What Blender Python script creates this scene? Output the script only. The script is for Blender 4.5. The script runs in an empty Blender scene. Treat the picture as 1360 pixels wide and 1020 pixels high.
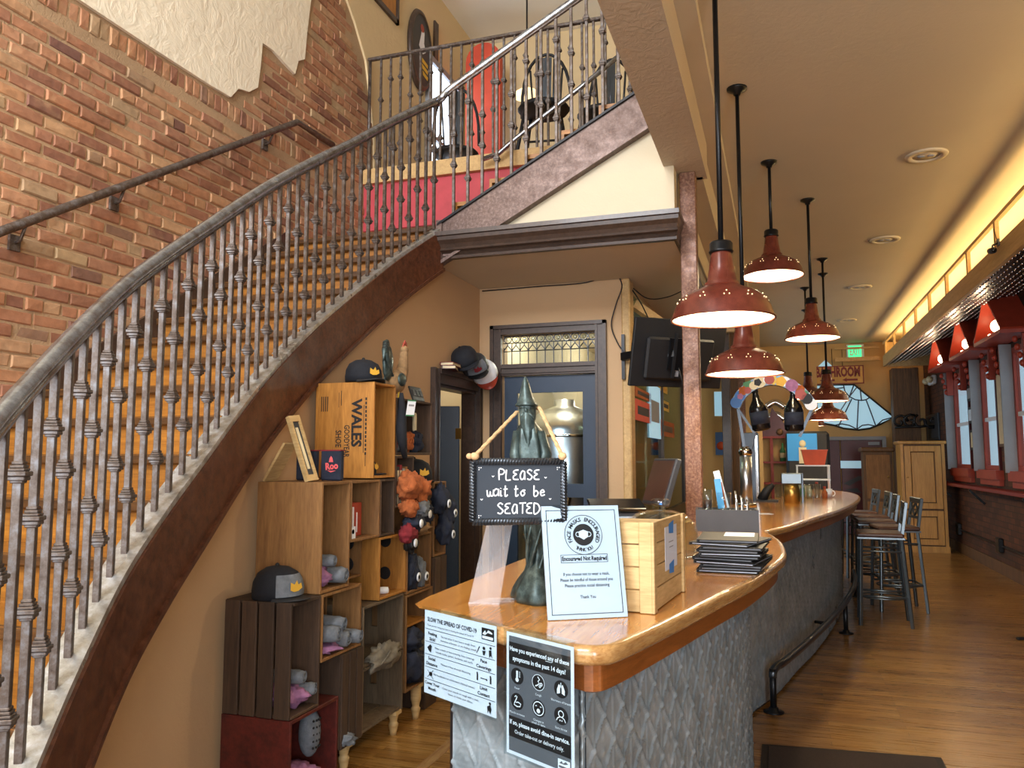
import bpy, bmesh, math, random
from mathutils import Vector, Matrix
R = random.Random(7)
PI = math.pi
scene = bpy.context.scene
COL = scene.collection

# ------------------------------------------------------------------ camera
F_PX, CAM_Z = 1050.0, 1.5
YAW, PITCH = math.radians(18.6), math.atan(98 / 1050)
cam_d = bpy.data.cameras.new('camera')
cam_d.sensor_fit = 'HORIZONTAL'; cam_d.sensor_width = 36.0
cam_d.lens = 36.0 * F_PX / 1360.0
cam_d.clip_start = 0.05; cam_d.clip_end = 200
cam = bpy.data.objects.new('camera', cam_d); COL.objects.link(cam)
cam.location = (0, 0, CAM_Z)
cam.rotation_euler = (PI / 2 + PITCH, 0, YAW)
scene.camera = cam

# ------------------------------------------------------------------ world, daylight, exposure
world = bpy.data.worlds.new('world'); scene.world = world
world.use_nodes = True
bg = world.node_tree.nodes['Background']
bg.inputs[0].default_value = (0.72, 0.86, 1.0, 1)
bg.inputs[1].default_value = 1.0
vs = scene.view_settings
vs.view_transform = 'Standard'; vs.look = 'None'; vs.gamma = 1.0; vs.use_curve_mapping = False
vs.exposure = 0.0
scene.cycles.use_denoising = True
scene.cycles.max_bounces = 8
scene.cycles.diffuse_bounces = 5
scene.cycles.transparent_max_bounces = 16
scene.cycles.sample_clamp_indirect = 6.0

def area(name, loc, rot, sx, sy, power, color):
    l = bpy.data.lights.new(name, 'AREA'); l.shape = 'RECTANGLE'; l.size = sx; l.size_y = sy
    l.energy = power; l.color = color
    o = bpy.data.objects.new(name, l); o.location = loc; o.rotation_euler = rot; COL.objects.link(o)
    return o
DAY = (0.92, 0.95, 1.0)
# daylight entering through the shop-front windows behind the viewer and the upper windows above them
area('shopfront_daylight', (-1.3, -2.62, 1.9), (PI / 2, 0, 0), 3.6, 2.6, 160, DAY)
area('shopfront_daylight', (1.75, -2.62, 1.9), (PI / 2, 0, 0), 1.6, 2.6, 200, DAY)
area('upper_window_daylight', (-2.0, -2.62, 5.3), (PI / 2 - .1, 0, 0), 2.8, 1.9, 600, DAY)

# ------------------------------------------------------------------ pixel rays (1360 x 1020 frame)
_r = Vector((math.cos(YAW), math.sin(YAW), 0)); _fh = Vector((-math.sin(YAW), math.cos(YAW), 0)); _z = Vector((0, 0, 1))
_f = _fh * math.cos(PITCH) + _z * math.sin(PITCH); _u = -_fh * math.sin(PITCH) + _z * math.cos(PITCH)
EYE = Vector((0, 0, CAM_Z))
def ray(px, py): return _f * F_PX + _r * (px - 680) - _u * (py - 510)
def az(px, py, h):
    d = ray(px, py); return EYE + d * ((h - CAM_Z) / d.z)
def ax(px, py, X):
    d = ray(px, py); return EYE + d * (X / d.x)
def ay(px, py, Y):
    d = ray(px, py); return EYE + d * (Y / d.y)
def ad(px, py, k): return EYE + ray(px, py) * (k / F_PX)
def pr(p):
    d = Vector(p) - EYE; k = d.dot(_f)
    return (680 + F_PX * d.dot(_r) / k, 510 - F_PX * d.dot(_u) / k) if k > 0.05 else (-9999, -9999)

# ------------------------------------------------------------------ materials
def lin(h):
    h = h.lstrip('#'); v = [int(h[i:i + 2], 16) / 255 for i in (0, 2, 4)]
    return tuple(x / 12.92 if x <= 0.04045 else ((x + .055) / 1.055) ** 2.4 for x in v) + (1,)
class NT:
    def __init__(s, name):
        s.m = bpy.data.materials.new(name); s.m.use_nodes = True
        s.t = s.m.node_tree; s.b = s.t.nodes['Principled BSDF']
    def n(s, typ, **kw):
        o = s.t.nodes.new(typ)
        for k, v in kw.items(): setattr(o, k, v)
        return o
    def l(s, a, b): s.t.links.new(a, b)
    def coords(s, scale=(1, 1, 1), rot=(0, 0, 0), src='Object'):
        tc = s.n('ShaderNodeTexCoord'); mp = s.n('ShaderNodeMapping')
        mp.inputs['Scale'].default_value = scale; mp.inputs['Rotation'].default_value = rot
        s.l(tc.outputs[src], mp.inputs['Vector']); return mp.outputs['Vector']
    def noise(s, vec, scale, detail=4, rough=.55, dist=0):
        o = s.n('ShaderNodeTexNoise'); o.inputs['Scale'].default_value = scale; o.inputs['Detail'].default_value = detail
        o.inputs['Roughness'].default_value = rough; o.inputs['Distortion'].default_value = dist
        if vec is not None: s.l(vec, o.inputs['Vector'])
        return o.outputs['Fac']
    def ramp(s, fac, stops):
        o = s.n('ShaderNodeValToRGB'); e = o.color_ramp.elements
        e[0].position, e[0].color = stops[0]; e[1].position, e[1].color = stops[-1]
        for p, c in stops[1:-1]:
            k = e.new(p); k.color = c
        s.l(fac, o.inputs[0]); return o.outputs[0]
    def mix(s, fac, a, b, mode='MIX'):
        o = s.n('ShaderNodeMix', data_type='RGBA', blend_type=mode)
        for sock, v in ((o.inputs[0], fac), (o.inputs[6], a), (o.inputs[7], b)):
            if hasattr(v, 'is_output'): s.l(v, sock)
            else: sock.default_value = v
        return o.outputs[2]
    def bump(s, h, strength=.3, dist=.01):
        o = s.n('ShaderNodeBump'); o.inputs['Strength'].default_value = strength; o.inputs['Distance'].default_value = dist
        s.l(h, o.inputs['Height']); s.l(o.outputs[0], s.b.inputs['Normal'])
    def set(s, **kw):
        for k, v in kw.items():
            k = k.replace('_', ' ')
            if hasattr(v, 'is_output'): s.l(v, s.b.inputs[k])
            else: s.b.inputs[k].default_value = v
        return s.m
M = {}
def plain(name, hexc, rough=.6, metal=0, var=.12, scale=8, bump=0, **kw):
    if name in M: return M[name]
    t = NT(name); v = t.coords(); c = lin(hexc)
    d = tuple(x * (1 - var) for x in c[:3]) + (1,); e = tuple(min(1, x * (1 + var)) for x in c[:3]) + (1,)
    f = t.noise(v, scale)
    t.set(Base_Color=t.ramp(f, [(.3, d), (.7, e)]), Roughness=rough, Metallic=metal, **kw)
    if bump: t.bump(t.noise(v, scale * 5), bump, .004)
    M[name] = t.m; return t.m
def wood(name, c1, c2, stretch=(1, 1, 1), scale=6, rough=.5, coat=0, bump=.15, var=0):
    """grain runs along the axis with the smallest stretch"""
    t = NT(name); v = t.coords(stretch)
    a = t.noise(v, scale, 6, .6, .6); b = t.noise(v, scale * 4, 3, .6)
    base = t.mix(.35, t.ramp(a, [(.3, lin(c1)), (.5, t_mid(c1, c2)), (.72, lin(c2))]), t.ramp(b, [(.35, lin(c1)), (.65, lin(c2))]))
    if var:
        oi = t.n('ShaderNodeObjectInfo'); geo = t.n('ShaderNodeNewGeometry')
        ad_ = t.n('ShaderNodeMath', operation='ADD'); t.l(oi.outputs['Random'], ad_.inputs[0]); t.l(geo.outputs['Random Per Island'], ad_.inputs[1])
        fr = t.n('ShaderNodeMath', operation='FRACT'); t.l(ad_.outputs[0], fr.inputs[0])
        g = t.ramp(fr.outputs[0], [(0, (1 - var,) * 3 + (1,)), (1, (1 + var * .4,) * 3 + (1,))])
        base = t.mix(1.0, base, g, 'MULTIPLY')
    t.set(Base_Color=base, Roughness=rough, Coat_Weight=coat, Coat_Roughness=.12)
    if bump: t.bump(a, bump, .003)
    M[name] = t.m; return t.m
def t_mid(a, b):
    a, b = lin(a), lin(b); return tuple((x + y) / 2 for x, y in zip(a, b))
def emit(name, hexc, strength):
    t = NT(name); t.set(Base_Color=lin(hexc), Emission_Color=lin(hexc), Emission_Strength=strength, Roughness=.5); M[name] = t.m; return t.m
def glass(name, tint='#ffffff', rough=.02, alpha=.2):
    """thin pane: mostly lets light straight through, with a glossy skin"""
    t = NT(name); nt = t.t
    tr = t.n('ShaderNodeBsdfTransparent'); tr.inputs[0].default_value = lin(tint)
    gl = t.n('ShaderNodeBsdfGlossy'); gl.inputs['Roughness'].default_value = rough; gl.inputs[0].default_value = (1, 1, 1, 1)
    lw = t.n('ShaderNodeLayerWeight'); lw.inputs[0].default_value = .5
    pw = t.n('ShaderNodeMath', operation='POWER'); pw.inputs[1].default_value = 5; t.l(lw.outputs['Facing'], pw.inputs[0])
    ad_ = t.n('ShaderNodeMath', operation='MULTIPLY_ADD'); ad_.inputs[1].default_value = .6; ad_.inputs[2].default_value = .02 + alpha * .15; t.l(pw.outputs[0], ad_.inputs[0])
    mx = t.n('ShaderNodeMixShader'); t.l(ad_.outputs[0], mx.inputs[0]); t.l(tr.outputs[0], mx.inputs[1]); t.l(gl.outputs[0], mx.inputs[2])
    out = nt.nodes['Material Output']; t.l(mx.outputs[0], out.inputs[0])
    M[name] = t.m; return t.m

def rusty(name, c1, c2, c3, metal=.7, rough=.38, scale=14):
    t = NT(name); v = t.coords()
    f = t.noise(v, scale, 8, .7); g = t.noise(v, scale * .25, 3)
    col = t.ramp(f, [(.32, lin(c1)), (.5, lin(c2)), (.7, lin(c3))])
    t.set(Base_Color=col, Metallic=metal, Roughness=t.ramp(g, [(.3, (rough * .7,) * 3 + (1,)), (.7, (rough * 1.4,) * 3 + (1,))]))
    t.bump(f, .15, .002); M[name] = t.m; return t.m

# plaster walls
def plaster(name, hexc, bs=.25, scale=14, var=.06):
    t = NT(name); v = t.coords()
    c = lin(hexc); d = tuple(x * (1 - var) for x in c[:3]) + (1,)
    a = t.noise(v, scale, 6, .6, 1.2)
    t.set(Base_Color=t.ramp(t.noise(v, 1.3, 4), [(.3, d), (.7, c)]), Roughness=.75)
    t.bump(a, bs, .012); M[name] = t.m; return t.m
plaster('tan_wall', '#c2a078', .12, 30)
plaster('cream_wall', '#cbbfa4', .12, 25)
plaster('gold_wall', '#d9c296', .25, 14)
plaster('cream_trowel', '#f3e9d0', 1.0, 7)
plaster('ceiling_paint', '#c6baa2', .2, 22)
plaster('beam_paint', '#c0b096', .6, 16)
plaster('white_ceiling', '#e9e6da', .1, 20)
plaster('far_tan', '#c9a56c', .15, 20)

t = NT('floor_wood')
v = t.coords((1, 1, 1))
br = t.n('ShaderNodeTexBrick'); br.offset = .37; br.offset_frequency = 2; br.squash = 1
br.inputs['Scale'].default_value = 1; br.inputs['Brick Width'].default_value = 1.1; br.inputs['Row Height'].default_value = .057
br.inputs['Mortar Size'].default_value = .0012; br.inputs['Mortar Smooth'].default_value = .3; br.inputs['Bias'].default_value = 0
br.inputs['Color1'].default_value = lin('#8e6430'); br.inputs['Color2'].default_value = lin('#b48a4c'); br.inputs['Mortar'].default_value = lin('#3a1f0a')
t.l(v, br.inputs['Vector'])
gr = t.noise(t.coords((.6, 14, 1)), 6, 6, .65, .4)
big = t.noise(t.coords((.5, 1.2, 1)), 1.1, 4)
col = t.mix(.8, br.outputs['Color'], t.ramp(gr, [(.28, (.42, .36, .28, 1)), (.5, (.85, .82, .76, 1)), (.72, (1.15, 1.12, 1.05, 1))]), 'MULTIPLY')
col = t.mix(1.0, col, t.ramp(big, [(.3, (.8, .76, .7, 1)), (.7, (1.05, 1.02, 1, 1))]), 'MULTIPLY')
t.set(Base_Color=col, Roughness=t.ramp(gr, [(.3, (.22,) * 3 + (1,)), (.7, (.38,) * 3 + (1,))]), Coat_Weight=.3, Coat_Roughness=.2)
t.bump(gr, .12, .002); M['floor_wood'] = t.m

# bricks (each brick picks its own tone)
t = NT('brick')  # tones vary per brick
v = t.coords(src='Object')
geo = t.n('ShaderNodeNewGeometry'); oi = t.n('ShaderNodeObjectInfo')
a1 = t.n('ShaderNodeMath', operation='ADD'); t.l(oi.outputs['Random'], a1.inputs[0]); t.l(geo.outputs['Random Per Island'], a1.inputs[1])
fr = t.n('ShaderNodeMath', operation='FRACT'); t.l(a1.outputs[0], fr.inputs[0])
tone = t.ramp(fr.outputs[0], [(0, lin('#8d5f4a')), (.16, lin('#b27c5a')), (.34, lin('#bf8d69')), (.5, lin('#a26f55')), (.66, lin('#c29a72')), (.8, lin('#b57f59')), (.93, lin('#7c5548')), (1, lin('#bfa27a'))])
tg = t.n('ShaderNodeNewGeometry')
n1 = t.n('ShaderNodeTexNoise'); n1.inputs['Scale'].default_value = 22; n1.inputs['Detail'].default_value = 8; t.l(tg.outputs['Position'], n1.inputs['Vector'])
n2 = t.n('ShaderNodeTexNoise'); n2.inputs['Scale'].default_value = 5; n2.inputs['Detail'].default_value = 5; t.l(tg.outputs['Position'], n2.inputs['Vector'])
col = t.mix(.5, tone, t.ramp(n1.outputs['Fac'], [(.3, (.40, .39, .38, 1)), (.7, (.92, .93, .94, 1))]), 'MULTIPLY')
col = t.mix(t.ramp(n2.outputs['Fac'], [(.58, (0,) * 3 + (1,)), (.72, (.5,) * 3 + (1,))]), col, lin('#c2a27a'))
t.set(Base_Color=col, Roughness=.85); t.bump(n1.outputs['Fac'], .5, .01); M['brick'] = t.m
plaster('mortar', '#b39572', .6, 40, .2)
t = NT('dark_brick')
v = t.coords((1, 1, 1), (PI / 2, 0, PI / 2), 'Object')
b2 = t.n('ShaderNodeTexBrick'); b2.inputs['Scale'].default_value = 1; b2.inputs['Brick Width'].default_value = .22; b2.inputs['Row Height'].default_value = .076
b2.inputs['Mortar Size'].default_value = .006
b2.inputs['Color1'].default_value = lin('#4a2d1c'); b2.inputs['Color2'].default_value = lin('#6d4427'); b2.inputs['Mortar'].default_value = lin('#3a2a1c')
tc = t.n('ShaderNodeTexCoord'); sx = t.n('ShaderNodeSeparateXYZ'); cx = t.n('ShaderNodeCombineXYZ')
t.l(tc.outputs['Object'], sx.inputs[0]); t.l(sx.outputs['Y'], cx.inputs['X']); t.l(sx.outputs['Z'], cx.inputs['Y']); t.l(cx.outputs[0], b2.inputs['Vector'])
t.set(Base_Color=t.mix(.5, b2.outputs['Color'], t.ramp(t.noise(v, 3, 6), [(.3, lin('#3a2214')), (.7, lin('#a87842'))]), 'OVERLAY'), Roughness=.8)
t.bump(b2.outputs['Fac'], .5, -.01); M['dark_brick'] = t.m

rusty('rail_metal', '#42332a', '#62574f', '#7c7c7f', .55, .42, 26)
rusty('rail_top', '#6a5a50', '#9297a0', '#b8c0c8', .9, .2, 18)
rusty('stringer_rust', '#3c2115', '#5a3422', '#6e4630', .25, .42, 30)
rusty('post_rust', '#4a2c20', '#74503e', '#a08068', .25, .5, 60)
rusty('stringer_gray', '#43312a', '#5e4a42', '#7d6c64', .4, .4, 50)
rusty('curb_sheen_metal', '#8f8a80', '#b5b5b0', '#d4dae0', .6, .3, 20)  # pale tones paint in skylight reflected off the stringer's top flange
wood('tread_wood', '#74450f', '#ad7328', (.5, 9, 9), 4, .42, .15, var=.15)
wood('nosing_wood', '#2e1a08', '#5e3c18', (.5, 9, 9), 4, .4, .15)
wood('bar_wood', '#a8641c', '#d89a48', (9, .7, 9), 3, .22, .6, .06)
wood('bar_edge', '#8a5c30', '#c29a62', (6, .8, 12), 5, .25, .5, .06)
wood('apron_wood', '#6e3d18', '#935424', (5, .8, 14), 4, .35, .3, .06)
wood('dark_trim', '#2e221b', '#4a382d', (4, 4, 4), 5, .42, .15, .08)
wood('crate_brown', '#6e4a28', '#9a7040', (7, 7, .8), 4, .65, var=.3)
wood('crate_dark', '#33251b', '#58412e', (8, 8, .7), 4, .7, var=.35)
wood('crate_orange', '#8f5b1e', '#c4883c', (7, 7, .8), 4, .55, var=.2)
wood('crate_gray', '#4d3f30', '#7a6850', (7, 7, .8), 4, .7, var=.3)
wood('crate_red', '#33110c', '#66221a', (3, 3, 3), 4, .55, var=.2)
wood('crate_pale', '#b08c56', '#d8ba84', (1, 1, 8), 4, .6, var=.1)
wood('pine', '#a0702c', '#cf9c4c', (8, 8, .6), 3, .42, .2)
wood('rough_oak', '#3e2a18', '#75522e', (8, 8, .6), 4, .6)
wood('cove_wood', '#b08c58', '#d4b27a', (8, .6, 8), 3, .6)
plain('black', '#141416', .6, 0, .2); plain('black_gloss', '#101012', .2)
plain('black_metal', '#1a1c1f', .35, .5); plain('dark_gray', '#34363a', .5)
plain('navy', '#1b2233', .85, 0, .3, 30, .3); plain('navy_cap', '#12151d', .85, 0, .2, 60, .3)
plain('blue_door', '#1e3146', .45, 0, .1, 4); plain('steel', '#b8bcc0', .28, .95, .06)
plain('chrome', '#d8dadc', .12, 1, .03); plain('stool_metal', '#6c767c', .34, .85, .1)
plain('gunmetal', '#4a4f55', .35, .8); plain('white', '#e9edf2', .5, 0, .02); plain('paper', '#dde3ee', .4, 0, .015, Coat_Weight=.5)
plain('ink', '#121214', .6, 0, .05); plain('gray_ink', '#5c5e63', .5, 0, .03); plain('mid_gray', '#8d9095', .5, 0, .05)
plain('red_paint', '#9c3824', .45, 0, .12); plain('oxide_red', '#7d2018', .5, 0, .15); plain('maroon', '#4d0f16', .4, 0, .12)
plain('booth_red', '#c0452c', .6, 0, .1); plain('pink_red', '#b8424a', .6, 0, .12)
plain('orange_cloth', '#a0562a', .9, 0, .25, 30, .4); plain('pink_cloth', '#9a6a8e', .9, 0, .25, 30, .4)
plain('gray_cloth', '#6e747b', .95, 0, .25, 30, .5); plain('tan_cloth', '#927450', .95, 0, .3, 30, .5); plain('plaid_cloth', '#6d6658', .95, 0, .35, 18, .4)
plain('red_cloth', '#7c2028', .9, 0, .25, 30, .4); plain('gold_print', '#d8a838', .6); plain('salmon_print', '#d85a5c', .6)
plain('rope', '#c9a678', .9, 0, .2, 60, .4); plain('slate', '#2c343d', .75, 0, .12, 6); plain('chalk', '#eef0f0', .9, 0, .03)
plain('tape_blue', '#3f7fc4', .6); plain('mat_pile', '#33261e', .95, 0, .3, 120, .8); plain('rubber', '#1c1512', .8)
plain('leather', '#4a3026', .4, 0, .2); plain('orange_bin', '#c9502a', .5); plain('yellow', '#d9b53a', .5); plain('sign_gold', '#d2a04a', .5); plain('green', '#3c7c50', .5)
plain('ivory', '#d9cba4', .5); plain('skyblue', '#4f9fd0', .5); plain('brass', '#b08c48', .3, .8); plain('cobalt', '#1e5aa0', .4)
rusty('lamp_enamel', '#4e2017', '#652c20', '#7a3c2e', .1, .28, 10)
rusty('bronze', '#27302f', '#41504e', '#6d7f7c', .45, .38, 22)
rusty('tin', '#7f8d94', '#98a6ac', '#b2bec4', .4, .34, 9)
plain('white_enamel', '#f6f0dc', .35, 0, .02)
def acrylic(name):
    t = NT(name); tr = t.n('ShaderNodeBsdfTransparent'); df = t.n('ShaderNodeBsdfDiffuse'); df.inputs[0].default_value = (.9, .94, 1, 1)
    gl = t.n('ShaderNodeBsdfGlossy'); gl.inputs['Roughness'].default_value = .08
    m1 = t.n('ShaderNodeMixShader'); m1.inputs[0].default_value = .12; t.l(tr.outputs[0], m1.inputs[1]); t.l(df.outputs[0], m1.inputs[2])
    m2 = t.n('ShaderNodeMixShader'); m2.inputs[0].default_value = .08; t.l(m1.outputs[0], m2.inputs[1]); t.l(gl.outputs[0], m2.inputs[2])
    t.l(m2.outputs[0], t.t.nodes['Material Output'].inputs[0]); M[name] = t.m
acrylic('acrylic')
glass('pane', '#e8f2f4', .02, .2); glass('clear', '#f2f8fa', .03, .25); glass('dark_pane', '#9fb0ae', .05, .3)
t = NT('frosted'); t.set(Base_Color=lin('#a9ccd8'), Roughness=.35, Transmission_Weight=.25, Emission_Color=lin('#a8cfe0'), Emission_Strength=.45); t.bump(t.noise(t.coords(), 40), .4, .004); M['frosted'] = t.m  # emission painted in for outdoor backlight; the pale cards share it
emit('bulb', '#ffd890', 18); emit('cove_tube', '#ffb43c', 16); emit('spot_bulb', '#ffd9a8', 25); emit('exit_green', '#3fe08a', 1.6)
emit('window_day', '#dcecff', 4.0); emit('screen_blue', '#2a86c8', .25); emit('vent_glow', '#ffe0a8', 1.6); emit('holder_led', '#3a86ff', 3)
emit('brew_fill', '#ffe9c0', 6); emit('string_dot', '#ffe9c8', 3)
# ------------------------------------------------------------------ mesh helpers
class MB:
    def __init__(s): s.v = []; s.f = []; s.sm = []
    def add(s, vs_, fs, smooth=False, mat=None):
        o = len(s.v)
        s.v += [tuple((mat @ Vector(p)) if mat is not None else p) for p in vs_]
        s.f += [tuple(i + o for i in f) for f in fs]; s.sm += [smooth] * len(fs); return s
    def box(s, x0, x1, y0, y1, z0, z1, mat=None, ch=0):
        if ch <= 0:
            vs_ = [(x, y, z) for z in (z0, z1) for y in (y0, y1) for x in (x0, x1)]
            return s.add(vs_, [(0, 2, 3, 1), (4, 5, 7, 6), (0, 1, 5, 4), (2, 6, 7, 3), (0, 4, 6, 2), (1, 3, 7, 5)], False, mat)
        c = min(ch, (x1 - x0) * .45, (y1 - y0) * .45, (z1 - z0) * .45)
        bm = bmesh.new()
        bmesh.ops.create_cube(bm, size=1)
        for v_ in bm.verts: v_.co = Vector(((x0 + x1) / 2 + v_.co.x * (x1 - x0), (y0 + y1) / 2 + v_.co.y * (y1 - y0), (z0 + z1) / 2 + v_.co.z * (z1 - z0)))
        bmesh.ops.bevel(bm, geom=bm.edges[:], offset=c, segments=1, affect='EDGES')
        bm.verts.index_update()
        s.add([v_.co[:] for v_ in bm.verts], [tuple(w.index for w in f.verts) for f in bm.faces], False, mat); bm.free(); return s
    def obox(s, c, sx, sy, sz, rz=0, rx=0, ry=0, ch=0):
        m = Matrix.Translation(c) @ Matrix.Rotation(rz, 4, 'Z') @ Matrix.Rotation(rx, 4, 'X') @ Matrix.Rotation(ry, 4, 'Y')
        return s.box(-sx / 2, sx / 2, -sy / 2, sy / 2, -sz / 2, sz / 2, m, ch)
    def tube(s, pts, r, n=8, cap=True, closed=False):
        pts = [Vector(p) for p in pts]; k = len(pts); rs = r if isinstance(r, (list, tuple)) else [r] * k
        vs_, fs = [], []; prev = None
        for i, p in enumerate(pts):
            a = pts[(i - 1) % k] if (i > 0 or closed) else p; b = pts[(i + 1) % k] if (i < k - 1 or closed) else p
            d = (b - a).normalized() if (b - a).length > 1e-9 else Vector((0, 0, 1))
            if prev is None:
                w = Vector((0, 0, 1)) if abs(d.z) < .9 else Vector((1, 0, 0)); e = d.cross(w).normalized()
            else:
                e = prev - d * prev.dot(d)
                e = e.normalized() if e.length > 1e-6 else d.orthogonal().normalized()
            prev = e; g = d.cross(e)
            vs_ += [tuple(p + (e * math.cos(2 * PI * j / n) + g * math.sin(2 * PI * j / n)) * rs[i]) for j in range(n)]
        m = k if closed else k - 1
        for i in range(m):
            for j in range(n):
                A, B = i * n, ((i + 1) % k) * n
                fs.append((A + j, A + (j + 1) % n, B + (j + 1) % n, B + j))
        if cap and not closed: fs += [tuple(range(n))[::-1], tuple(range((k - 1) * n, k * n))]
        return s.add(vs_, fs, n > 5)
    def sq(s, a, b, w, ch=0):
        """square bar from a to b"""
        a, b = Vector(a), Vector(b); d = b - a; L = d.length
        m = Matrix.Translation(a) @ d.to_track_quat('Z', 'Y').to_matrix().to_4x4()
        return s.box(-w / 2, w / 2, -w / 2, w / 2, 0, L, m, ch)
    def lathe(s, prof, n=24, c=(0, 0, 0), mat=None, fn=None):
        vs_, fs = [], []
        for (r, z) in prof:
            for j in range(n):
                a = 2 * PI * j / n; q = r * (fn(a, z) if fn else 1)
                vs_.append((c[0] + q * math.cos(a), c[1] + q * math.sin(a), c[2] + z))
        for i in range(len(prof) - 1):
            for j in range(n):
                fs.append((i * n + j, i * n + (j + 1) % n, (i + 1) * n + (j + 1) % n, (i + 1) * n + j))
        if prof[0][0] > 1e-4: fs.append(tuple(range(n))[::-1])
        if prof[-1][0] > 1e-4: fs.append(tuple(range((len(prof) - 1) * n, len(prof) * n)))
        return s.add(vs_, fs, True, mat)
    def shell(s, prof, n=32, c=(0, 0, 0)):
        """closed loop profile, no caps"""
        vs_, fs = [], []; k = len(prof)
        for (r, z) in prof:
            for j in range(n):
                a = 2 * PI * j / n; vs_.append((c[0] + r * math.cos(a), c[1] + r * math.sin(a), c[2] + z))
        for i in range(k):
            for j in range(n):
                A, B = i * n, ((i + 1) % k) * n; fs.append((A + j, A + (j + 1) % n, B + (j + 1) % n, B + j))
        return s.add(vs_, fs, True)
    def prism(s, poly, z0, z1, mat=None):
        n = len(poly)
        ar = sum(poly[i][0] * poly[(i + 1) % n][1] - poly[(i + 1) % n][0] * poly[i][1] for i in range(n))
        if ar < 0: poly = poly[::-1]
        vs_ = [(p[0], p[1], z0) for p in poly] + [(p[0], p[1], z1) for p in poly]
        fs = [tuple(range(n))[::-1], tuple(range(n, 2 * n))] + [(i, (i + 1) % n, n + (i + 1) % n, n + i) for i in range(n)]
        return s.add(vs_, fs, False, mat)
    def ball(s, c, rx, ry=None, rz=None, n=10, m=7, mat=None, fn=None):
        ry = rx if ry is None else ry; rz = rx if rz is None else rz
        vs_ = [(c[0], c[1], c[2] - rz)]; fs = []
        for i in range(1, m):
            p = -PI / 2 + PI * i / m
            for j in range(n):
                a = 2 * PI * j / n; q = fn(a, p) if fn else 1
                vs_.append((c[0] + rx * q * math.cos(p) * math.cos(a), c[1] + ry * q * math.cos(p) * math.sin(a), c[2] + rz * math.sin(p)))
        vs_.append((c[0], c[1], c[2] + rz)); L = len(vs_) - 1
        for j in range(n): fs.append((0, 1 + (j + 1) % n, 1 + j))
        for i in range(m - 2):
            for j in range(n):
                A, B = 1 + i * n, 1 + (i + 1) * n; fs.append((A + j, A + (j + 1) % n, B + (j + 1) % n, B + j))
        A = 1 + (m - 2) * n
        for j in range(n): fs.append((A + j, A + (j + 1) % n, L))
        return s.add(vs_, fs, True, mat)
    def mesh(s, name, off=(0, 0, 0)):
        me = bpy.data.meshes.new(name)
        me.from_pydata([(v_[0] - off[0], v_[1] - off[1], v_[2] - off[2]) for v_ in s.v], [], s.f)
        me.polygons.foreach_set('use_smooth', s.sm); me.update(); return me
    def build(s, name, mat, parent=None, local=False, loc=None):
        """world coordinates unless local; a top-level mesh gets its origin at its base"""
        if parent is not None:
            r_ = parent
            while r_.parent: r_ = r_.parent
            off = (0, 0, 0) if local else tuple(r_.location)
        elif local: off = (0, 0, 0)
        else:
            xs = [v_[0] for v_ in s.v]; ys = [v_[1] for v_ in s.v]; zs = [v_[2] for v_ in s.v]
            off = ((min(xs) + max(xs)) / 2, (min(ys) + max(ys)) / 2, min(zs))
        me = s.mesh(name, off); me.materials.append(M[mat] if isinstance(mat, str) else mat)
        o = bpy.data.objects.new(name, me); COL.objects.link(o)
        if parent is not None:
            o.parent = parent
            if loc: o.location = loc
        else: o.location = loc if local and loc else off
        return o
def tag(o, label, cat, group=None):
    o['label'] = label; o['category'] = cat
    if group: o['group'] = group
    return o
def thing(name, label, cat, loc, rz=0, group=None):
    o = bpy.data.objects.new(name, None); COL.objects.link(o); o.empty_display_size = .1
    o.location = loc; o.rotation_euler = (0, 0, rz); return tag(o, label, cat, group)
def struct(o, label=None):
    o['kind'] = 'structure'
    if label: o['label'] = label
    return o
def sroot(name, loc, label=None):
    o = bpy.data.objects.new(name, None); COL.objects.link(o); o.location = loc; return struct(o, label)
def inst(name, me, parent, loc=(0, 0, 0), rot=(0, 0, 0), sc=(1, 1, 1)):
    o = bpy.data.objects.new(name, me); COL.objects.link(o); o.parent = parent; o.location = loc; o.rotation_euler = rot; o.scale = sc; return o
def copy_tree(o, parent=None):
    c = o.copy(); COL.objects.link(c); c.parent = parent
    for ch in list(o.children): copy_tree(ch, c)
    return c
def withmat(me, mat): me.materials.append(M[mat]); return me
def spline(pts, n):
    """Catmull-Rom through pts, n samples per segment"""
    P = [Vector(p) for p in pts]; out = []
    for i in range(len(P) - 1):
        a = P[i - 1] if i else P[0] * 2 - P[1]; b, c = P[i], P[i + 1]; d = P[i + 2] if i + 2 < len(P) else P[-1] * 2 - P[-2]
        for k in range(n):
            t_ = k / n
            out.append(.5 * ((2 * b) + (c - a) * t_ + (2 * a - 5 * b + 4 * c - d) * t_ ** 2 + (3 * b - a - 3 * c + d) * t_ ** 3))
    out.append(P[-1]); return out
_txt = {}
def text_geo(body, size=1, bold=0, shear=0):
    """mesh data of a line of type, centred on (0,0)"""
    cu = bpy.data.curves.new('type', 'FONT'); cu.body = body; cu.size = size; cu.align_x = 'CENTER'; cu.align_y = 'CENTER'
    cu.resolution_u = 2; cu.offset = bold; cu.shear = shear
    o = bpy.data.objects.new('type', cu); COL.objects.link(o)
    bpy.context.view_layer.update()
    dg = bpy.context.evaluated_depsgraph_get(); me = o.evaluated_get(dg).to_mesh()
    vs_ = [tuple(v_.co) for v_ in me.vertices]; fs = [tuple(p.vertices) for p in me.polygons]
    o.evaluated_get(dg).to_mesh_clear(); bpy.data.objects.remove(o); bpy.data.curves.remove(cu)
    return vs_, fs
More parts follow.
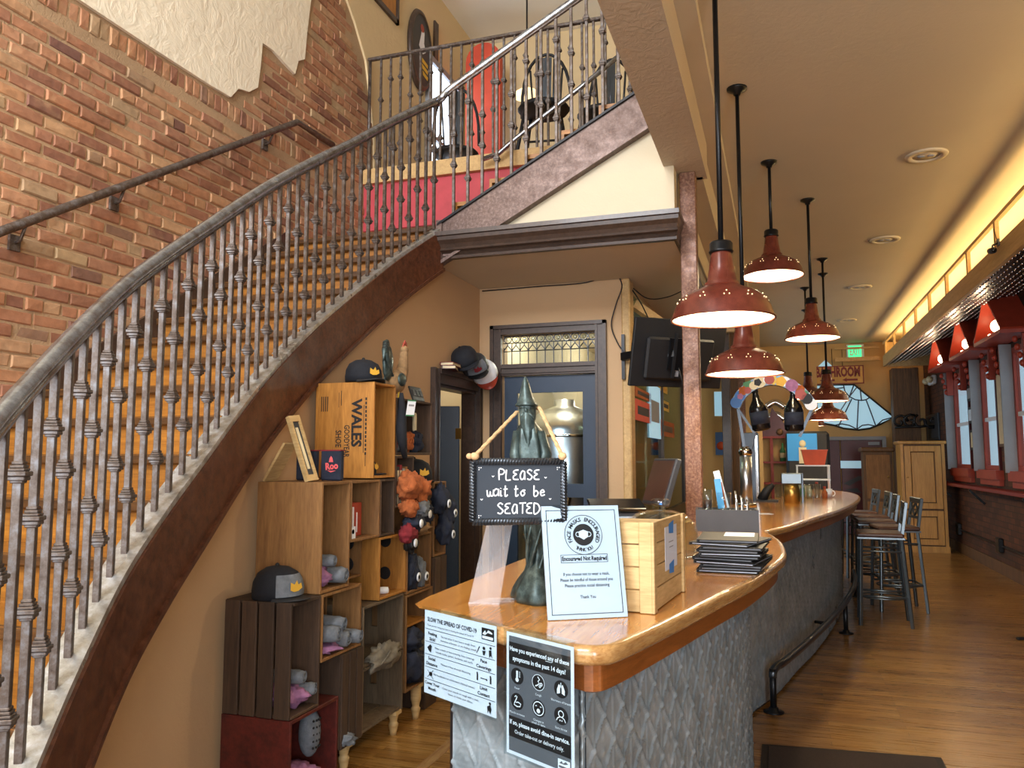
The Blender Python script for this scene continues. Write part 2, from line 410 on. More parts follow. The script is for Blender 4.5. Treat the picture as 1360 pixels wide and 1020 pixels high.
class Sheet:
    """a flat sheet with origin O, right U, up V (unit), normal towards the reader N; print sits just off it"""
    def __init__(s, O, U, V):
        s.O = Vector(O); s.U = Vector(U).normalized(); s.V = Vector(V).normalized(); s.N = s.U.cross(s.V).normalized()
    def p(s, u, v_, n=0): return s.O + s.U * u + s.V * v_ + s.N * n
    def mat(s): return Matrix(((s.U.x, s.V.x, s.N.x, s.O.x), (s.U.y, s.V.y, s.N.y, s.O.y), (s.U.z, s.V.z, s.N.z, s.O.z), (0, 0, 0, 1)))
    def rect(s, mb, u0, u1, v0, v1, n0=0, n1=.001): mb.box(u0, u1, v0, v1, n0, n1, s.mat()); return mb
    def text(s, mb, body, u, v_, size, n=.0016, bold=0, width=None, rot=0, shear=0):
        vs_, fs = text_geo(body, size, bold, shear)
        if not vs_: return
        if width:
            w = max(q[0] for q in vs_) - min(q[0] for q in vs_); k = width / w if w else 1
            vs_ = [(q[0] * k, q[1], q[2]) for q in vs_]
        m = s.mat() @ Matrix.Translation((u, v_, n)) @ Matrix.Rotation(rot, 4, 'Z')
        mb.add(vs_, fs, False, m)
    def ring(s, mb, u, v_, r0, r1, n=.0015, k=40, a0=0, a1=2 * PI):
        full = abs(a1 - a0 - 2 * PI) < 1e-6; q = k if full else k + 1
        vs_ = []
        for i in range(q):
            a = a0 + (a1 - a0) * i / k
            vs_ += [(u + r0 * math.cos(a), v_ + r0 * math.sin(a), n), (u + r1 * math.cos(a), v_ + r1 * math.sin(a), n)]
        fs = [(2 * i, 2 * i + 1, 2 * ((i + 1) % q) + 1, 2 * ((i + 1) % q)) for i in range(k)]
        mb.add(vs_, fs, False, s.mat())
    def disc(s, mb, u, v_, r, n=.0014, k=28, ry=None):
        ry = r if ry is None else ry
        mb.add([(u + r * math.cos(2 * PI * i / k), v_ + ry * math.sin(2 * PI * i / k), n) for i in range(k)], [tuple(range(k))], False, s.mat())
    def stroke(s, mb, pts, w, n=.0018):
        """ribbon along pts"""
        P = [Vector((q[0], q[1], 0)) for q in pts]; vs_ = []; fs = []
        for i, p in enumerate(P):
            d = (P[min(i + 1, len(P) - 1)] - P[max(i - 1, 0)]); d = d.normalized() if d.length else Vector((1, 0, 0)); e = Vector((-d.y, d.x, 0)) * w / 2
            vs_ += [(p.x + e.x, p.y + e.y, n), (p.x - e.x, p.y - e.y, n)]
        for i in range(len(P) - 1): fs.append((2 * i, 2 * i + 1, 2 * i + 3, 2 * i + 2))
        mb.add(vs_, fs, False, s.mat())
    def poly(s, mb, pts, n=.0016): mb.add([(q[0], q[1], n) for q in pts], [tuple(range(len(pts)))], False, s.mat())

# ------------------------------------------------------------------ the setting
XL, XR, YF, YB = -3.65, 2.7, 17.0, -3.0       # brick wall, right wall, far wall, shop front
ZC, ZU = 3.78, 6.9                             # bar ceiling, stairwell ceiling
XT, YD = -2.395, 6.25                           # tan wall beside the shelves, door wall
SOF = 2.94                                     # low ceiling under the landing
struct(MB().box(XL, XR, YB, YF, -.1, 0).build('floor', 'floor_wood'), 'glossy honey-brown strip wood floor')
struct(MB().box(-.42, XR, YB, YF, ZC, ZC + .12).build('ceiling', 'ceiling_paint'), 'warm beige painted bar ceiling')
struct(MB().box(XL, -.42, YB, 9.3, ZU, ZU + .1).build('ceiling', 'white_ceiling'), 'white ceiling high above the stairwell')
struct(MB().box(-.68, -.42, YB, 5.55, 3.45, ZU).build('ceiling_beam', 'beam_paint'), 'textured beige beam casing above the bar')
struct(MB().box(-.46, -.32, YB, YF, 3.70, ZC).build('trim_1', 'ceiling_paint'), 'beige strip where beam meets ceiling')
struct(MB().box(-.596, -.486, 5.36, 5.46, 0, 3.45, None, .006).build('support_post', 'post_rust'), 'rust-brown square steel post beside the hanging lamps')
# right wall with three window openings
WIN = []
for wl, wr in (((1271, 622), (1293, 624)), ((1308, 624), (1331, 625)), ((1352, 624), (1377, 626))):
    y1 = ax(*wl, XR).y; y0 = ax(*wr, XR).y; WIN.append((y0 + .02, y1 - .02))
WZ0, WZ1 = 1.34, 2.82
w = MB(); ys = [YB] + [q for p in sorted(WIN) for q in p] + [YF]
for i in range(0, len(ys), 2): w.box(XR, XR + .07, ys[i], ys[i + 1], 0, ZC)
for a, b in WIN: w.box(XR, XR + .07, a, b, 0, WZ0); w.box(XR, XR + .07, a, b, WZ1, ZC)
struct(w.build('wall_right', 'dark_brick'), 'dark brown brick wall with red windows')
struct(MB().box(XR - .025, XR, YB, YF - .02, 0, .16).build('baseboard_right', 'rough_oak'), 'dark baseboard along the brick wall')
struct(MB().box(-1.3, XR + .25, YF, YF + .2, 0, ZC).build('wall_far', 'far_tan'), 'tan wall at the far end of the bar')
# shop front behind the viewer: piers, sill and head around big openings
w = MB()
for x0, x1 in ((XL, -3.15), (.55, .9), (2.6, XR + .25)): w.box(x0, x1, YB - .25, YB, 0, ZC)
w.box(XL, XR + .25, YB - .25, YB, 0, .5); w.box(XL, XR + .25, YB - .25, YB, 3.2, 4.3); w.box(XL, -3.4, YB - .25, YB, 4.3, ZU); w.box(-.6, -.3, YB - .25, YB, 4.3, ZU); w.box(XL, -.3, YB - .25, YB, 6.3, ZU)
struct(w.build('wall_front', 'tan_wall'))
# tan wall beside the shelves (top follows the stair)
def stair_z(y): return .64 * y - .158
DO0, DO1, DOZ = 5.36, 6.16, 2.05            # open doorway in it
pts = [(YB, 0), (DO0, 0), (DO0, DOZ), (DO1, DOZ), (DO1, 0), (YD, 0), (YD, SOF), (5.28, SOF), (5.15, 2.86), (.9, .14), (YB, .1)]
mtx = Matrix(((0, 0, 1, XT - .12), (1, 0, 0, 0), (0, 1, 0, 0), (0, 0, 0, 1)))
def yz_prism(mb, pts_, x0, x1):
    """polygon given as (y, z), thickness along x"""
    mtx_ = Matrix(((0, 0, 1, 0), (1, 0, 0, 0), (0, 1, 0, 0), (0, 0, 0, 1))); return mb.prism(pts_, x0, x1, mtx_)
def xz_prism(mb, pts_, y0, y1):
    mtx_ = Matrix(((1, 0, 0, 0), (0, 0, 1, 0), (0, 1, 0, 0), (0, 0, 0, 1)))
    mb.prism(pts_, y0, y1, mtx_)
    return mb
struct(yz_prism(MB(), pts, XT - .12, XT).build('wall_inner', 'tan_wall'), 'tan wall behind the crates under the stairs')
# door wall, with doorway + transom opening
DX0, DX1, DZ = -2.19, -1.385, 2.19
w = MB(); w.box(XT, DX0, YD, YD + .14, 0, SOF); w.box(DX1, -1.17, YD, YD + .14, 0, SOF); w.box(DX0, DX1, YD, YD + .14, 2.53, SOF)
struct(w.build('wall_rear', 'tan_wall'), 'tan wall around the blue glass door')
struct(MB().box(-1.17, -1.10, YD - .02, YD + .16, 0, SOF, None, .01).build('trim_2', 'cove_wood'), 'pale wooden corner post at the end of the door wall')
# low ceiling under the landing
struct(MB().box(XT, -.62, 5.2, 10.9, SOF, SOF + .06).build('ceiling', 'ceiling_paint'), 'low beige ceiling under the landing')
struct(MB().box(-1.1, -.45, 5.5, YF, 3.45, ZC).build('ceiling_beam', 'ceiling_paint'), 'beige boxed-in beam behind the post')
# cream panel above the cornice, below the upper stair flight
pc = [(-2.3, SOF), (-.61, SOF), (-.61, 4.2), (-.75, 4.2), (-2.3, 3.3)]
struct(xz_prism(MB(), [(-2.28, SOF + .05), (-.612, SOF + .05), (-.612, 3.97), (-.86, 3.84), (-1.95, 3.16), (-2.1, 3.05)], 5.215, 5.26).build('wall_landing', 'cream_wall'), 'cream panel between the cornice and the stair')
struct(MB().box(-.66, -.612, 5.26, 10.8, SOF + .06, 3.45).build('wall_landing', 'cream_wall'), 'cream side of the landing above the bar')
# cornice: moulded dark profile along X, returning along Y at its right end
prof = [(0, 0), (.045, 0), (.05, .018), (.03, .03), (.05, .045), (.075, .055), (.06, .075), (.075, .10), (.10, .125), (.105, .15), (.12, .155), (.12, .185), (0, .185)]
cz = SOF - .01
c = MB(); n = len(prof); vs_ = []
for (o_, h) in prof: vs_.append((-2.36, 5.2 - o_, cz + h))
for (o_, h) in prof: vs_.append((-.61 + o_ * .35, 5.2 - o_, cz + h))
for (o_, h) in prof: vs_.append((-.61 + o_ * .35, 7.6, cz + h))
fs = []
for k in range(2):
    for i in range(n): fs.append((k * n + i, k * n + (i + 1) % n, (k + 1) * n + (i + 1) % n, (k + 1) * n + i))
c.add(vs_, fs + [tuple(range(n)), tuple(range(2 * n, 3 * n))[::-1]])
struct(c.build('trim_3', 'dark_trim'), 'dark brown moulded cornice under the stair landing')

# ---- brick wall on the left: mortar bed, bricks, plaster
wl = sroot('wall_left', (XL, 3.0, 0), 'exposed red brick wall beside the staircase')
MB().box(XL - .2, XL - .001, YB, 9.3, 0, ZU).build('mortar_bed', 'mortar', wl)
plast = [(.9, 4.045), (2.9, 4.05), (3.7, 4.045), (4.3, 4.05), (4.5, 4.06), (4.58, 4.16), (4.70, 4.19), (4.80, 4.27), (4.825, 4.45), (4.84, 4.64), (4.98, 4.65), (5.13, 4.62), (5.27, 4.60), (5.31, 4.73), (5.40, 4.79), (5.42, 5.0), (5.47, 5.36), (5.5, ZU), (.9, ZU)]
yz_prism(MB(), plast, XL - .02, XL + .022).build('plaster_patch', 'cream_trowel', wl)
yz_prism(MB(), [(6.05, ZU), (5.98, 5.75), (6.2, 5.55), (6.42, 5.28), (6.5, 5.0), (6.6, 4.6), (6.62, 4.2), (6.64, 0), (9.3, 0), (9.3, ZU)], XL - .02, XL + .02).build('plaster_wall', 'gold_wall', wl)
def in_poly(y, z, P):
    ins = False; j = len(P) - 1
    for i in range(len(P)):
        if (P[i][1] > z) != (P[j][1] > z) and y < (P[j][0] - P[i][0]) * (z - P[i][1]) / (P[j][1] - P[i][1]) + P[i][0]: ins = not ins
        j = i
    return ins
def brick_mesh(l, h, seed):
    r_ = random.Random(seed); m = MB(); d = .007; j = lambda: r_.uniform(-.003, .003)
    b = [(-.03, -l / 2, -h / 2), (-.03, l / 2, -h / 2), (-.03, l / 2, h / 2), (-.03, -l / 2, h / 2)]
    q = [(0 + j(), -l / 2 + j(), -h / 2 + j()), (0 + j(), l / 2 + j(), -h / 2 + j()), (0 + j(), l / 2 + j(), h / 2 + j()), (0 + j(), -l / 2 + j(), h / 2 + j())]
    f_ = [(x + d, y * (1 - .10 * .1 / l) + j(), z * .78) for x, y, z in q]
    m.add(b + q + f_, [(8, 9, 10, 11)] + [(a + k, a + (k + 1) % 4, a + 4 + (k + 1) % 4, a + 4 + k) for a in (0, 4) for k in range(4)])
    return m
slots = []   # (y, z, len, height)
row = 0; z = 1.15
while z < 5.95:
    if 3.85 < z < 4.05:
        if z < 3.95:
            y = 2.6
            while y < 6.0:
                slots.append((y + .034, 3.968, .06, .115)); y += .07
        z = 4.09 if z > 3.87 else 4.09; row += 1; continue
    header = row % 6 == 3; L = .098 if header else .205; st = L + .011
    y = 2.4 + (row % 2) * st / 2
    while y < 6.6:
        slots.append((y + L / 2, z, L, .064)); y += st
    z += .076; row += 1
keep = []
for (y, z, l, h) in slots:
    if z < stair_z(y) - .25: continue
    if in_poly(y, z, plast) or in_poly(y + l * .45, z, plast) or in_poly(y - l * .45, z, plast): continue
    b_ = 6.05 if z > 5.7 else 6.05 + (5.7 - z) * .6
    if y + l / 2 > min(b_, 6.66): continue
    x_, y_ = pr((XL, y, z)); vis = -30 < x_ < 500 and -30 < y_ < 700
    a_ = pr((XL, y - l / 2, z)); c_ = pr((XL, y + l / 2, z))
    keep.append((0 if not vis else abs(c_[0] - a_[0]) * h, y, z, l, h))
keep.sort(key=lambda q: -q[0])
variants = {}
for l, h in ((.205, .064), (.098, .064), (.06, .115)):
    variants[(l, h)] = [withmat(brick_mesh(l, h, k).mesh('brick'), 'brick') for k in range(5)]
rest = MB()
for i, (s_, y, z, l, h) in enumerate(keep):
    px_ = R.uniform(-.006, .007); ro = R.uniform(-.012, .012)
    if i < 298: inst('brick', R.choice(variants[(l, h)]), wl, (px_ - 0.0, y - 3.0, z), (ro, 0, R.uniform(-.015, .015)))
    else:
        bmx = brick_mesh(l, h, i); rest.add(bmx.v, bmx.f, False, Matrix.Translation((XL + px_, y, z)) @ Matrix.Rotation(ro, 4, 'X'))
o = rest.build('brick_courses', 'brick', wl); o['kind'] = 'stuff'

# ---- upper room beyond the stair
PZ, PY = 4.2, 6.4
struct(MB().box(XL, -.68, PY, 9.3, PZ - .14, PZ).build('floor', 'cove_wood'), 'upper floor with a pale wooden edge')
struct(MB().box(XL, -1.9, PY + .05, PY + .1, 3.62, PZ - .14).build('wall_platform', 'pink_red'), 'red panel under the upper floor edge')
struct(MB().box(XL, -1.9, PY + .06, PY + .1, 3.2, 3.62).build('wall_platform', 'oxide_red'), 'dark red panel just above the landing')
struct(MB().box(-3.33, -2.3, PY + .03, PY + .06, 3.36, 3.58).build('window_7', 'dark_gray'), 'dark low opening under the upper floor')
struct(MB().box(-1.72, -1.66, 2.6, 6.2, 0, .002).build('trim_4', 'bar_edge'), 'inlaid border strip in the floor by the shelves')
struct(MB().box(XL, -.42, 9.3, 9.4, SOF, ZU).build('wall_upper', 'gold_wall'), 'cream wall of the upper room')
struct(MB().box(-.68, -.58, 5.56, 9.3, ZC, ZU).build('wall_upper', 'gold_wall'), 'side wall of the upper room')
# ------------------------------------------------------------------ staircase
OUT = [(-1.02, .42), (-1.27, .86), (-1.53, 1.24), (-1.675, 1.476), (-1.805, 1.70), (-1.96, 2.0), (-2.06, 2.28), (-2.14, 2.56), (-2.245, 2.93), (-2.32, 3.26), (-2.372, 3.66), (-2.385, 4.1), (-2.375, 4.6), (-2.33, 4.95), (-2.285, 5.18)]
crv = spline([(x, y, 0) for x, y in OUT], 10)
def out_x(y):
    for a, b in zip(crv, crv[1:]):
        if a.y <= y <= b.y: return a.x + (b.x - a.x) * (y - a.y) / (b.y - a.y)
    return crv[0].x if y < crv[0].y else crv[-1].x
def stair_z2(y): return .64 * y - .158
stc = thing('staircase', 'curved staircase with rust-brown steel stringer and orange-brown wooden treads', 'staircase', (-2.6, .5, 0))
RISE = .168; RUN = RISE / .64
LZ = 3.2
nst = 19
for k in range(1, nst + 1):
    zt = RISE * k; yn = (zt + .158 - .035) / .64; ye = yn + RUN + .035
    if k == nst: ye = 6.4
    xo0, xo1 = out_x(yn) - .05, out_x(min(ye, 5.18)) - .05
    m = MB(); P = [(XL + .03, yn), (xo0, yn), (xo1, ye), (XL + .03, ye)]
    m.prism(P, zt - .032, zt); m.build('tread', 'tread_wood', stc)
    m = MB(); m.box(XL + .03, xo0 - .005, yn - .004, yn + .022, zt - .040, zt + .003, None, .008); m.build('nosing', 'nosing_wood', stc)
    m = MB(); m.box(XL + .03, out_x(yn) - .06, yn + .03, yn + .05, zt - RISE, zt - .032); m.build('riser', 'tread_wood', stc)
# outer stringer: a curved steel channel
def ribbon(mb, path, zf0, zf1, off0, off1):
    """strip along path (xy), z range by functions, thickness between lateral offsets"""
    vs_, fs = [], []; K = len(path)
    for i, p in enumerate(path):
        d = (path[min(i + 1, K - 1)] - path[max(i - 1, 0)]); d.z = 0; d.normalize(); nrm = Vector((d.y, -d.x, 0))
        for o_, z_ in ((off0, zf0(p)), (off1, zf0(p)), (off1, zf1(p)), (off0, zf1(p))):
            q = p + nrm * o_; vs_.append((q.x, q.y, z_))
    for i in range(K - 1):
        for j in range(4): fs.append((i * 4 + j, i * 4 + (j + 1) % 4, (i + 1) * 4 + (j + 1) % 4, (i + 1) * 4 + j))
    fs += [(3, 2, 1, 0), tuple(range((K - 1) * 4, K * 4))]
    mb.add(vs_, fs, False); return mb
pth = [p for p in crv]
SW = .30
ribbon(MB(), pth, lambda p: max(0, stair_z2(p.y) - SW), lambda p: max(.02, stair_z2(p.y) - .005), -.005, .02).build('stringer', 'stringer_rust', stc)
ribbon(MB(), pth, lambda p: max(0, stair_z2(p.y) - SW - .012), lambda p: max(.015, stair_z2(p.y) - SW + .012), -.03, .035).build('stringer_flange', 'stringer_rust', stc)
ribbon(MB(), pth, lambda p: max(.02, stair_z2(p.y) - .005), lambda p: max(.035, stair_z2(p.y) + .02), -.075, .01).build('curb', 'curb_sheen_metal', stc)
# soffit under the lower flight
m = MB(); vs_ = []
for p in pth:
    z_ = max(.01, stair_z2(p.y) - SW + .035); vs_ += [(p.x, p.y, z_), (min(XT - .01, p.x), p.y, z_), (min(XT - .01, p.x), p.y, z_ + .015), (p.x, p.y, z_ + .015)]
m.add(vs_, [(i * 4 + j, i * 4 + (j + 1) % 4, (i + 1) * 4 + (j + 1) % 4, (i + 1) * 4 + j) for i in range(len(pth) - 1) for j in range(4)]); m.build('soffit', 'cream_wall', stc)
# wall-side skirt board
m = MB(); yz_prism(m, [(.4, .0), (5.2, 2.98), (5.2, 3.27), (.4, .17)], XL + .014, XL + .034); m.build('skirt_board', 'dark_trim', stc)
# upper flight: turns right along the panel
US = .535
def up_z(x): return 3.19 + US * (x + 2.285)
def up_strip(mb, x0, x1, dz0, dz1, y0, y1):
    vs_ = [(x, y, up_z(x) + d) for x in (x0, x1) for y, d in ((y0, dz0), (y1, dz0), (y1, dz1), (y0, dz1))]
    return mb.add(vs_, [(0, 1, 2, 3), (7, 6, 5, 4), (0, 4, 5, 1), (1, 5, 6, 2), (2, 6, 7, 3), (3, 7, 4, 0)])
X1U = -.70
up_strip(MB(), -2.305, X1U, -.29, .0, 5.16, 5.19).build('stringer', 'stringer_gray', stc)
up_strip(MB(), -2.305, X1U, -.30, -.275, 5.14, 5.21).build('stringer_flange', 'stringer_gray', stc)
up_strip(MB(), -2.305, X1U, 0, .018, 5.14, 5.22).build('stringer_cap', 'black_metal', stc)
MB().box(-2.315, -2.27, 5.145, 5.20, 2.9, 3.22).build('corner_plate', 'stringer_gray', stc)
for k in range(5):
    x0 = -2.2 + k * .27; zt = LZ + .02 + .145 * (k + 1)
    MB().box(x0, x0 + .29, 5.22, 6.3, zt - .03, zt).build('tread', 'tread_wood', stc)
    MB().box(x0, x0 + .02, 5.22, 6.3, zt - .16, zt - .03).build('riser', 'tread_wood', stc)

# ---- railings
def baluster_mesh(h):
    return withmat(MB().box(-.0098, .0098, -.0098, .0098, 0, h, None, .0015).mesh('baluster'), 'rail_metal')
cm = MB()
for a, z0, z1 in ((.014, -.024, -.016), (.019, -.018, -.008), (.0225, -.008, .003), (.018, .003, .010), (.0155, .010, .018), (.013, .018, .026)): cm.box(-a, a, -a, a, z0, z1, None, .002)
collar_me = withmat(cm.mesh('collar'), 'rail_metal')
RH = .905
def rh(y): return RH + .05 * min(1, max(0, (y - 4.1) / 1.0))
def put_baluster(par, me, p, h, i, rz):
    o = inst('baluster', me, par, Vector(p) - par.location, (0, 0, rz))
    for d in ((.21, .81) if i % 2 else (.39, .63)):
        inst('collar', collar_me, o, (0, 0, h * d))
    return o
rail = thing('stair_railing', 'long pewter-coloured metal railing curving up the staircase', 'railing', (-1.9, 2.5, 0))
b_me = baluster_mesh(RH)
# sample equal plan distance along the curve
acc = 0; last = None; want = .03; idx = 0; inner = []
for a, b in zip(crv, crv[1:]):
    seg = (b - a).length; d0 = 0
    while acc + (seg - d0) >= want:
        d0 += want - acc; acc = 0; want = .100
        q = a.lerp(b, d0 / seg); d = (b - a).normalized(); q = q + Vector((-d.y, d.x, 0)) * .033
        inner.append((q, math.atan2(d.y, d.x)))
    acc += seg - d0
for i, (q, rz) in enumerate(inner):
    if q.y < .62: continue
    put_baluster(rail, b_me, (q.x, q.y, stair_z2(q.y) + .02), RH, i, rz).scale = (1, 1, rh(q.y) / RH)
hp = []
K = len(crv)
for i, p in enumerate(crv):
    d = (crv[min(i + 1, K - 1)] - crv[max(i - 1, 0)]).normalized(); q = p + Vector((-d.y, d.x, 0)) * .033
    if q.y > .55: hp.append(Vector((q.x, q.y, stair_z2(q.y) + .02 + rh(q.y) + .012)))
last = hp[-1]
hp_up = [Vector((x, 5.17, up_z(x) + .02 + RH + .05 + .012)) for x in (-2.22, -2.0, -1.6, -1.2, -.8)]
rp = spline([*hp[::6], Vector((-2.26, 5.05, hp[-1].z - .07)), *hp_up], 5)
rp = hp[:-3] + spline([hp[-4], hp[-2], Vector((-2.275, 5.16, hp[-1].z + .01)), *hp_up], 6)[6:]
MB().tube(rp, .027, 12).build('handrail', 'rail_top', rail)
MB().tube([Vector((p.x, p.y, p.z - .027)) for p in rp], .013, 6).build('handrail_channel', 'rail_metal', rail)
MB().lathe([(.0, 0), (.045, .0), (.045, .02), (.025, .05), (.022, 1.05), (.035, 1.08), (.03, 1.12), (0, 1.13)], 10, (hp[0].x, hp[0].y, 0)).build('newel', 'rail_metal', rail)
x = -2.19; i = 0
while x < -.72:
    put_baluster(rail, b_me, (x, 5.175, up_z(x) + .018), RH, i, 0).scale = (1, 1, 1.06); x += .111; i += 1
# far side rail of the upper flight
rail2 = thing('inner_stair_railing', 'short sloping metal handrail behind the upper stair flight', 'railing', (-1.6, 6.3, PZ - .5))
pts = [ay(640, 212, 6.3), ay(662, 204, 6.3), ay(680, 188, 6.3), ay(720, 156, 6.3), ay(770, 117, 6.3), ay(830, 68, 6.3)]
MB().tube(pts, .022, 8).build('handrail', 'rail_top', rail2)
me2 = baluster_mesh(.62)
for q in pts[2:5]: inst('post', me2, rail2, Vector((q.x, q.y, q.z - .63)) - rail2.location)
# railing along the upper floor edge
rail3 = thing('landing_railing', 'straight metal railing along the edge of the upper floor', 'railing', (-2.3, PY + .04, PZ))
MB().tube([(-3.60, PY + .04, PZ + .0), (-3.60, PY + .04, PZ + 1.1)], .016, 6).build('end_post', 'rail_metal', rail3)
MB().box(-3.62, -.85, PY + .02, PY + .06, PZ + 1.08, PZ + 1.11, None, .006).build('handrail', 'rail_metal', rail3)
MB().box(-3.62, -1.9, PY + .025, PY + .055, PZ - .03, PZ - .005).build('bottom_rail', 'rail_metal', rail3)
b3 = baluster_mesh(1.08)
x = -3.48; i = 0
while x < -.85:
    put_baluster(rail3, b3, (x, PY + .04, PZ), 1.08, i + (i // 2), 0); x += .103; i += 1
# handrail on the brick wall
wr = thing('wall_handrail', 'dark metal handrail bracketed to the brick wall', 'handrail', (XL, 4, 2.6))
a = ax(0, 308, XL + .09); b = ax(395, 162, XL + .09); d = (a - b).normalized()
MB().tube([a + d * 1.6, a, b, ax(442, 192, XL + .02)], .024, 10).build('rail', 'rail_metal', wr)
for px_, py_ in ((152, 262), (352, 183), (20, 304)):
    q = ax(px_, py_, XL + .02); t_ = (q.y - a.y) / (b.y - a.y); h = a.lerp(b, t_)
    MB().tube([(XL + .02, q.y, h.z - .1), (XL + .06, q.y, h.z - .09), (XL + .09, q.y, h.z - .02)], .009, 6).obox((XL + .02, q.y, h.z - .1), .016, .06, .08).build('bracket', 'rail_metal', wr)

# ------------------------------------------------------------------ upper room things
def plaque(name, label, cat, cpx, w_, h_, X, mats, oval=False):
    q = ax(*cpx, X); o = thing(name, label, cat, (X, q.y, q.z - h_ / 2)); S = Sheet((X, q.y, q.z), (0, 1, 0), (0, 0, 1)); return o, S
S = Sheet((XL + .022, ax(553, 68, XL).y, ax(553, 68, XL).z), (0, 1, 0), (0, 0, 1)); q = S.O
o = thing('oval_sign', 'dark oval pub sign with a pale figure and yellow band on the cream wall', 'sign', (q.x, q.y, q.z - .42))
m = MB(); m.lathe([(.44, 0), (.46, .02), (.44, .05), (.40, .055), (.40, .04)], 40, mat=S.mat() @ Matrix.Diagonal((.62, 1, 1, 1))); m.build('frame', 'dark_trim', o)
m = MB(); S.disc(m, 0, 0, .25, .044, 40, .40); m.build('panel', 'dark_gray', o)
m = MB(); S.poly(m, [(-.08, .02), (-.03, .16), (.0, .28), (.06, .22), (.05, .1), (.1, .02), (.02, -.04)], .047); m.build('figure', 'white', o)
m = MB(); S.disc(m, .0, .25, .045, .048); m.build('figure_hat', 'red_paint', o)
m = MB()
for k in range(3): S.poly(m, [(-.02 + k * .02, -.08 - k * .07), (.16, -.10 - k * .07), (.15, -.145 - k * .07), (-.01 + k * .02, -.13 - k * .07)], .047)
m.build('yellow_band', 'yellow', o)
q = ax(513, 6, XL); o = thing('framed_picture', 'small dark-framed picture high on the cream wall', 'picture', (XL + .02, q.y, q.z - .35))
m = MB(); y0, y1 = ax(489, 0, XL).y, ax(525, 0, XL).y; zb = ax(523, 33, XL).z
m.box(XL + .02, XL + .05, y0, y1, zb, zb + .05); m.box(XL + .02, XL + .05, y0, y1, zb + .75, zb + .8); m.box(XL + .02, XL + .05, y0, y0 + .05, zb, zb + .8); m.box(XL + .02, XL + .05, y1 - .05, y1, zb, zb + .8)
m.build('frame', 'dark_trim', o); MB().box(XL + .02, XL + .035, y0 + .05, y1 - .05, zb + .05, zb + .75).build('print', 'crate_orange', o)
# bright upper window in the left wall
y0, y1 = ax(566, 100, XL).y, ax(606, 100, XL).y; z0, z1 = PZ + .05, 5.95
wn = sroot('window_4', (XL, (y0 + y1) / 2, z0), 'bright daylit window on the upper floor')
m = MB(); m.box(XL + .022, XL + .05, y0, y1, z0, z1); m.build('pane', 'window_day', wn)
m = MB()
for a_, b_, c_, d_ in ((y0 - .06, y0, z0, z1), (y1, y1 + .06, z0, z1), (y0 - .06, y1 + .06, z1, z1 + .07), (y0, y1, (z0 + z1) / 2 - .02, (z0 + z1) / 2 + .02)): m.box(XL + .02, XL + .08, a_, b_, c_, d_)
m.build('window_frame', 'mid_gray', wn)
q = ax(575, 52, XL); o = tag(MB().box(XL + .022, XL + .045, q.y - .04, q.y + .06, q.z - .25, q.z + .2).build('wall_plaque', 'dark_trim'), 'narrow dark plaque next to the oval sign', 'plaque')
q = ay(645, 120, 8.6)
o = thing('red_partition', 'red booth partition with an arched top on the upper floor', 'partition', (q.x, q.y, PZ))
HP = ay(645, 62, 8.6).z - PZ - .22
pts = [(-.22, 0), (.22, 0), (.22, HP)] + [(.22 * math.cos(a), HP + .22 * math.sin(a)) for a in [PI * k / 10 for k in range(1, 10)]] + [(-.22, HP)]
xz_prism(MB(), [(q.x + a, PZ + b) for a, b in pts], 8.5, 8.6).build('panel', 'booth_red', o)
MB().box(q.x - .22, q.x + .26, 8.46, 8.5, PZ, PZ + .1).build('plinth', 'maroon', o)
q = ay(760, 150, 8.9); o = tag(MB().box(q.x - .95, q.x + .8, 8.9, 8.96, PZ, PZ + .95, None, .01).build('wall_bench', 'oxide_red'), 'dark red bench back along the upper room wall', 'bench')
q = ay(700, 125, 8.2); o = thing('upper_lamp', 'glowing round lamp on the upper floor behind the chairs', 'lamp', (q.x, q.y, q.z - .1))
m = MB(); m.lathe([(0, .05), (.10, .035), (.16, -.01), (.165, -.02), (.0, -.02)], 24, q); m.build('shade', 'vent_glow', o)
MB().tube([q, (q.x, q.y, ZU)], .01, 6).build('cord', 'black', o)
def windsor(loc, rz, label):
    o = thing('windsor_chair', label, 'chair', loc, rz, 'bow-back chairs on the upper floor'); o.scale = (1.2, 1.2, 1.2)
    MB().lathe([(0, .43), (.19, .43), (.205, .45), (.19, .47), (0, .465)], 20).build('seat', 'black', o, True)
    bow = [Vector((.2 * math.cos(a), -.17 - .0 * math.sin(a), .47 + .52 * math.sin(a) ** .7 if math.sin(a) > 0 else .47)) for a in [PI * k / 14 for k in range(15)]]
    MB().tube(bow, .013, 8).build('bow', 'black', o, True)
    for k in range(5):
        x_ = -.13 + k * .065; MB().tube([(x_ * .8, -.16, .47), (x_, -.17, .47 + .5 * (1 - (x_ / .21) ** 2) ** .5)], .009, 6).build('spindle', 'gunmetal', o, True)
    MB().add([(-.035, -.165, .48), (.035, -.165, .48), (.045, -.17, .96), (-.045, -.17, .96), (-.035, -.155, .48), (.035, -.155, .48), (.045, -.16, .96), (-.045, -.16, .96)], [(0, 1, 2, 3), (7, 6, 5, 4), (0, 4, 5, 1), (1, 5, 6, 2), (2, 6, 7, 3), (3, 7, 4, 0)]).build('splat', 'gunmetal', o, True)
    for sx, sy in ((1, 1), (1, -1), (-1, 1), (-1, -1)): MB().tube([(sx * .12, sy * .12, .44), (sx * .19, sy * .19, 0)], .015, 8).build('leg', 'black', o, True)
    MB().tube([(-.155, 0, .2), (.155, 0, .2)], .009, 6).build('stretcher', 'black', o, True)
    return o
q = ay(722, 120, 6.85); windsor((q.x, 6.85, PZ), PI + .15, 'black bow-back chair nearer the red partition upstairs')
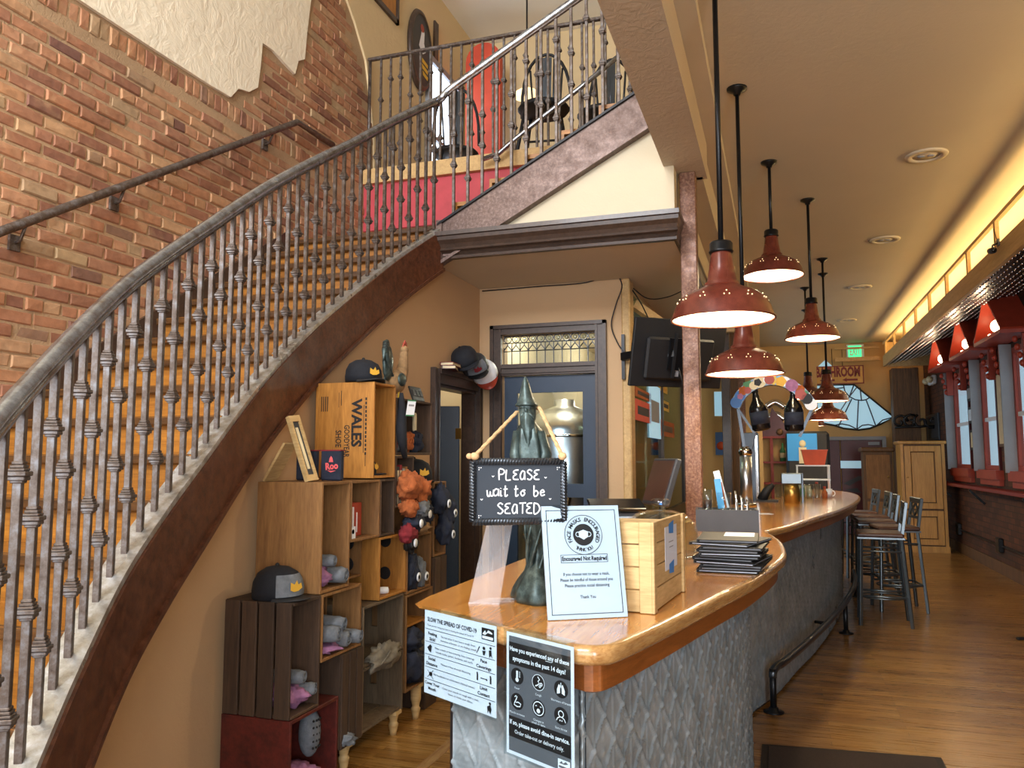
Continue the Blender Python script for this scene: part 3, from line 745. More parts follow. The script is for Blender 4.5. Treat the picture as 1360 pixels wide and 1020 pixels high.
q = ay(800, 105, 7.15); windsor((q.x, 7.15, PZ), PI - .2, 'black bow-back chair by the beam, rightmost upstairs')
q = ay(606, 150, 7.6); windsor((q.x, 7.6, PZ), .4, 'black bow-back chair in front of the bright upper window')
# ------------------------------------------------------------------ doors
# door_1: doorway in the tan wall, blue leaf standing open
d1 = sroot('door_1', (XT, (DO0 + DO1) / 2, 0), 'dark-cased doorway with an open navy blue door')
CW = .11
for y0, y1, z0, z1 in ((DO0 - CW, DO0, 0, DOZ + CW), (DO1, DO1 + .085, 0, DOZ + CW), (DO0, DO1, DOZ, DOZ + CW)):
    m = MB(); m.box(XT, XT + .025, y0, y1, z0, z1)
    if z0 > 0: m.box(XT + .025, XT + .04, y0, y1, z1 - .035, z1); m.box(XT + .025, XT + .034, y0, y1, z0, z0 + .02)
    else:
        m.box(XT + .025, XT + .04, y0, y0 + .03, z0, z1); m.box(XT + .025, XT + .034, y1 - .02, y1, z0, z1)
    m.build('casing', 'dark_trim', d1)
m = MB(); m.box(XT - .12, XT, DO0, DO0 + .02, 0, DOZ); m.box(XT - .12, XT, DO1 - .02, DO1, 0, DOZ); m.box(XT - .12, XT, DO0, DO1, DOZ - .02, DOZ); m.build('jamb', 'dark_trim', d1)
# leaf hinged at the far jamb, swung into the back room
hx, hy = XT - .13, DO1 - .03; ang = math.radians(200)
mt = Matrix.Translation((hx, hy, 0)) @ Matrix.Rotation(ang, 4, 'Z')
lf = MB().box(0, .76, -.02, .02, .02, 1.93, mt, .004).build('door_leaf', 'blue_door', d1)
for z_ in (.3, 1.7): MB().obox((hx, hy - .025, z_), .05, .012, .09).build('hinge', 'brass', d1)
# back room seen through it
struct(MB().box(XL, XL + .02, 5.0, 7.2, 0, SOF).build('wall_back_room', 'cream_wall'))
struct(MB().box(XL, XT - .12, 7.2, 7.25, 0, SOF).build('wall_back_room', 'cream_wall'))
l = bpy.data.lights.new('back_room_lamp', 'POINT'); l.energy = 22; l.color = (1, .85, .6); l.shadow_soft_size = .1
o = bpy.data.objects.new('back_room_lamp', l); o.location = (-3.1, 6.6, 2.6); COL.objects.link(o)

# door_2: blue glazed door with leaded transom
d2 = sroot('door_2', ((DX0 + DX1) / 2, YD, 0), 'navy blue glass door in a dark moulded casing')
cx0, cx1, czt = -2.285, -1.292, 2.61
for x0, x1, z0, z1 in ((cx0, DX0, 0, czt), (DX1, cx1, 0, czt), (DX0, DX1, 2.53, czt)):
    m = MB(); m.box(x0, x1, YD - .03, YD, z0, z1)
    if z0 > 0: m.box(cx0, cx1, YD - .05, YD - .03, z1 - .03, z1); m.box(x0, x1, YD - .04, YD - .03, z0, z0 + .02)
    else:
        a, b = (x0, x0 + .03) if x0 < -2 else (x1 - .03, x1); m.box(a, b, YD - .05, YD - .03, z0, z1)
        a, b = (x1 - .02, x1) if x0 < -2 else (x0, x0 + .02); m.box(a, b, YD - .04, YD - .03, z0, z1)
    m.build('casing', 'dark_trim', d2)
m = MB()
for z0, z1, o_ in ((2.185, 2.28, .0), (2.20, 2.215, .015), (2.245, 2.265, .02)): m.box(DX0, DX1, YD - .02 - o_, YD + .1, z0, z1)
m.build('transom_bar', 'dark_trim', d2)
lf = MB()
lx0, lx1 = DX0 + .01, DX1 - .01
for x0, x1, z0, z1 in ((lx0, lx0 + .11, .02, 2.18), (lx1 - .11, lx1, .02, 2.18), (lx0 + .11, lx1 - .11, 2.04, 2.18), (lx0 + .11, lx1 - .11, .02, .3), (lx0 + .11, lx1 - .11, 1.18, 1.29)): lf.box(x0, x1, YD + .03, YD + .07, z0, z1)
leaf = lf.build('door_leaf', 'blue_door', d2)
MB().box(lx0 + .11, lx1 - .11, YD + .045, YD + .051, .3, 1.18).build('pane', 'clear', leaf)
MB().box(lx0 + .11, lx1 - .11, YD + .045, YD + .051, 1.29, 2.04).build('pane', 'clear', leaf)
m = MB(); m.tube([(lx1 - .05, YD + .0, .95), (lx1 - .05, YD - .02, 1.0), (lx1 - .05, YD - .02, 1.12), (lx1 - .05, YD + .02, 1.16)], .01, 8); m.build('handle', 'brass', leaf)
S = Sheet((DX0, YD + .04, 2.28), (1, 0, 0), (0, 0, 1)); TW, TH = DX1 - DX0, .25
pn = S.rect(MB(), 0, TW, 0, TH, -.003, .0).build('transom_pane', 'clear', d2)
m = MB(); nC = 11; st = TW / nC
def lead(pts, r=.0045): m.tube([S.p(a, b, .003) for a, b in pts], r, 5)
for k in range(nC + 1):
    u = k * st; lead([(u, 0), (u, .115)]); lead([(u, .15), (u + .001, .185)]) if 0 < k < nC else None
for k in range(nC):
    u = (k + .5) * st
    lead([(u - st / 2, .115), (u - st * .36, .135), (u, .165)]); lead([(u + st / 2, .115), (u + st * .36, .135), (u, .165)])
    lead([(u - st / 2, .115), (u - st / 2, .15)]); lead([(u, .165), (u, .185)])
    lead([(u + .45 * st * math.cos(a), .217 + .03 * math.sin(a)) for a in [2 * PI * j / 12 for j in range(13)]])
lead([(0, .115), (TW, .115)]); lead([(0, .185), (TW, .185)]); lead([(0, .003), (TW, .003)]); lead([(0, TH - .002), (TW, TH - .002)])
m.build('lead_tracery', 'gunmetal', pn)
# bevelled pieces: each oval and arch catches light
for k in range(nC):
    u = (k + .5) * st
    b_ = MB(); b_.lathe([(0, .006), (.011, .0045), (.021, .001)], 10, mat=S.mat() @ Matrix.Translation((u, .217, 0))); b_.build('glass_jewel', 'clear', pn)

# ------------------------------------------------------------------ brewery behind the glass
struct(MB().box(-2.5, -.2, 10.8, 10.9, 0, 3.45).build('wall_brewery', 'far_tan'), 'tan brewery wall seen through the glass')
struct(MB().box(-2.5, -2.4, YD + .2, 10.8, 0, SOF).build('wall_brewery', 'cream_wall'), 'pale brewery wall seen through the glass')
def tank(x, y, r, h, label):
    o = thing('brew_tank', label, 'tank', (x, y, 0), 0, 'steel tanks behind the glass door')
    MB().lathe([(.02, .35), (r * .6, .55), (r, .75), (r, h), (r * .9, h + .1), (r * .5, h + .2), (.1, h + .24), (.1, h + .3), (0, h + .3)], 28).build('vessel', 'steel', o, True)
    for z_ in (.8, h * .6, h - .05): MB().lathe([(r, z_ - .015), (r + .012, z_ - .01), (r + .012, z_ + .01), (r, z_ + .015)], 28).build('band', 'chrome', o, True)
    MB().lathe([(0, -.02), (.16, -.02), (.17, 0), (.15, .03), (0, .04)], 16, mat=Matrix.Translation((0, -r, h * .65)) @ Matrix.Rotation(PI / 2, 4, 'X')).build('manway', 'chrome', o, True)
    for a in (.6, 2.2, 3.9, 5.4): MB().tube([(r * .8 * math.cos(a), r * .8 * math.sin(a), 0), (r * .8 * math.cos(a), r * .8 * math.sin(a), .65)], .03, 8).build('leg', 'steel', o, True)
tank(-1.93, 7.3, .4, 1.75, 'steel brewing tank behind the left of the glass door')
tank(-1.7, 9.1, .42, 1.95, 'taller steel brewing tank further back behind the glass door')
tank(-2.0, 10.2, .3, 2.0, 'slim steel tank against the brewery wall')
def bulb_thing(name, label, loc, r, power, color, matn='brew_fill', g=None):
    o = thing(name, label, 'light', loc, 0, g)
    MB().lathe([(0, 0), (r, 0), (r, -.03), (0, -.03)], 20).build('diffuser', matn, o, True)
    MB().lathe([(r * .9, .0), (r * 1.1, 0), (r * 1.1, .02), (0, .02)], 20).build('housing', 'white', o, True)
    l_ = bpy.data.lights.new(name + '_light', 'POINT'); l_.energy = power; l_.color = color; l_.shadow_soft_size = .12
    p_ = bpy.data.objects.new(name + '_light', l_); p_.location = (loc[0], loc[1], loc[2] - .14); COL.objects.link(p_)
bulb_thing('brewery_fill_light', 'round white fill light added under the brewery ceiling near the door', (-1.85, 7.1, SOF - .022), .13, 55, (1, .88, .66))  # fill lights added to brighten the brewery
bulb_thing('brewery_fill_light', 'round white fill light added deep in the brewery', (-1.6, 9.6, SOF - .022), .13, 45, (1, .88, .66))
# glass partition beside the bar (plane x = -1.15)
gp = sroot('window_5', (-1.15, 8.5, 0), 'glass partition between bar and brewery')
for y0, y1 in ((6.45, 8.2), (8.26, 10.2), (10.26, 10.75)): MB().box(-1.155, -1.147, y0, y1, .95, SOF - .05).build('pane', 'dark_pane', gp)
for y_ in (6.42, 8.23, 10.23, 10.78): MB().box(-1.19, -1.12, y_ - .03, y_ + .03, 0, SOF).build('mullion', 'dark_trim', gp)
MB().box(-1.19, -1.12, 6.42, 10.8, 0, .95).build('dado', 'dark_trim', gp); MB().box(-1.19, -1.12, 6.42, 10.8, SOF - .05, SOF).build('head_rail', 'cove_wood', gp)
# stickers and hanging tags on the glass
def sheet_thing(name, label, cat, X, px0, px1, py0, py1, mat, mat2):
    a = ax(px0, (py0 + py1) / 2, X); b = ax(px1, (py0 + py1) / 2, X); zt = ax((px0 + px1) / 2, py0, X).z; zb = ax((px0 + px1) / 2, py1, X).z
    o = thing(name, label, cat, (X, (a.y + b.y) / 2, zb))
    MB().box(X - .002, X + .004, a.y, b.y, zb, zt).build('sheet', mat, o)
    h = zt - zb; MB().box(X + .004, X + .006, a.y + (b.y - a.y) * .15, b.y - (b.y - a.y) * .15, zb + h * .3, zb + h * .7).build('print', mat2, o)
    return o
sheet_thing('window_poster', 'orange poster on the partition glass, upper one below the television', 'poster', -1.140, 843, 864, 518, 530, 'orange_cloth', 'ink')
sheet_thing('window_poster', 'orange and black poster on the partition glass, lower left', 'poster', -1.140, 843, 864, 533, 560, 'booth_red', 'ink')
sheet_thing('window_poster', 'orange patterned card on the partition glass beside the post', 'poster', -1.140, 877, 895, 560, 580, 'orange_cloth', 'dark_trim')
sheet_thing('window_poster', 'pale green paper strip on the partition glass', 'poster', -1.140, 862, 877, 512, 582, 'frosted', 'mid_gray')
sheet_thing('window_poster', 'small yellow card hanging on the partition glass', 'poster', -1.140, 880, 888, 533, 546, 'yellow', 'ink')
sheet_thing('window_poster', 'small yellow card at the top of the partition glass', 'poster', -1.140, 876, 886, 511, 521, 'yellow', 'gold_print')
# orange bin and shelf seen behind the glass
o = thing('wire_shelf', 'white wire shelf unit behind the partition glass', 'shelf', (-1.36, 8.0, 0))
for z_ in (.9, 1.45): MB().box(-1.5, -1.22, 7.75, 8.2, z_, z_ + .02).build('shelf_board', 'white', o)
for x_, y_ in ((-1.49, 7.76), (-1.23, 7.76), (-1.49, 8.19), (-1.23, 8.19)): MB().tube([(x_, y_, 0), (x_, y_, 1.75)], .012, 6).build('post', 'white', o)
o = thing('storage_bin', 'red-orange plastic bin on the wire shelf behind the glass', 'bin', (-1.36, 7.98, 1.471))
m = MB(); m.add([(-.10, -.15, 0), (.10, -.15, 0), (.10, .15, 0), (-.10, .15, 0), (-.12, -.18, .16), (.12, -.18, .16), (.12, .18, .16), (-.12, .18, .16)], [(3, 2, 1, 0), (0, 1, 5, 4), (1, 2, 6, 5), (2, 3, 7, 6), (3, 0, 4, 7)]); m.build('tub', 'orange_bin', o, True)
MB().box(-.125, .125, -.19, .19, .15, .17).build('rim', 'orange_bin', o, True)

# ------------------------------------------------------------------ television, cables, brace
tv = thing('television', 'black flat television seen from behind on a wall arm beside the post', 'television', (-.93, 6.0, 1.98))
mt = Matrix.Translation((-.70, 6.08, 2.29)) @ Matrix.Rotation(math.radians(38), 4, 'Z') @ Matrix.Rotation(math.radians(14), 4, 'X')
MB().box(-.40, .40, -.0, .03, -.26, .26, mt, .006).build('screen_body', 'black', tv)
MB().box(-.30, .28, -.045, .0, -.20, .12, mt, .015).build('rear_housing', 'black', tv)
MB().box(-.12, .12, -.065, -.045, -.12, .12, mt).build('mount_plate', 'black_metal', tv)
for u_ in (-.08, .08): MB().box(u_ - .012, u_ + .012, -.075, -.065, -.18, .16, mt).build('mount_rail', 'gunmetal', tv)
MB().box(-.05, -.02, -.055, -.045, -.17, -.05, mt).build('port_strip', 'mid_gray', tv)
MB().box(-1.165, -1.14, YD - .06, YD - .02, 2.12, 2.48).build('wall_plate', 'black_metal', tv)
MB().sq((-1.15, YD - .05, 2.3), (-.95, 6.02, 2.3), .06).sq((-.95, 6.02, 2.3), (-.72, 5.99, 2.28), .05).build('arm', 'black_metal', tv)
MB().tube([mt @ Vector(p) for p in ((-.03, -.06, -.1), (-.0, -.09, -.2), (.02, -.07, -.29), (.1, -.06, -.24), (.16, -.07, -.12))], .006, 6).build('cable', 'black', tv)
def cable(pts, label, r=.005, name='cable', mat='black'): return tag(MB().tube(spline(pts, 6), r, 6).build(name, mat), label, 'cable')
cable([(XT + .03, YD - .02, SOF - .02), (-1.9, YD - .02, SOF - .015), (-1.45, YD - .02, SOF - .01), ay(812, 362, YD - .03), ay(826, 378, YD - .03), ay(818, 405, YD - .03), ay(812, 432, YD - .03), ay(820, 455, YD - .05), ay(832, 472, YD - .06)], 'black cable running under the low ceiling and down to the television')
cable([(-1.12, 6.4, SOF - .03), (-1.0, 6.5, SOF - .12), (-.85, 6.6, SOF - .1), (-.7, 6.7, SOF - .02)], 'slack black cable loop below the low ceiling beside the post')
cable([(-1.12, 6.38, SOF - .04), (-1.02, 6.3, SOF - .2), (-.92, 6.1, 2.55)], 'black cable dropping from the low ceiling onto the television')
tag(MB().sq((-1.12, 6.5, 2.78), (-.62, 6.9, 2.42), .07).build('diagonal_brace', 'cove_wood'), 'pale diagonal timber brace above the television', 'brace')

# caps and books on the door_1 casing
def cap(name, label, loc, rz, crown, brim, panel=None, s=1.0, badge='gold_print', tilt=(0, 0), grp='baseball caps', brimless=False):
    o = thing(name, label, 'cap', loc, rz, grp); o.rotation_euler = (tilt[0], tilt[1], rz); o.scale = (s, s, s)
    def prof(k): return [(.098, 0), (.1, .03), (.095, .065), (.078, .098), (.045, .118), (.01, .124), (0, .124)][k]
    MB().lathe([prof(k) for k in range(7)], 20, fn=lambda a, z: 1 + .05 * math.cos(a) - .0).build('crown', crown, o, True)
    MB().ball((0, 0, .126), .009, n=8, m=5).build('button', brim, o, True)
    if panel:
        vs_, fs = [], []
        for i, z_ in enumerate((.012, .04, .07, .095)):
            r_ = {0: .101, 1: .102, 2: .095, 3: .082}[i]
            for j in range(9):
                a = -.75 + 1.5 * j / 8; vs_.append(((r_ * (1 + .05 * math.cos(a)) + .002) * math.cos(a), (r_ * (1 + .05 * math.cos(a)) + .002) * math.sin(a), z_))
        for i in range(3):
            for j in range(8): fs.append((i * 9 + j, i * 9 + j + 1, (i + 1) * 9 + j + 1, (i + 1) * 9 + j))
        p_ = MB().add(vs_, fs, True).build('front_panel', panel, o, True)
    b_ = MB(); vs_ = []
    for zz in (0, .005):
        for j in range(11):
            a = -.95 + 1.9 * j / 10; ca, sa = math.cos(a), math.sin(a)
            vs_.append((.1 * ca, .097 * sa, .004 + zz)); ext = .075 * max(0, math.cos(a * 1.55)); vs_.append((.1 * ca + ext, .1 * sa, .004 + zz - .02 * (sa ** 2)))
    fs = []
    for j in range(10):
        fs += [(2 * j, 2 * j + 1, 2 * j + 3, 2 * j + 2), (22 + 2 * j, 22 + 2 * j + 2, 22 + 2 * j + 3, 22 + 2 * j + 1), (2 * j + 1, 22 + 2 * j + 1, 22 + 2 * j + 3, 2 * j + 3)]
    b_.add(vs_, fs, True).build('brim', brim, o, True)
    if badge:
        q_ = MB(); S_ = Sheet((.109, 0, .05), (0, 1, 0), (-.12, 0, 1))
        S_.poly(q_, [(-.03, -.012), (-.012, -.02), (.01, -.018), (.03, -.008), (.026, .012), (.012, .006), (.006, .024), (-.008, .008), (-.026, .018)], .004); q_.build('badge', badge, o, True)
    return o
zc = DOZ + CW
for k, (y_, c_) in enumerate(((5.50, 'maroon'), (5.52, 'oxide_red'))):
    o = thing('book', ('dark red book lying on the door casing, lower one', 'brick-red book lying on the door casing, upper one')[k], 'book', (XT + .05, y_, zc + k * .028), .3 - k * .2, 'books on the door casing')
    MB().box(-.05, .05, -.12, .12, 0, .004).box(-.05, .05, -.12, .12, .022, .026).box(-.052, -.046, -.12, .12, 0, .026).build('cover', c_, o, True); MB().box(-.045, .048, -.115, .115, .004, .022).build('pages', 'ivory', o, True)
cap('baseball_cap', 'black baseball cap lying on its side at the left on the door casing', (XT + .09, 5.72, zc + .08), -.9, 'navy_cap', 'navy_cap', None, 1.1, None, (.5, .35))
cap('baseball_cap', 'grey and black baseball cap in the middle above the open door', (XT + .10, 5.91, zc + .05), -.9, 'dark_gray', 'black', 'gray_cloth', 1.1, 'red_cloth', (.45, .5))
cap('baseball_cap', 'white cap with red brim hanging at the right above the open door', (XT + .11, 6.10, zc + .02), -.9, 'white', 'red_paint', 'white', 1.1, None, (.5, .75))
# ------------------------------------------------------------------ crates used as shelves (open to +x)
XF, XK = -2.0, -2.352
def crate(label, y0, y1, z0, z1, mat, side='solid', back='solid', xf=XF, xk=XK, th=.013, hole=None, floor_slats=False, name='wooden_crate', near=None, backmat=None, front_slats=0, grp='wooden crates stacked as shelves'):
    o = thing(name, label, 'crate', ((xf + xk) / 2, (y0 + y1) / 2, z0), 0, grp)
    e = .0015; y0, y1, z0, z1 = y0 + e, y1 - e, z0 + e, z1 - e
    bm_ = backmat or mat
    def panel(nm, yy0, yy1, style, m_):
        if style == 'solid': MB().box(xk, xf, yy0, yy1, z0, z1, None, .002).build(nm, m_, o)
        elif style == 'slats':
            n_ = 4; w_ = (xf - xk) / n_
            for k in range(n_): MB().box(xk + k * w_ + .006, xk + (k + 1) * w_ - .006, yy0, yy1, z0, z1, None, .002).build('slat', m_, o)
        elif style == 'hole':
            # end board with a hand slot: boards above, below and either side of it
            zm, xm = (z0 + z1) / 2 + .03, (xf + xk) / 2; hw, hh = .02, min(.07, (z1 - z0) * .25)
            MB().box(xk, xm - hw, yy0, yy1, z0, z1).box(xm + hw, xf, yy0, yy1, z0, z1).box(xm - hw, xm + hw, yy0, yy1, z0, zm - hh).box(xm - hw, xm + hw, yy0, yy1, zm + hh, z1).build(nm, m_, o)
        elif style == 'rounds':
            m = MB(); m.box(xk, xf, yy0, yy1, z0, z1); pn_ = m.build(nm, m_, o)
            for zz in (z0 + (z1 - z0) * .3, z0 + (z1 - z0) * .85): MB().lathe([(.032, -.0012), (.036, -.001), (0, -.0012)], 16, mat=Matrix.Translation(((xf + xk) / 2 + .05, yy0, zz)) @ Matrix.Rotation(PI / 2, 4, 'X') @ Matrix.Scale(-1, 4, (0, 0, 1))).build('finger_hole', 'black', pn_)
    panel('side', y0, y0 + th, near or side, mat)
    panel('side', y1 - th, y1, hole or side, mat)
    MB().box(xk, xf, y0 + th, y1 - th, z1 - th, z1, None, .002).build('top_board', mat, o)
    if floor_slats:
        w_ = (xf - xk) / 3
        for k in range(3): MB().box(xk + k * w_ + .004, xk + (k + 1) * w_ - .01, y0 + th, y1 - th, z0, z0 + th).build('slat', mat, o)
    else: MB().box(xk, xf, y0 + th, y1 - th, z0, z0 + th, None, .002).build('bottom_board', mat, o)
    if back == 'solid': MB().box(xk, xk + .008, y0 + th, y1 - th, z0 + th, z1 - th).build('back_board', bm_, o)
    else:
        n_ = max(2, round((y1 - y0 - 2 * th) / .075)); w_ = (y1 - y0 - 2 * th) / n_
        for k in range(n_): MB().box(xk, xk + .009, y0 + th + k * w_ + .006, y0 + th + (k + 1) * w_ - .006, z0 + th, z1 - th).build('slat', bm_, o)
    if front_slats:
        w_ = (y1 - y0) / front_slats
        for k in range(front_slats): MB().box(xf, xf + .010, y0 + k * w_ + .005, y0 + (k + 1) * w_ - .005, z0, z1, None, .002).build('slat', mat, o)
    return o
crA = crate('dark red painted crate lowest in the stack, beside the tan wall', 2.99, 3.385, .02, .385, 'crate_red', th=.016)
crate('dark slatted crate standing on the red crate under a black cap', 2.985, 3.215, .386, .876, 'crate_dark', near='slats', back='slats', side='solid')
crate('plain golden-brown crate with framed sign and navy drink sleeves on top', 3.20, 3.462, .878, 1.388, 'crate_brown', th=.014)
crate('brown crate with hand hole holding grey rolled clothes', 3.222, 3.585, .57, .876, 'crate_brown', hole='hole')
crate('dark crate with slatted front below the grey rolled clothes', 3.39, 3.60, .13, .568, 'crate_dark', front_slats=3, back='slats')
crW = crate('upright orange wooden shoe crate with black stencilled lettering', 3.68, 3.932, 1.392, 1.9, 'crate_orange')
crate('brown crate holding a red box', 3.464, 3.765, 1.085, 1.388, 'crate_brown', hole='solid')
crate('small recessed crate with finger hole under the red box crate', 3.47, 3.76, .88, 1.083, 'crate_brown', xf=-2.1, hole='rounds')
crate('orange-brown crate with two round finger holes, middle of the shelves', 3.766, 4.085, .755, 1.083, 'crate_orange', hole='rounds')
crate('weathered crate with slot handle above the folded plaid cloth', 3.604, 4.06, .45, .753, 'crate_gray', hole='hole')
crate('weathered crate with slatted floor, lowest beside the turned leg', 3.604, 4.06, .13, .448, 'crate_gray', hole='hole', floor_slats=True)
crate('tall narrow brown crate behind the shoe crate', 3.768, 3.935, 1.085, 1.388, 'crate_dark', back='slats')
crate('dark crate beside the doorway holding orange and navy rolls', 3.94, 4.415, 1.515, 1.835, 'crate_dark', th=.014)
crate('small dark crate of upright books under the dark crate', 3.94, 4.17, 1.225, 1.512, 'crate_dark', back='slats')
crate('brown crate of navy gloves above an open slatted crate', 4.09, 4.42, .735, 1.062, 'crate_brown', th=.014)
crate('open slatted crate near the doorway with a low inner shelf', 4.09, 4.45, .2, .733, 'crate_brown', side='solid', back='slats')
crate('narrow slatted crate beside the doorway hung with navy gloves', 4.452, 4.64, .9, 1.355, 'crate_brown', back='slats')
crate('narrow dark crate lowest beside the doorway', 4.452, 4.64, .3, .898, 'crate_dark', back='slats', front_slats=2)
MBs = MB().box(XK + .01, XF - .03, 4.105, 4.435, .54, .552)
tag(MBs.build('loose_board', 'crate_orange'), 'loose pale board lying inside the slatted crate near the doorway', 'board')
# turned legs
def turned(loc, label):
    o = thing('turned_leg', label, 'leg', (loc[0], loc[1], 0), 0, 'turned furniture legs under the crates')
    MB().lathe([(0, 0), (.018, 0), (.02, .02), (.026, .05), (.028, .06), (.02, .07), (.024, .09), (.03, .11), (.03, loc[2])], 14).build('turning', 'crate_pale', o, True)
    MB().box(-.033, .033, -.033, .033, loc[2] - .02, loc[2]).build('block', 'crate_pale', o, True)
turned((-2.035, 3.50, .13), 'pale turned wooden leg under the slat-front crate')
turned((-2.035, 4.02, .13), 'pale turned wooden leg under the weathered slatted-floor crate')
turned((-2.035, 4.30, .20), 'pale turned wooden leg under the open slatted crate')
for yy in (4.55,):
    tag(MB().box(-2.3, -2.05, 4.46, 4.63, 0, .3, None, .005).build('plinth_block', 'crate_dark'), 'dark block under the narrow crate by the doorway', 'block')

# stencilled lettering on the shoe crate's side (faces the viewer, reads downwards)
S = Sheet(((XF + XK) / 2, 3.6815, 1.646), (0, 0, -1), (1, 0, 0))   # u runs down, v to the right
def fixsheet(S_): S_.N = Vector((0, -1, 0)); return S_
fixsheet(S)
for w_ in (('WALES', -.036, .072, .082, .0012, .003, .255), ('GOODYEAR', .058, .016, .046, .0012, .0008, .17), ('SHOE', .046, -.034, .048, .0012, .0008, .09)):
    m = MB(); S.text(m, *w_); m.build('stencil_word', 'ink', crW)
m = MB()
S.rect(m, -.21, -.13, -.02, -.017, 0, .001); S.rect(m, -.2, -.12, -.035, -.033, 0, .001); S.rect(m, -.13, .12, .115, .118, 0, .001); S.rect(m, .12, .19, .128, .131, 0, .001)
for k in range(14): S.rect(m, -.17 + k * .022, -.155 + k * .022, .125, .134, 0, .001)
for k in range(4): S.rect(m, -.18, -.10, -.105 - k * .012, -.100 - k * .012, 0, .001)
m.build('stencil_rules', 'ink', crW)['kind'] = 'stuff'

# ------------------------------------------------------------------ things in and on the crates
def roll(label, p, L, r, rz, mat, name='rolled_garment', ry=0, grp='rolled clothes in the crates'):
    o = thing(name, label, 'clothing', p, rz, grp); o.rotation_euler = (0, ry, rz)
    sd = R.random() * 9
    mb_ = MB(); n = 14; K = 7; vs_ = []; fs = []
    for i in range(K):
        x = -L / 2 + L * i / (K - 1); sc_ = .88 if i in (0, K - 1) else 1
        for j in range(n):
            a = 2 * PI * j / n; q = r * sc_ * (1 + .09 * math.sin(3 * a + sd + i * .7) + .05 * math.sin(7 * a + i * 2.1))
            vs_.append((x, q * math.cos(a), r * .98 + q * math.sin(a) * .95))
    for i in range(K - 1):
        for j in range(n): fs.append((i * n + j, i * n + (j + 1) % n, (i + 1) * n + (j + 1) % n, (i + 1) * n + j))
    mb_.add(vs_, fs + [tuple(range(n))[::-1], tuple(range((K - 1) * n, K * n))], True); mb_.build('roll_body', mat, o, True)
    sp = [(L / 2 + .002, r * .85 * (k / 22) * math.cos(k * .62), r + r * .82 * (k / 22) * math.sin(k * .62)) for k in range(23)]
    MB().tube(sp, r * .07, 5).build('spiral_edge', mat, o, True); return o
def crumple(name, label, p, rx, ry, rz_, mat, cat='clothing', grp=None, seed=1):
    r_ = random.Random(seed); ph = [r_.uniform(0, 6) for _ in range(6)]
    o = thing(name, label, cat, p, 0, grp)
    from mathutils import noise as _nz
    so_ = Vector((ph[0], ph[1], ph[2])) * 3; m = MB(); m.ball((0, 0, rz_), rx, ry, rz_, 30, 18)
    def crease(v_):
        d_ = Vector((v_[0] / rx, v_[1] / ry, (v_[2] - rz_) / rz_)); q_ = _nz.noise(d_ * 1.6 + so_) * .35 + (abs(_nz.noise(d_ * 3.4 + so_ * 2)) - .2) * .55; k_ = 1 + q_
        return (v_[0] * k_, v_[1] * k_, max(0, rz_ + (v_[2] - rz_) * k_))
    m.v = [crease(v_) for v_ in m.v]
    m.build('body', mat, o, True)
    for k in range(3):
        a0 = ph[k]; pts = [(rx * .98 * math.cos(a0 + t_ * .5) * math.cos(t_ * .6 - .2), ry * .98 * math.sin(a0 + t_ * .5) * math.cos(t_ * .6 - .2), rz_ + rz_ * math.sin(t_ * .6 - .2)) for t_ in [q * .25 for q in range(7)]]
        MB().tube(pts, min(rx, ry) * .1, 6).build('fold', mat, o, True)
    return o
X0 = -2.12
crumple('folded_clothes', 'pink and grey bundle inside the red crate', (-2.10, 3.2, .037), .09, .1, .045, 'pink_cloth', seed=3)
o = thing('knit_slipper', 'grey perforated clog standing in the red crate', 'shoe', (-2.1, 3.3, .125)); m = MB(); m.ball((0, 0, .11), .05, .055, .11, 16, 10); m.build('upper', 'gray_cloth', o, True)
for i in range(5):
    for j in range(4): MB().ball((.046 * math.cos(-.6 + j * .35), .05 * math.sin(-.6 + j * .35), .05 + i * .03), .006, n=6, m=4).build('vent_hole', 'black', o, True)
crumple('folded_clothes', 'mauve crumpled clothes in the dark slatted crate', (-2.11, 3.11, .400), .1, .075, .055, 'pink_cloth', seed=5)
roll('grey rolled garment on top in the dark slatted crate', (-2.09, 3.10, .505), .15, .032, .15, 'gray_cloth')
roll('grey rolled garment at the front edge of the dark slatted crate', (-2.06, 3.165, .44), .12, .03, .25, 'gray_cloth')
crumple('folded_clothes', 'pink patterned clothes lying under grey rolls in the brown crate', (-2.10, 3.34, .584), .1, .09, .028, 'pink_cloth', seed=8)
roll('large grey roll at the left of the brown hand-hole crate', (-2.07, 3.31, .64), .2, .04, .12, 'gray_cloth')
roll('grey roll in the middle of the brown hand-hole crate', (-2.07, 3.41, .60), .19, .04, .1, 'gray_cloth')
roll('grey roll stacked on the others in the brown hand-hole crate', (-2.07, 3.385, .678), .17, .036, .1, 'gray_cloth')
roll('grey roll at the right of the brown hand-hole crate', (-2.04, 3.50, .60), .16, .035, .1, 'gray_cloth')
crumple('folded_clothes', 'mauve clothes bundled at the bottom of the golden-brown crate', (-2.09, 3.29, .893), .08, .06, .05, 'pink_cloth', seed=9)
roll('upper grey roll in the golden-brown crate', (-2.08, 3.32, .985), .15, .03, .1, 'gray_cloth'); roll('lower grey roll in the golden-brown crate', (-2.06, 3.39, .9), .15, .04, .1, 'gray_cloth')
crumple('folded_plaid_shirt', 'grey plaid cloth hanging over the edge between weathered crates', (-1.995, 3.82, .40), .05, .15, .06, 'plaid_cloth', seed=11)
roll('white rolled paper in the orange-brown holed crate', (-2.08, 3.87, .77), .14, .02, .6, 'white', 'paper_roll')
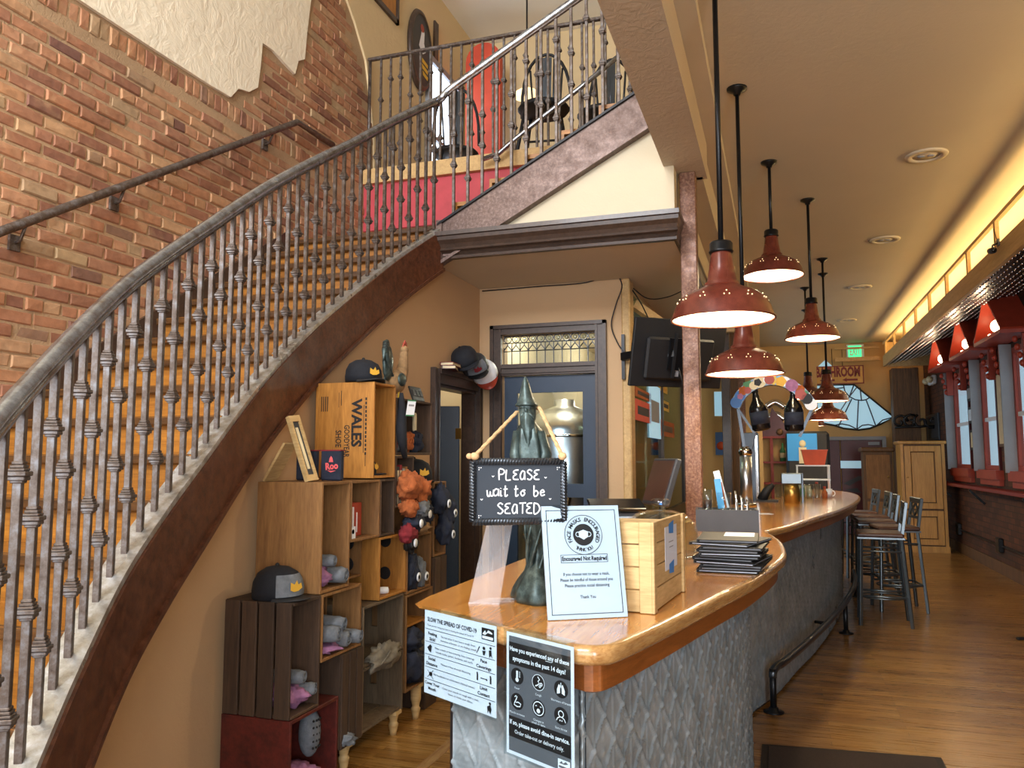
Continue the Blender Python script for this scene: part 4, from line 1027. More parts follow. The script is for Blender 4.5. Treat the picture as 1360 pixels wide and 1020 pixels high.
# red box
o = thing('red_box', 'red cardboard box standing in the brown crate', 'box', (-2.13, 3.62, 1.10))
m = MB(); m.box(-.06, .06, -.075, .075, 0, .17, None, .003); m.build('carton', 'red_paint', o, True)
MB().box(.06, .0615, -.02, -.005, .02, .15).box(.06, .0615, .02, .03, .02, .12).build('print', 'white', o, True)
o = thing('small_tag_card', 'small white card leaning on the red box', 'card', (-2.02, 3.52, 1.099)); MB().box(-.002, .002, -.025, .025, 0, .06).build('card', 'white', o, True); MB().lathe([(0, 0), (.012, 0)], 10, mat=Matrix.Translation((.003, 0, .035)) @ Matrix.Rotation(PI / 2, 4, 'Y')).build('dot', 'ink', o, True)
# framed sign leaning, sleeves, board
o = thing('leaning_frame', 'narrow cream picture frame leaning on top of the golden-brown crate', 'picture frame', (-2.05, 3.3, 1.389))
mt = Matrix.Translation((-2.10, 3.27, 1.39)) @ Matrix.Rotation(-.36, 4, 'Y') @ Matrix.Rotation(-.25, 4, 'Z')
m = MB(); m.box(-.012, .012, -.034, .034, 0, .03, mt); m.box(-.012, .012, -.034, .034, .30, .33, mt); m.box(-.012, .012, -.034, -.02, .03, .30, mt); m.box(-.012, .012, .02, .034, .03, .30, mt); m.build('frame', 'crate_pale', o)
MB().box(-.004, .004, -.02, .02, .03, .30, mt).build('print', 'dark_gray', o); MB().box(.004, .006, -.008, .008, .06, .27, mt).build('caption', 'ivory', o)
tag(MB().box(-.006, .006, -.05, .05, 0, .21, Matrix.Translation((-2.335, 3.27, 1.39)) @ Matrix.Rotation(.55, 4, 'Y')).build('prop_board', 'crate_pale'), 'pale thin board propped behind the leaning frame', 'board')
for k, (x, lab) in enumerate(((-2.21, 'navy red-hemmed drink sleeve half hidden behind the frame'), (-2.07, 'navy drink sleeve with salmon print beside the shoe crate'))):
    o = thing('drink_sleeve', lab, 'drink sleeve', (x, 3.40, 1.389), 0, 'navy drink sleeves')
    MB().box(-.056, .056, -.02, .02, 0, .15, None, .008).build('sleeve_body', 'navy', o, True)
    MB().box(-.057, .057, -.021, .021, .144, .15).build('red_hem', 'red_cloth', o, True)
    S = Sheet((.005, -.0205, .07), (1, 0, 0), (0, 0, 1)); m = MB()
    S.poly(m, [(-.012, .02), (-.008, .04), (.0, .05), (.008, .04), (.012, .02)]); S.text(m, 'Roo', .004, .0, .045, .0016, .002, .07, .1); S.poly(m, [(-.02, -.02), (.0, -.03), (.03, -.02), (.0, -.022)])
    m.build('print', 'salmon_print', o, True)
cap('baseball_cap', 'black cap with blue-grey front panel on the dark slatted crate', (-2.16, 3.10, .878), -.25, 'navy_cap', 'black', 'gray_cloth', 1.12)
cap('baseball_cap', 'dark cap with gold emblem on top of the orange shoe crate', (-2.12, 3.775, 1.906), -.5, 'navy_cap', 'black', None, 1.0)
cap('baseball_cap', 'navy cap with gold emblem inside the orange shoe crate', (-2.15, 3.80, 1.41), 0.1, 'navy_cap', 'navy_cap', None, .9)
cap('baseball_cap', 'black cap with gold emblem on the narrow slatted crate by the doorway', (-2.12, 4.42, 1.358), -.6, 'navy_cap', 'black', None, 1.1)
# rooster
rt = thing('rooster_figure', 'painted rooster figure with dark plumed tail and red comb on the shelves', 'figurine', (-2.1, 4.12, 1.840))
bx = MB()
bx.ball((0, 0, .10), .05, .085, .07, 16, 10); bx.tube([(0, .04, .12), (0, .085, .18), (0, .10, .25), (0, .105, .29)], [.048, .036, .026, .022], 12); bx.ball((0, .108, .30), .024, .03, .026, 12, 8)
bx.build('body', 'tan_cloth', rt, True)
for k in range(7):
    a = k / 6; pts = [(-.012 + .004 * k, -.05, .11), (-.012 + .004 * k, -.09 - .035 * a, .19 + .06 * (1 - a)), (-.012 + .004 * k, -.10 - .06 * a, .27 + .05 * (1 - a)), (-.012 + .004 * k, -.13 - .05 * a, .20 + .07 * (1 - a))]
    MB().tube(spline(pts, 4), [.012] * 4 + [.018] * 6 + [.012, .008, .004], 6).build('tail_feather', 'black' if k % 2 else 'bronze', rt, True)
MB().ball((0, -.10, .20), .022, .055, .105, 16, 10, fn=lambda a, b: 1 + .06 * math.sin(9 * b)).build('tail_fan', 'bronze', rt, True)
MB().prism([(.085, .315), (.095, .345), (.105, .325), (.112, .36), (.122, .33), (.132, .35), (.135, .31)], -.004, .004, Matrix(((0, 0, 1, 0), (1, 0, 0, 0), (0, 1, 0, 0), (0, 0, 0, 1)))).build('comb', 'red_paint', rt, True)
MB().ball((0, .132, .27), .008, .010, .022, 8, 6).build('wattle', 'red_paint', rt, True); MB().tube([(0, .13, .298), (0, .155, .292)], [.009, .001], 6).build('beak', 'yellow', rt, True)
for s in (-1, 1): MB().tube([(s * .02, 0, .05), (s * .02, 0, 0)], .006, 6).build('leg', 'yellow', rt, True); MB().ball((s * .046, -.01, .11), .012, .05, .04, 10, 6).build('wing', 'bronze', rt, True)
MB().box(-.04, .04, -.05, .06, -.003, .004).build('base', 'crate_brown', rt, True)
# embossed plate, hanging black sock with tag
o = thing('embossed_plate', 'grey embossed metal plate leaning on the dark crate by the doorway', 'plate', (-2.1, 4.33, 1.837))
mt = Matrix.Translation((-2.05, 4.33, 1.838)) @ Matrix.Rotation(-.35, 4, 'Y')
MB().box(-.006, .006, -.08, .08, 0, .095, mt, .004).build('plate_body', 'gunmetal', o)
for u in (-.05, 0, .05): MB().box(.006, .011, u - .018, u + .018, .03, .07, mt, .003).build('emboss', 'gunmetal', o)
o = thing('hanging_sock', 'black sock hanging with a white and green tag', 'sock', (-1.975, 4.0, 1.5))
MB().tube([(-1.985, 3.965, 1.86), (-1.98, 3.965, 1.78), (-1.975, 3.95, 1.66), (-1.975, 3.96, 1.60), (-1.975, 4.0, 1.5)], [.010, .022, .03, .028, .014], 12).build('knit', 'navy_cap', o)
S = Sheet((-1.93, 3.975, 1.775), (.45, .9, 0), (.15, 0, 1)); S.rect(MB(), -.028, .028, -.045, .045).build('tag_card', 'white', o); m = MB(); S.rect(m, -.028, .028, -.045, -.038, .001, .002); S.rect(m, -.028, .028, .038, .045, .001, .002); m.build('tag_stripe', 'green', o); m = MB(); S.rect(m, -.018, .018, .01, .02, .001, .002); m.build('tag_print', 'mid_gray', o)
# rolls in the dark crate and hanging bundles
for k, (y, mt_, lab) in enumerate(((3.99, 'red_cloth', 'dark red bundle in the dark crate beside the doorway'), (4.09, 'gray_cloth', 'grey bundle in the dark crate beside the doorway'), (4.19, 'orange_cloth', 'orange bundle in the dark crate beside the doorway'), (4.32, 'navy', 'navy bundle in the dark crate beside the doorway'))):
    crumple('sock_bundle', lab, (-2.08, y, 1.53), .06, .05, .065, mt_, grp='bundles in the dark crate', seed=20 + k)
tag(MB().lathe([(0, 0), (.012, 0), (.014, .01), (.014, .1), (.009, .11), (0, .112)], 12, (-2.08, 4.335, 1.66)).build('pale_stick', 'ivory'), 'pale wooden stick standing in the navy bundle', 'stick')
for k in range(5):
    o = thing('book', ('dark', 'black', 'red', 'grey', 'brown')[k] + ' upright book in the small dark crate', 'book', (-2.1, 3.975 + k * .034, 1.24), 0, 'upright books in the small crate')
    MB().box(-.08, .08, -.014, .014, 0, .2 + .01 * (k % 3)).build('cover', ('dark_gray', 'black', 'red_cloth', 'mid_gray', 'crate_brown')[k], o, True); MB().box(.08, .081, -.011, .011, .003, .19).build('spine_band', 'ivory', o, True)
for k, (y, z, rx, ry, rz_, mt_, lab) in enumerate(((4.02, 1.27, .06, .085, .075, 'orange_cloth', 'large orange glove bundle at the left above the gloves crate'), (4.17, 1.25, .05, .07, .07, 'orange_cloth', 'orange glove bundle at the right above the gloves crate'), (4.03, 1.17, .05, .06, .055, 'orange_cloth', 'orange glove bundle hanging lowest'), (4.16, 1.16, .05, .06, .05, 'gray_cloth', 'grey glove bundle under the orange ones'), (4.27, 1.1, .06, .09, .075, 'navy', 'navy glove bundle under the grey one'), (4.22, 1.063, .06, .1, .035, 'tan_cloth', 'tan glove lying on the gloves crate'), (4.09, 1.085, .05, .08, .05, 'navy', 'navy glove with white tag beside the tan glove'), (4.02, 1.03, .045, .07, .05, 'red_cloth', 'dark red glove hanging beside the holed crate'), (4.06, .97, .03, .06, .06, 'black', 'black glove hanging over the holed crate'))):
    o = crumple('glove_bundle', lab, (-1.96 if k not in (4, 5) else -2.0, y, z), rx, ry, rz_, mt_, 'gloves', 'glove bundles on the shelves', 40 + k)
    if k in (6, 8, 4): MB().lathe([(0, 0), (.024, 0), (.024, .003), (0, .003)], 14, mat=Matrix.Translation((rx + .006, -.02, rz_)) @ Matrix.Rotation(PI / 2, 4, 'Y')).build('tag', 'white', o, True)
for k, (y, z, rz_, lab) in enumerate(((4.46, 1.16, .09, 'navy glove hanging on the narrow crate, highest'), (4.56, 1.09, .1, 'navy glove hanging on the narrow crate, in the middle'), (4.53, .97, .09, 'navy glove hanging on the narrow crate, lowest'), (4.19, .75, .1, 'navy glove standing in the gloves crate, left'), (4.3, .75, .085, 'grey-navy glove standing in the gloves crate, right'))):
    o = crumple('glove', lab, (-1.96 if k < 3 else -2.03, y, z), .05, .055, rz_, 'navy' if k != 4 else 'gray_cloth', 'glove', 'navy gloves on the shelves', 60 + k)
    MB().lathe([(0, 0), (.026, 0), (.026, .003), (0, .003)], 14, mat=Matrix.Translation((.052, .01, rz_ * .7)) @ Matrix.Rotation(PI / 2, 4, 'Y')).build('tag', 'white', o, True); MB().lathe([(.006, 0), (.012, 0), (.012, .001), (.006, .001)], 10, mat=Matrix.Translation((.056, .01, rz_ * .7)) @ Matrix.Rotation(PI / 2, 4, 'Y')).build('tag_print', 'ink', o, True)
crumple('folded_clothes', 'navy clothes piled in the bottom of the open slatted crate', (-2.06, 4.24, .215), .1, .12, .1, 'navy', seed=71)
crumple('folded_clothes', 'second navy pile, upper, in the open slatted crate', (-2.05, 4.2, .41), .09, .09, .06, 'navy', seed=73)
crumple('folded_clothes', 'olive-grey cap pile at the right of the open slatted crate', (-2.04, 4.37, .3), .06, .05, .07, 'plaid_cloth', seed=72)
crumple('folded_clothes', 'grey cloth on the floor end beside the red crate', (-2.02, 3.45, .135), .06, .05, .03, 'gray_cloth', seed=74)
# ------------------------------------------------------------------ the bar
BT = 1.09
def chain(pts, n=6): return spline([(a, b, 0) for a, b in pts], n)
endL, endR = (-.905, 2.0), (-.43, 1.735)
near = chain([endR, (-.385, 1.745), (-.345, 1.81), (-.263, 2.134), (-.175, 2.527), (-.097, 2.871), (-.026, 3.304), (.007, 3.65), (-.005, 4.1), (-.04, 4.42), (-.092, 4.733)])
far = chain([(-.092, 4.733), (.054, 5.207), (.211, 5.911), (.407, 6.723), (.65, 8.025), (.80, 9.3), (.78, 10.3), (.58, 11.0), (.2, 11.2)])
innr = chain([(.1, 10.75), (.12, 10.0), (-.05, 8.6), (-.4, 7.3), (-.66, 6.0), (-.72, 5.3)])
left = [Vector((-1.0, 5.2, 0)), Vector((-1.0, 2.2, 0)), Vector((-.985, 2.07, 0)), Vector((-.945, 2.015, 0))]
loop = near + far[1:] + innr + left + [Vector((*endL, 0))]
def offset_path(P, d):
    out = []; K = len(P)
    for i, p in enumerate(P):
        t_ = (P[min(i + 1, K - 1)] - P[max(i - 1, 0)]).normalized(); out.append(p + Vector((-t_.y, t_.x, 0)) * d)
    return out
bar = thing('bar_counter', 'long curving bar with honey wood top and embossed tin front', 'bar counter', (-.2, 4.5, 0))
def top_slab():
    """slab with an eased, proud wooden lip"""
    bm = bmesh.new(); P = [Vector(p) for p in loop]
    vs_ = [bm.verts.new((p.x, p.y, BT)) for p in P]; f_ = bm.faces.new(vs_); f_.normal_update()
    if f_.normal.z < 0: f_.normal_flip()
    r_ = bmesh.ops.triangulate(bm, faces=[f_]); m = MB(); bm.verts.index_update()
    m.add([v_.co[:] for v_ in bm.verts], [tuple(v_.index for v_ in q.verts) for q in bm.faces]); bm.free(); return m
top_slab().build('counter_top', 'bar_wood', bar)
edge = [Vector((*endL, 0))] + near + far[1:]
def sweep(mb, P, prof, closed_prof=False):
    """prof: (outward offset, z)"""
    K = len(P); n = len(prof); vs_ = []; fs = []
    for i, p in enumerate(P):
        a = (P[i] - P[i - 1]).normalized() if i else (P[1] - P[0]).normalized(); b = (P[i + 1] - P[i]).normalized() if i < K - 1 else a
        t_ = (a + b); t_ = t_.normalized() if t_.length > .2 else a; nr = Vector((t_.y, -t_.x, 0)); k = 1 / max(.55, nr.dot(Vector((a.y, -a.x, 0))))
        for o_, z_ in prof: q = p + nr * o_ * k; vs_.append((q.x, q.y, z_))
    for i in range(K - 1):
        for j in range(n - 1): fs.append((i * n + j, (i + 1) * n + j, (i + 1) * n + j + 1, i * n + j + 1))
    mb.add(vs_, fs, True); return mb
sweep(MB(), edge, [(-.012, BT + .0008), (0, BT), (.008, BT - .006), (.011, BT - .018), (.009, BT - .032), (.0, BT - .042), (-.03, BT - .045)]).build('edge_lip', 'bar_edge', bar)
m = sweep(MB(), edge, [(-.028, BT - .04), (-.028, BT - .105), (-.045, BT - .112), (-.07, BT - .112)]); m.sm = [False] * len(m.f); m.build('apron', 'apron_wood', bar)
m = MB(); P = [p for p in loop]; bmx = bmesh.new(); fv = [bmx.verts.new((p.x, p.y, BT - .045)) for p in offset_path(P + [P[0]], .02)[:-1]]; ff = bmx.faces.new(fv); bmesh.ops.triangulate(bmx, faces=[ff]); bmx.verts.index_update(); m.add([v_.co[:] for v_ in bmx.verts], [tuple(v_.index for v_ in q.verts) for q in bmx.faces]); bmx.free(); m.build('underside', 'apron_wood', bar)
# embossed tin front: follows the counter edge, set in; relief is real
body_pts = [(-.86, 2.06), (-.455, 1.84), (-.435, 1.86), (-.35, 2.2), (-.27, 2.56), (-.215, 2.9), (-.17, 3.3), (-.155, 3.7), (-.165, 4.1), (-.19, 4.5), (-.215, 4.88), (-.06, 5.4), (.08, 6.05), (.25, 6.8), (.47, 8.05), (.6, 9.3), (.58, 10.2)]
seg1 = [Vector((-.86, 2.06, 0)), Vector((-.455, 1.84, 0))]
seg2 = chain(body_pts[1:], 10)
bodyP = seg1[:1] + seg2
acc_ = [0]
for a, b in zip(bodyP, bodyP[1:]): acc_.append(acc_[-1] + (b - a).length)
def on_body(s_):
    for i in range(len(bodyP) - 1):
        if s_ <= acc_[i + 1] or i == len(bodyP) - 2:
            t_ = (s_ - acc_[i]) / (acc_[i + 1] - acc_[i]); p = bodyP[i].lerp(bodyP[i + 1], t_); d = (bodyP[i + 1] - bodyP[i]).normalized(); return p, Vector((d.y, -d.x, 0))
def relief(s_, z_):
    """diamond lattice of raised ribs with studs at crossings, vertical ribs between"""
    c = .105; u = s_ / c; w_ = z_ / (c * 1.3)
    def ridge(x, wd): d = abs(x - round(x)); return max(0, 1 - (d / wd) ** 2) if d < wd else 0
    h = max(ridge(u + w_, .05), ridge(u - w_, .05)) * .0065
    h = max(h, ridge(u * 1, .035) * .0035, ridge(w_ * 2, .03) * .002)
    du, dw = (u * 2 - round(u * 2)), (w_ * 2 - round(w_ * 2))
    if (round(u * 2) + round(w_ * 2)) % 2 == 0: h = max(h, .010 * max(0, 1 - (du * du + dw * dw) * 45))
    fu, fw = u - math.floor(u) - .5, w_ * 2 - math.floor(w_ * 2) - .5
    for (a, b) in ((.22, 0), (-.22, 0), (0, .25), (0, -.25)):
        q = (fu - a) ** 2 * 90 + (fw - b) ** 2 * 60
        if q < 1: h = max(h, .003 * (1 - q))
    return h
def tin_panel(s0, s1, ds, dz, z0=.02, z1=.985):
    ns = int((s1 - s0) / ds) + 1; nz = int((z1 - z0) / dz) + 1; vs_ = []; fs = []
    for i in range(ns + 1):
        s_ = s0 + (s1 - s0) * i / ns; p, nr = on_body(s_)
        for j in range(nz + 1):
            z_ = z0 + (z1 - z0) * j / nz; h = relief(s_, z_); vs_.append((p.x + nr.x * h, p.y + nr.y * h, z_))
    for i in range(ns):
        for j in range(nz): fs.append((i * (nz + 1) + j, (i + 1) * (nz + 1) + j, (i + 1) * (nz + 1) + j + 1, i * (nz + 1) + j + 1))
    return MB().add(vs_, fs, True)
tin_panel(0, acc_[1], .005, .005).build('tin_end_panel', 'tin', bar)
tin_panel(acc_[1], 2.6, .0055, .006).build('tin_panel', 'tin', bar)
tin_panel(2.6, acc_[-1], .011, .010).build('tin_panel', 'tin', bar)
# core behind the tin, base board and left cladding
core = [p for p in offset_path(bodyP, .012)] + [Vector((.2, 10.2, 0)), Vector((-.0, 8.6, 0)), Vector((-.3, 7.3, 0)), Vector((-.55, 6.0, 0)), Vector((-.66, 5.2, 0)), Vector((-.93, 5.1, 0)), Vector((-.93, 2.2, 0))]
MB().prism([(p.x, p.y) for p in core], 0, BT - .047).build('carcass', 'gunmetal', bar)
# foot rail
fr = thing('foot_rail', 'tubular metal foot rail with dark posts along the bar', 'foot rail', (.0, 5.0, 0))
fp = [Vector((-.075, 5.08, .0)), Vector((-.075, 5.08, .20)), Vector((-.07, 5.09, .235)), Vector((-.05, 5.13, .255)), Vector((.0, 5.26, .26)), Vector((.15, 5.85, .26)), Vector((.32, 6.6, .26)), Vector((.52, 7.6, .26)), Vector((.68, 8.7, .26)), Vector((.74, 9.6, .26))]
fps = spline(fp, 6)
MB().tube([p for p in fps if p.z > .18], .024, 12).build('rail', 'gunmetal', fr)
for x, y in ((-.075, 5.08), (.50, 7.5), (.735, 9.5)):
    MB().tube([(x, y, 0), (x, y, .25)], .02, 10).build('post', 'black_metal', fr); MB().lathe([(0, 0), (.06, 0), (.06, .008), (.03, .014), (.026, .03), (0, .03)], 16, (x, y, 0)).build('flange', 'black_metal', fr)
MB().tube([(.30, 6.52, .26), (.22, 6.56, .26)], .012, 8).build('wall_bracket', 'black_metal', fr)
# floor mat
a = az(1012, 990, 0); b = az(1250, 1008, 0)
mtf = thing('floor_mat', 'dark brown ribbed door mat beside the bar foot rail', 'mat', ((a.x + b.x) / 2, a.y - .45, 0), 0)
c0, c1 = Vector((a.x - mtf.location.x, a.y - mtf.location.y, 0)), Vector((b.x - mtf.location.x, b.y - mtf.location.y, 0)); dn = Vector((0, -.95, 0))
MB().prism([(p.x, p.y) for p in (c0, c1, c1 + dn, c0 + dn)], 0.001, .008).build('rubber_border', 'rubber', mtf, True)
i0 = .035; MB().prism([(c0.x + i0, c0.y - i0), (c1.x - i0, c1.y - i0), (c1.x - i0, c1.y - .95 + i0), (c0.x + i0, c0.y - .95 + i0)], .008, .013).build('pile', 'mat_pile', mtf, True)
tag(MB().obox(az(1356, 850, 0) + Vector((0, 0, .012)), .07, .03, .024, .4, ch=.006).build('door_wedge', 'black'), 'small black wedge on the floor at the right edge', 'wedge')

# ------------------------------------------------------------------ on the counter
e_ = (Vector((endR[0], endR[1], 0)) - Vector((endL[0], endL[1], 0))).normalized(); n_ = Vector((e_.y, -e_.x, 0)); 
# poster 1
def poster(label, px_l, w_, h_, zt, off=.015):
    q = az(*px_l, BT); t_ = (q - Vector((endL[0], endL[1], BT))).dot(e_); O = Vector((endL[0], endL[1], 0)) + e_ * t_ + n_ * off; O.z = zt - h_
    o = thing('hanging_notice', label, 'notice', O + e_ * (w_ / 2)); return o, Sheet(O, e_, (0, 0, 1))
W1, H1 = .292, .262
o, S = poster('white laminated hygiene notice hanging from the left of the counter edge', (567, 811), W1, H1 * .82, BT + .004, .018); S.V = S.V * .82
S.rect(MB(), 0, W1, 0, H1, -.001, 0).build('sheet', 'paper', o)
S.rect(MB(), -.006, W1 + .006, -.006, H1 + .012, .004, .0045).build('sleeve', 'clear', o)
m = MB()
S.text(m, 'SLOW THE SPREAD OF COVID-19', .116, .234, .019, .0012, .0004, .205)
S.text(m, 'Thank you for doing your part in slowing the spread of Covid-19', .110, .216, .008, .0012, 0, .195)
for v_ in (.203, .163, .123, .083, .045): S.rect(m, .004, W1 - .004, v_, v_ + .0012, .0004, .0012)
for tx, u, v_, sz in (('Feeling', .036, .19, .014), ('Sick?', .036, .173, .014), ('Face', .246, .152, .014), ('Coverings', .246, .134, .014), ('Social', .034, .112, .014), ('Distance', .034, .095, .014), ('Limit', .246, .073, .014), ('Contact', .246, .056, .014), ('Cover Your', .036, .034, .013), ('Mouth', .036, .018, .013)): S.text(m, tx, u, v_, sz, .0012, .0003)
for tx, u, v_ in (('Do not enter if you have a cough, fever,', .145, .189), ('shortness of breath, or are feeling unwell.', .145, .177), ('Wear a mask or face covering. Face coverings', .128, .149), ('include masks, gaiters, bandanas, and scarfs.', .128, .137), ('Maintain 6 feet of social distancing.', .135, .104), ('No handshakes or unnecessary physical contact.', .128, .066), ('Cover your mouth or cough with a cloth,', .155, .033), ('tissue, or inside your elbow.', .155, .021)): S.text(m, tx, u, v_, .0088, .0012)
S.rect(m, .238, .284, .216, .25, .0004, .0012)
S.poly(m, [(.218, .17), (.221, .172), (.232, .192), (.229, .193)]); S.disc(m, .247, .19, .005); S.poly(m, [(.241, .182), (.254, .184), (.250, .17), (.244, .17)]); S.disc(m, .272, .195, .004); S.poly(m, [(.266, .188), (.275, .190), (.276, .176), (.279, .166), (.273, .174), (.267, .166)])
S.poly(m, [(.014, .145), (.028, .157), (.034, .152), (.03, .131), (.022, .135)]); S.disc(m, .222, .113, .003); S.rect(m, .2195, .2245, .092, .110, .0004, .0012); S.disc(m, .272, .113, .003); S.rect(m, .2695, .2745, .092, .110, .0004, .0012); S.rect(m, .234, .256, .100, .1022, .0004, .0012); S.poly(m, [(.256, .097), (.262, .101), (.256, .105)])
S.disc(m, .03, .064, .007); S.stroke(m, [(.016, .075), (.042, .05)], .0018); S.stroke(m, [(.016, .052), (.042, .078)], .0018)
S.disc(m, .27, .036, .004); S.poly(m, [(.26, .026), (.272, .033), (.276, .02), (.272, .006), (.266, .016), (.262, .006)])
m.build('print', 'ink', o)
m = MB(); S.poly(m, [(.242, .232), (.252, .244), (.256, .236), (.264, .246), (.279, .24), (.279, .236), (.262, .238), (.252, .230)], .0018); S.rect(m, .241, .281, .219, .227, .0012, .0017); m.build('logo_print', 'white', o)
# poster 2
W2, H2 = .218, .315
o, S = poster('black and grey symptom poster hanging from the near corner of the counter', (684, 836), W2, H2 * .875, BT + .0, .021); S.V = S.V * .875
S.rect(MB(), 0, W2, 0, H2, -.001, 0).build('sheet', 'paper', o); S.rect(MB(), -.005, W2 + .005, -.004, H2 + .008, .0045, .005).build('sleeve', 'clear', o)
m = MB(); S.rect(m, .009, W2 - .009, .009, H2 - .009, 0, .0006); m.build('grey_ground', 'gray_ink', o)
m = MB(); S.rect(m, .009, W2 - .009, .232, .290, .0006, .0010); S.rect(m, .009, W2 - .009, .045, .098, .0006, .0010)
IC = [(.038, .205), (.109, .205), (.180, .205), (.038, .140), (.109, .140), (.180, .140)]
for u, v_ in IC: S.disc(m, u, v_, .0215, .0011)
m.build('black_bands', 'ink', o)
m = MB(); Z = .0016
S.text(m, 'Have you experienced any of these', W2 / 2, .273, .016, Z, .0004, .192); S.text(m, 'symptoms in the past 14 days?', W2 / 2, .249, .016, Z, .0004, .172); S.rect(m, .132, .150, .2635, .2645, .001, Z)
S.text(m, 'If so, please avoid dine-in service.', W2 / 2, .083, .016, Z, .0004, .192); S.text(m, 'Order take-out or delivery only.', W2 / 2, .061, .0145, Z, .0001, .158)
for (u, v_), tx in zip(IC, ('Fever', 'Cough', 'Shortness of breath', 'Muscle soreness', 'Changes in', 'Sore throat')): S.text(m, tx, u, v_ - .031, .0078, Z)
S.text(m, 'smell or taste', .109, .1015, .0078, Z)
u, v_ = IC[0]; S.stroke(m, [(u, v_ - .006), (u, v_ + .014)], .006, Z); S.disc(m, u, v_ - .009, .0055, Z); [S.stroke(m, [(u + .006, v_ + k * .004), (u + .011, v_ + k * .004)], .0015, Z) for k in range(4)]
u, v_ = IC[1]; S.ring(m, u, v_, .019, .0205, Z); S.stroke(m, [(u - .002, v_ + .014), (u + .004, v_ + .008), (u - .001, v_ + .003), (u + .003, v_ - .002), (u - .004, v_ - .008), (u - .010, v_ - .010)], .003, Z); S.ring(m, u + .009, v_ - .003, .002, .0045, Z, 14); S.ring(m, u + .005, v_ - .009, .0015, .0035, Z, 14)
u, v_ = IC[2]
for s in (-1, 1): S.poly(m, [(u + s * .002, v_ + .008), (u + s * .006, v_ + .012), (u + s * .012, v_ - .002), (u + s * .012, v_ - .013), (u + s * .003, v_ - .010)], Z)
S.stroke(m, [(u, v_ + .016), (u, v_ + .004)], .0022, Z)
u, v_ = IC[3]; S.stroke(m, [(u - .008, v_ + .010), (u - .004, v_ + .014), (u, v_ + .012), (u - .003, v_ + .005), (u - .008, v_ - .004), (u - .010, v_ - .010), (u, v_ - .013), (u + .010, v_ - .011), (u + .013, v_ - .004), (u + .004, v_ - .001), (u - .004, v_ - .003)], .0026, Z)
u, v_ = IC[4]; S.ring(m, u, v_, .0155, .0178, Z); S.stroke(m, [(u - .010, v_ + .005), (u - .005, v_ + .006)], .002, Z); S.stroke(m, [(u + .005, v_ + .006), (u + .010, v_ + .005)], .002, Z); S.disc(m, u, v_ - .006, .0055, Z)
u, v_ = IC[5]; S.ring(m, u, v_ + .005, .0065, .0088, Z, 20); S.stroke(m, [(u - .014, v_ - .013), (u - .010, v_ - .006), (u - .004, v_ - .003)], .0024, Z); S.stroke(m, [(u + .014, v_ - .013), (u + .010, v_ - .006), (u + .004, v_ - .003)], .0024, Z); S.disc(m, u - .003, v_ - .011, .0018, Z); S.disc(m, u + .003, v_ - .011, .0018, Z)
S.rect(m, .170, .206, .012, .036, .001, Z)
m.build('white_print', 'white', o)
m = MB(); S.poly(m, [(.174, .026), (.182, .033), (.186, .028), (.194, .034), (.202, .030), (.190, .026)], .0021); S.rect(m, .173, .203, .016, .021, .0016, .0020); m.build('logo_print', 'gray_ink', o)
# clear tape over the posters' top edge
for k, t0 in enumerate((.02, .33)):
    q0 = Vector((endL[0], endL[1], 0)) + e_ * t0; L_ = .27 if k == 0 else .19; m = MB(); S_ = Sheet(q0 + n_ * .012 + Vector((0, 0, BT - .01)), e_, (0, 0, 1))
    S_.rect(m, 0, L_, -.0, .0115, .002, .0024); m.add([tuple(S_.p(0, .0117, .0024)), tuple(S_.p(L_, .0117, .0024)), tuple(S_.p(L_, .0122, -.035)), tuple(S_.p(0, .0122, -.035))], [(0, 1, 2, 3)])
    tag(m.build('tape_strip', 'clear'), ('clear tape strip over the hygiene notice', 'clear tape strip over the symptom poster')[k], 'tape')

# acrylic stand
o = thing('acrylic_stand', 'empty clear acrylic sign stand leaning beside the statue', 'sign stand', (-.80, 2.16, BT))
p0, p1 = az(622, 802, BT), az(663, 803, BT); p2, p3 = ad(680, 697, 2.15), ad(646, 697, 2.18)
d_ = (p1 - p0); q = [p0, p1, p1 + (p2 - p1), p0 + (p3 - p0)]; th = Vector((0, .004, 0))
MB().add([tuple(v_) for v_ in q] + [tuple(v_ + th) for v_ in q], [(0, 1, 2, 3), (7, 6, 5, 4), (0, 4, 5, 1), (1, 5, 6, 2), (2, 6, 7, 3), (3, 7, 4, 0)]).build('back_plate', 'acrylic', o)
b0, b1 = p0 + Vector((.03, .08, .002)), p1 + Vector((.03, .08, .002))
MB().add([tuple(v_) for v_ in (p0, p1, b1, b0)] + [tuple(v_ + Vector((0, 0, .004))) for v_ in (p0, p1, b1, b0)], [(3, 2, 1, 0), (4, 5, 6, 7), (0, 1, 5, 4), (1, 2, 6, 5), (2, 3, 7, 6), (3, 0, 4, 7)]).build('foot', 'acrylic', o)

# wizard statue
sx_, sy_ = -.665, 2.235
st = thing('wizard_statue', 'dark bronze statue of a bearded figure in a pointed hat on a rock', 'statue', (sx_, sy_, BT), math.radians(10))
def fold(a, z):
    if z < .1: return 1 + .10 * math.sin(3 * a + 9 * z) + .05 * math.sin(7 * a)
    if z < .24: return 1 + .16 * math.sin(2 * a + 22 * z) + .09 * math.sin(5 * a - 14 * z)
    if z < .5: return 1 + .10 * math.sin(6 * a + 3 * z) + .05 * math.sin(11 * a)
    return 1 + .02 * math.sin(5 * a)
prof = [(0, 0), (.082, 0), (.086, .012), (.08, .035), (.066, .06), (.048, .085), (.032, .11), (.026, .14), (.026, .17), (.032, .20), (.042, .24), (.047, .28), (.049, .33), (.047, .38), (.045, .42), (.042, .46), (.036, .49), (.026, .508), (.021, .515), (.024, .53), (.026, .55), (.026, .565), (.024, .575)]
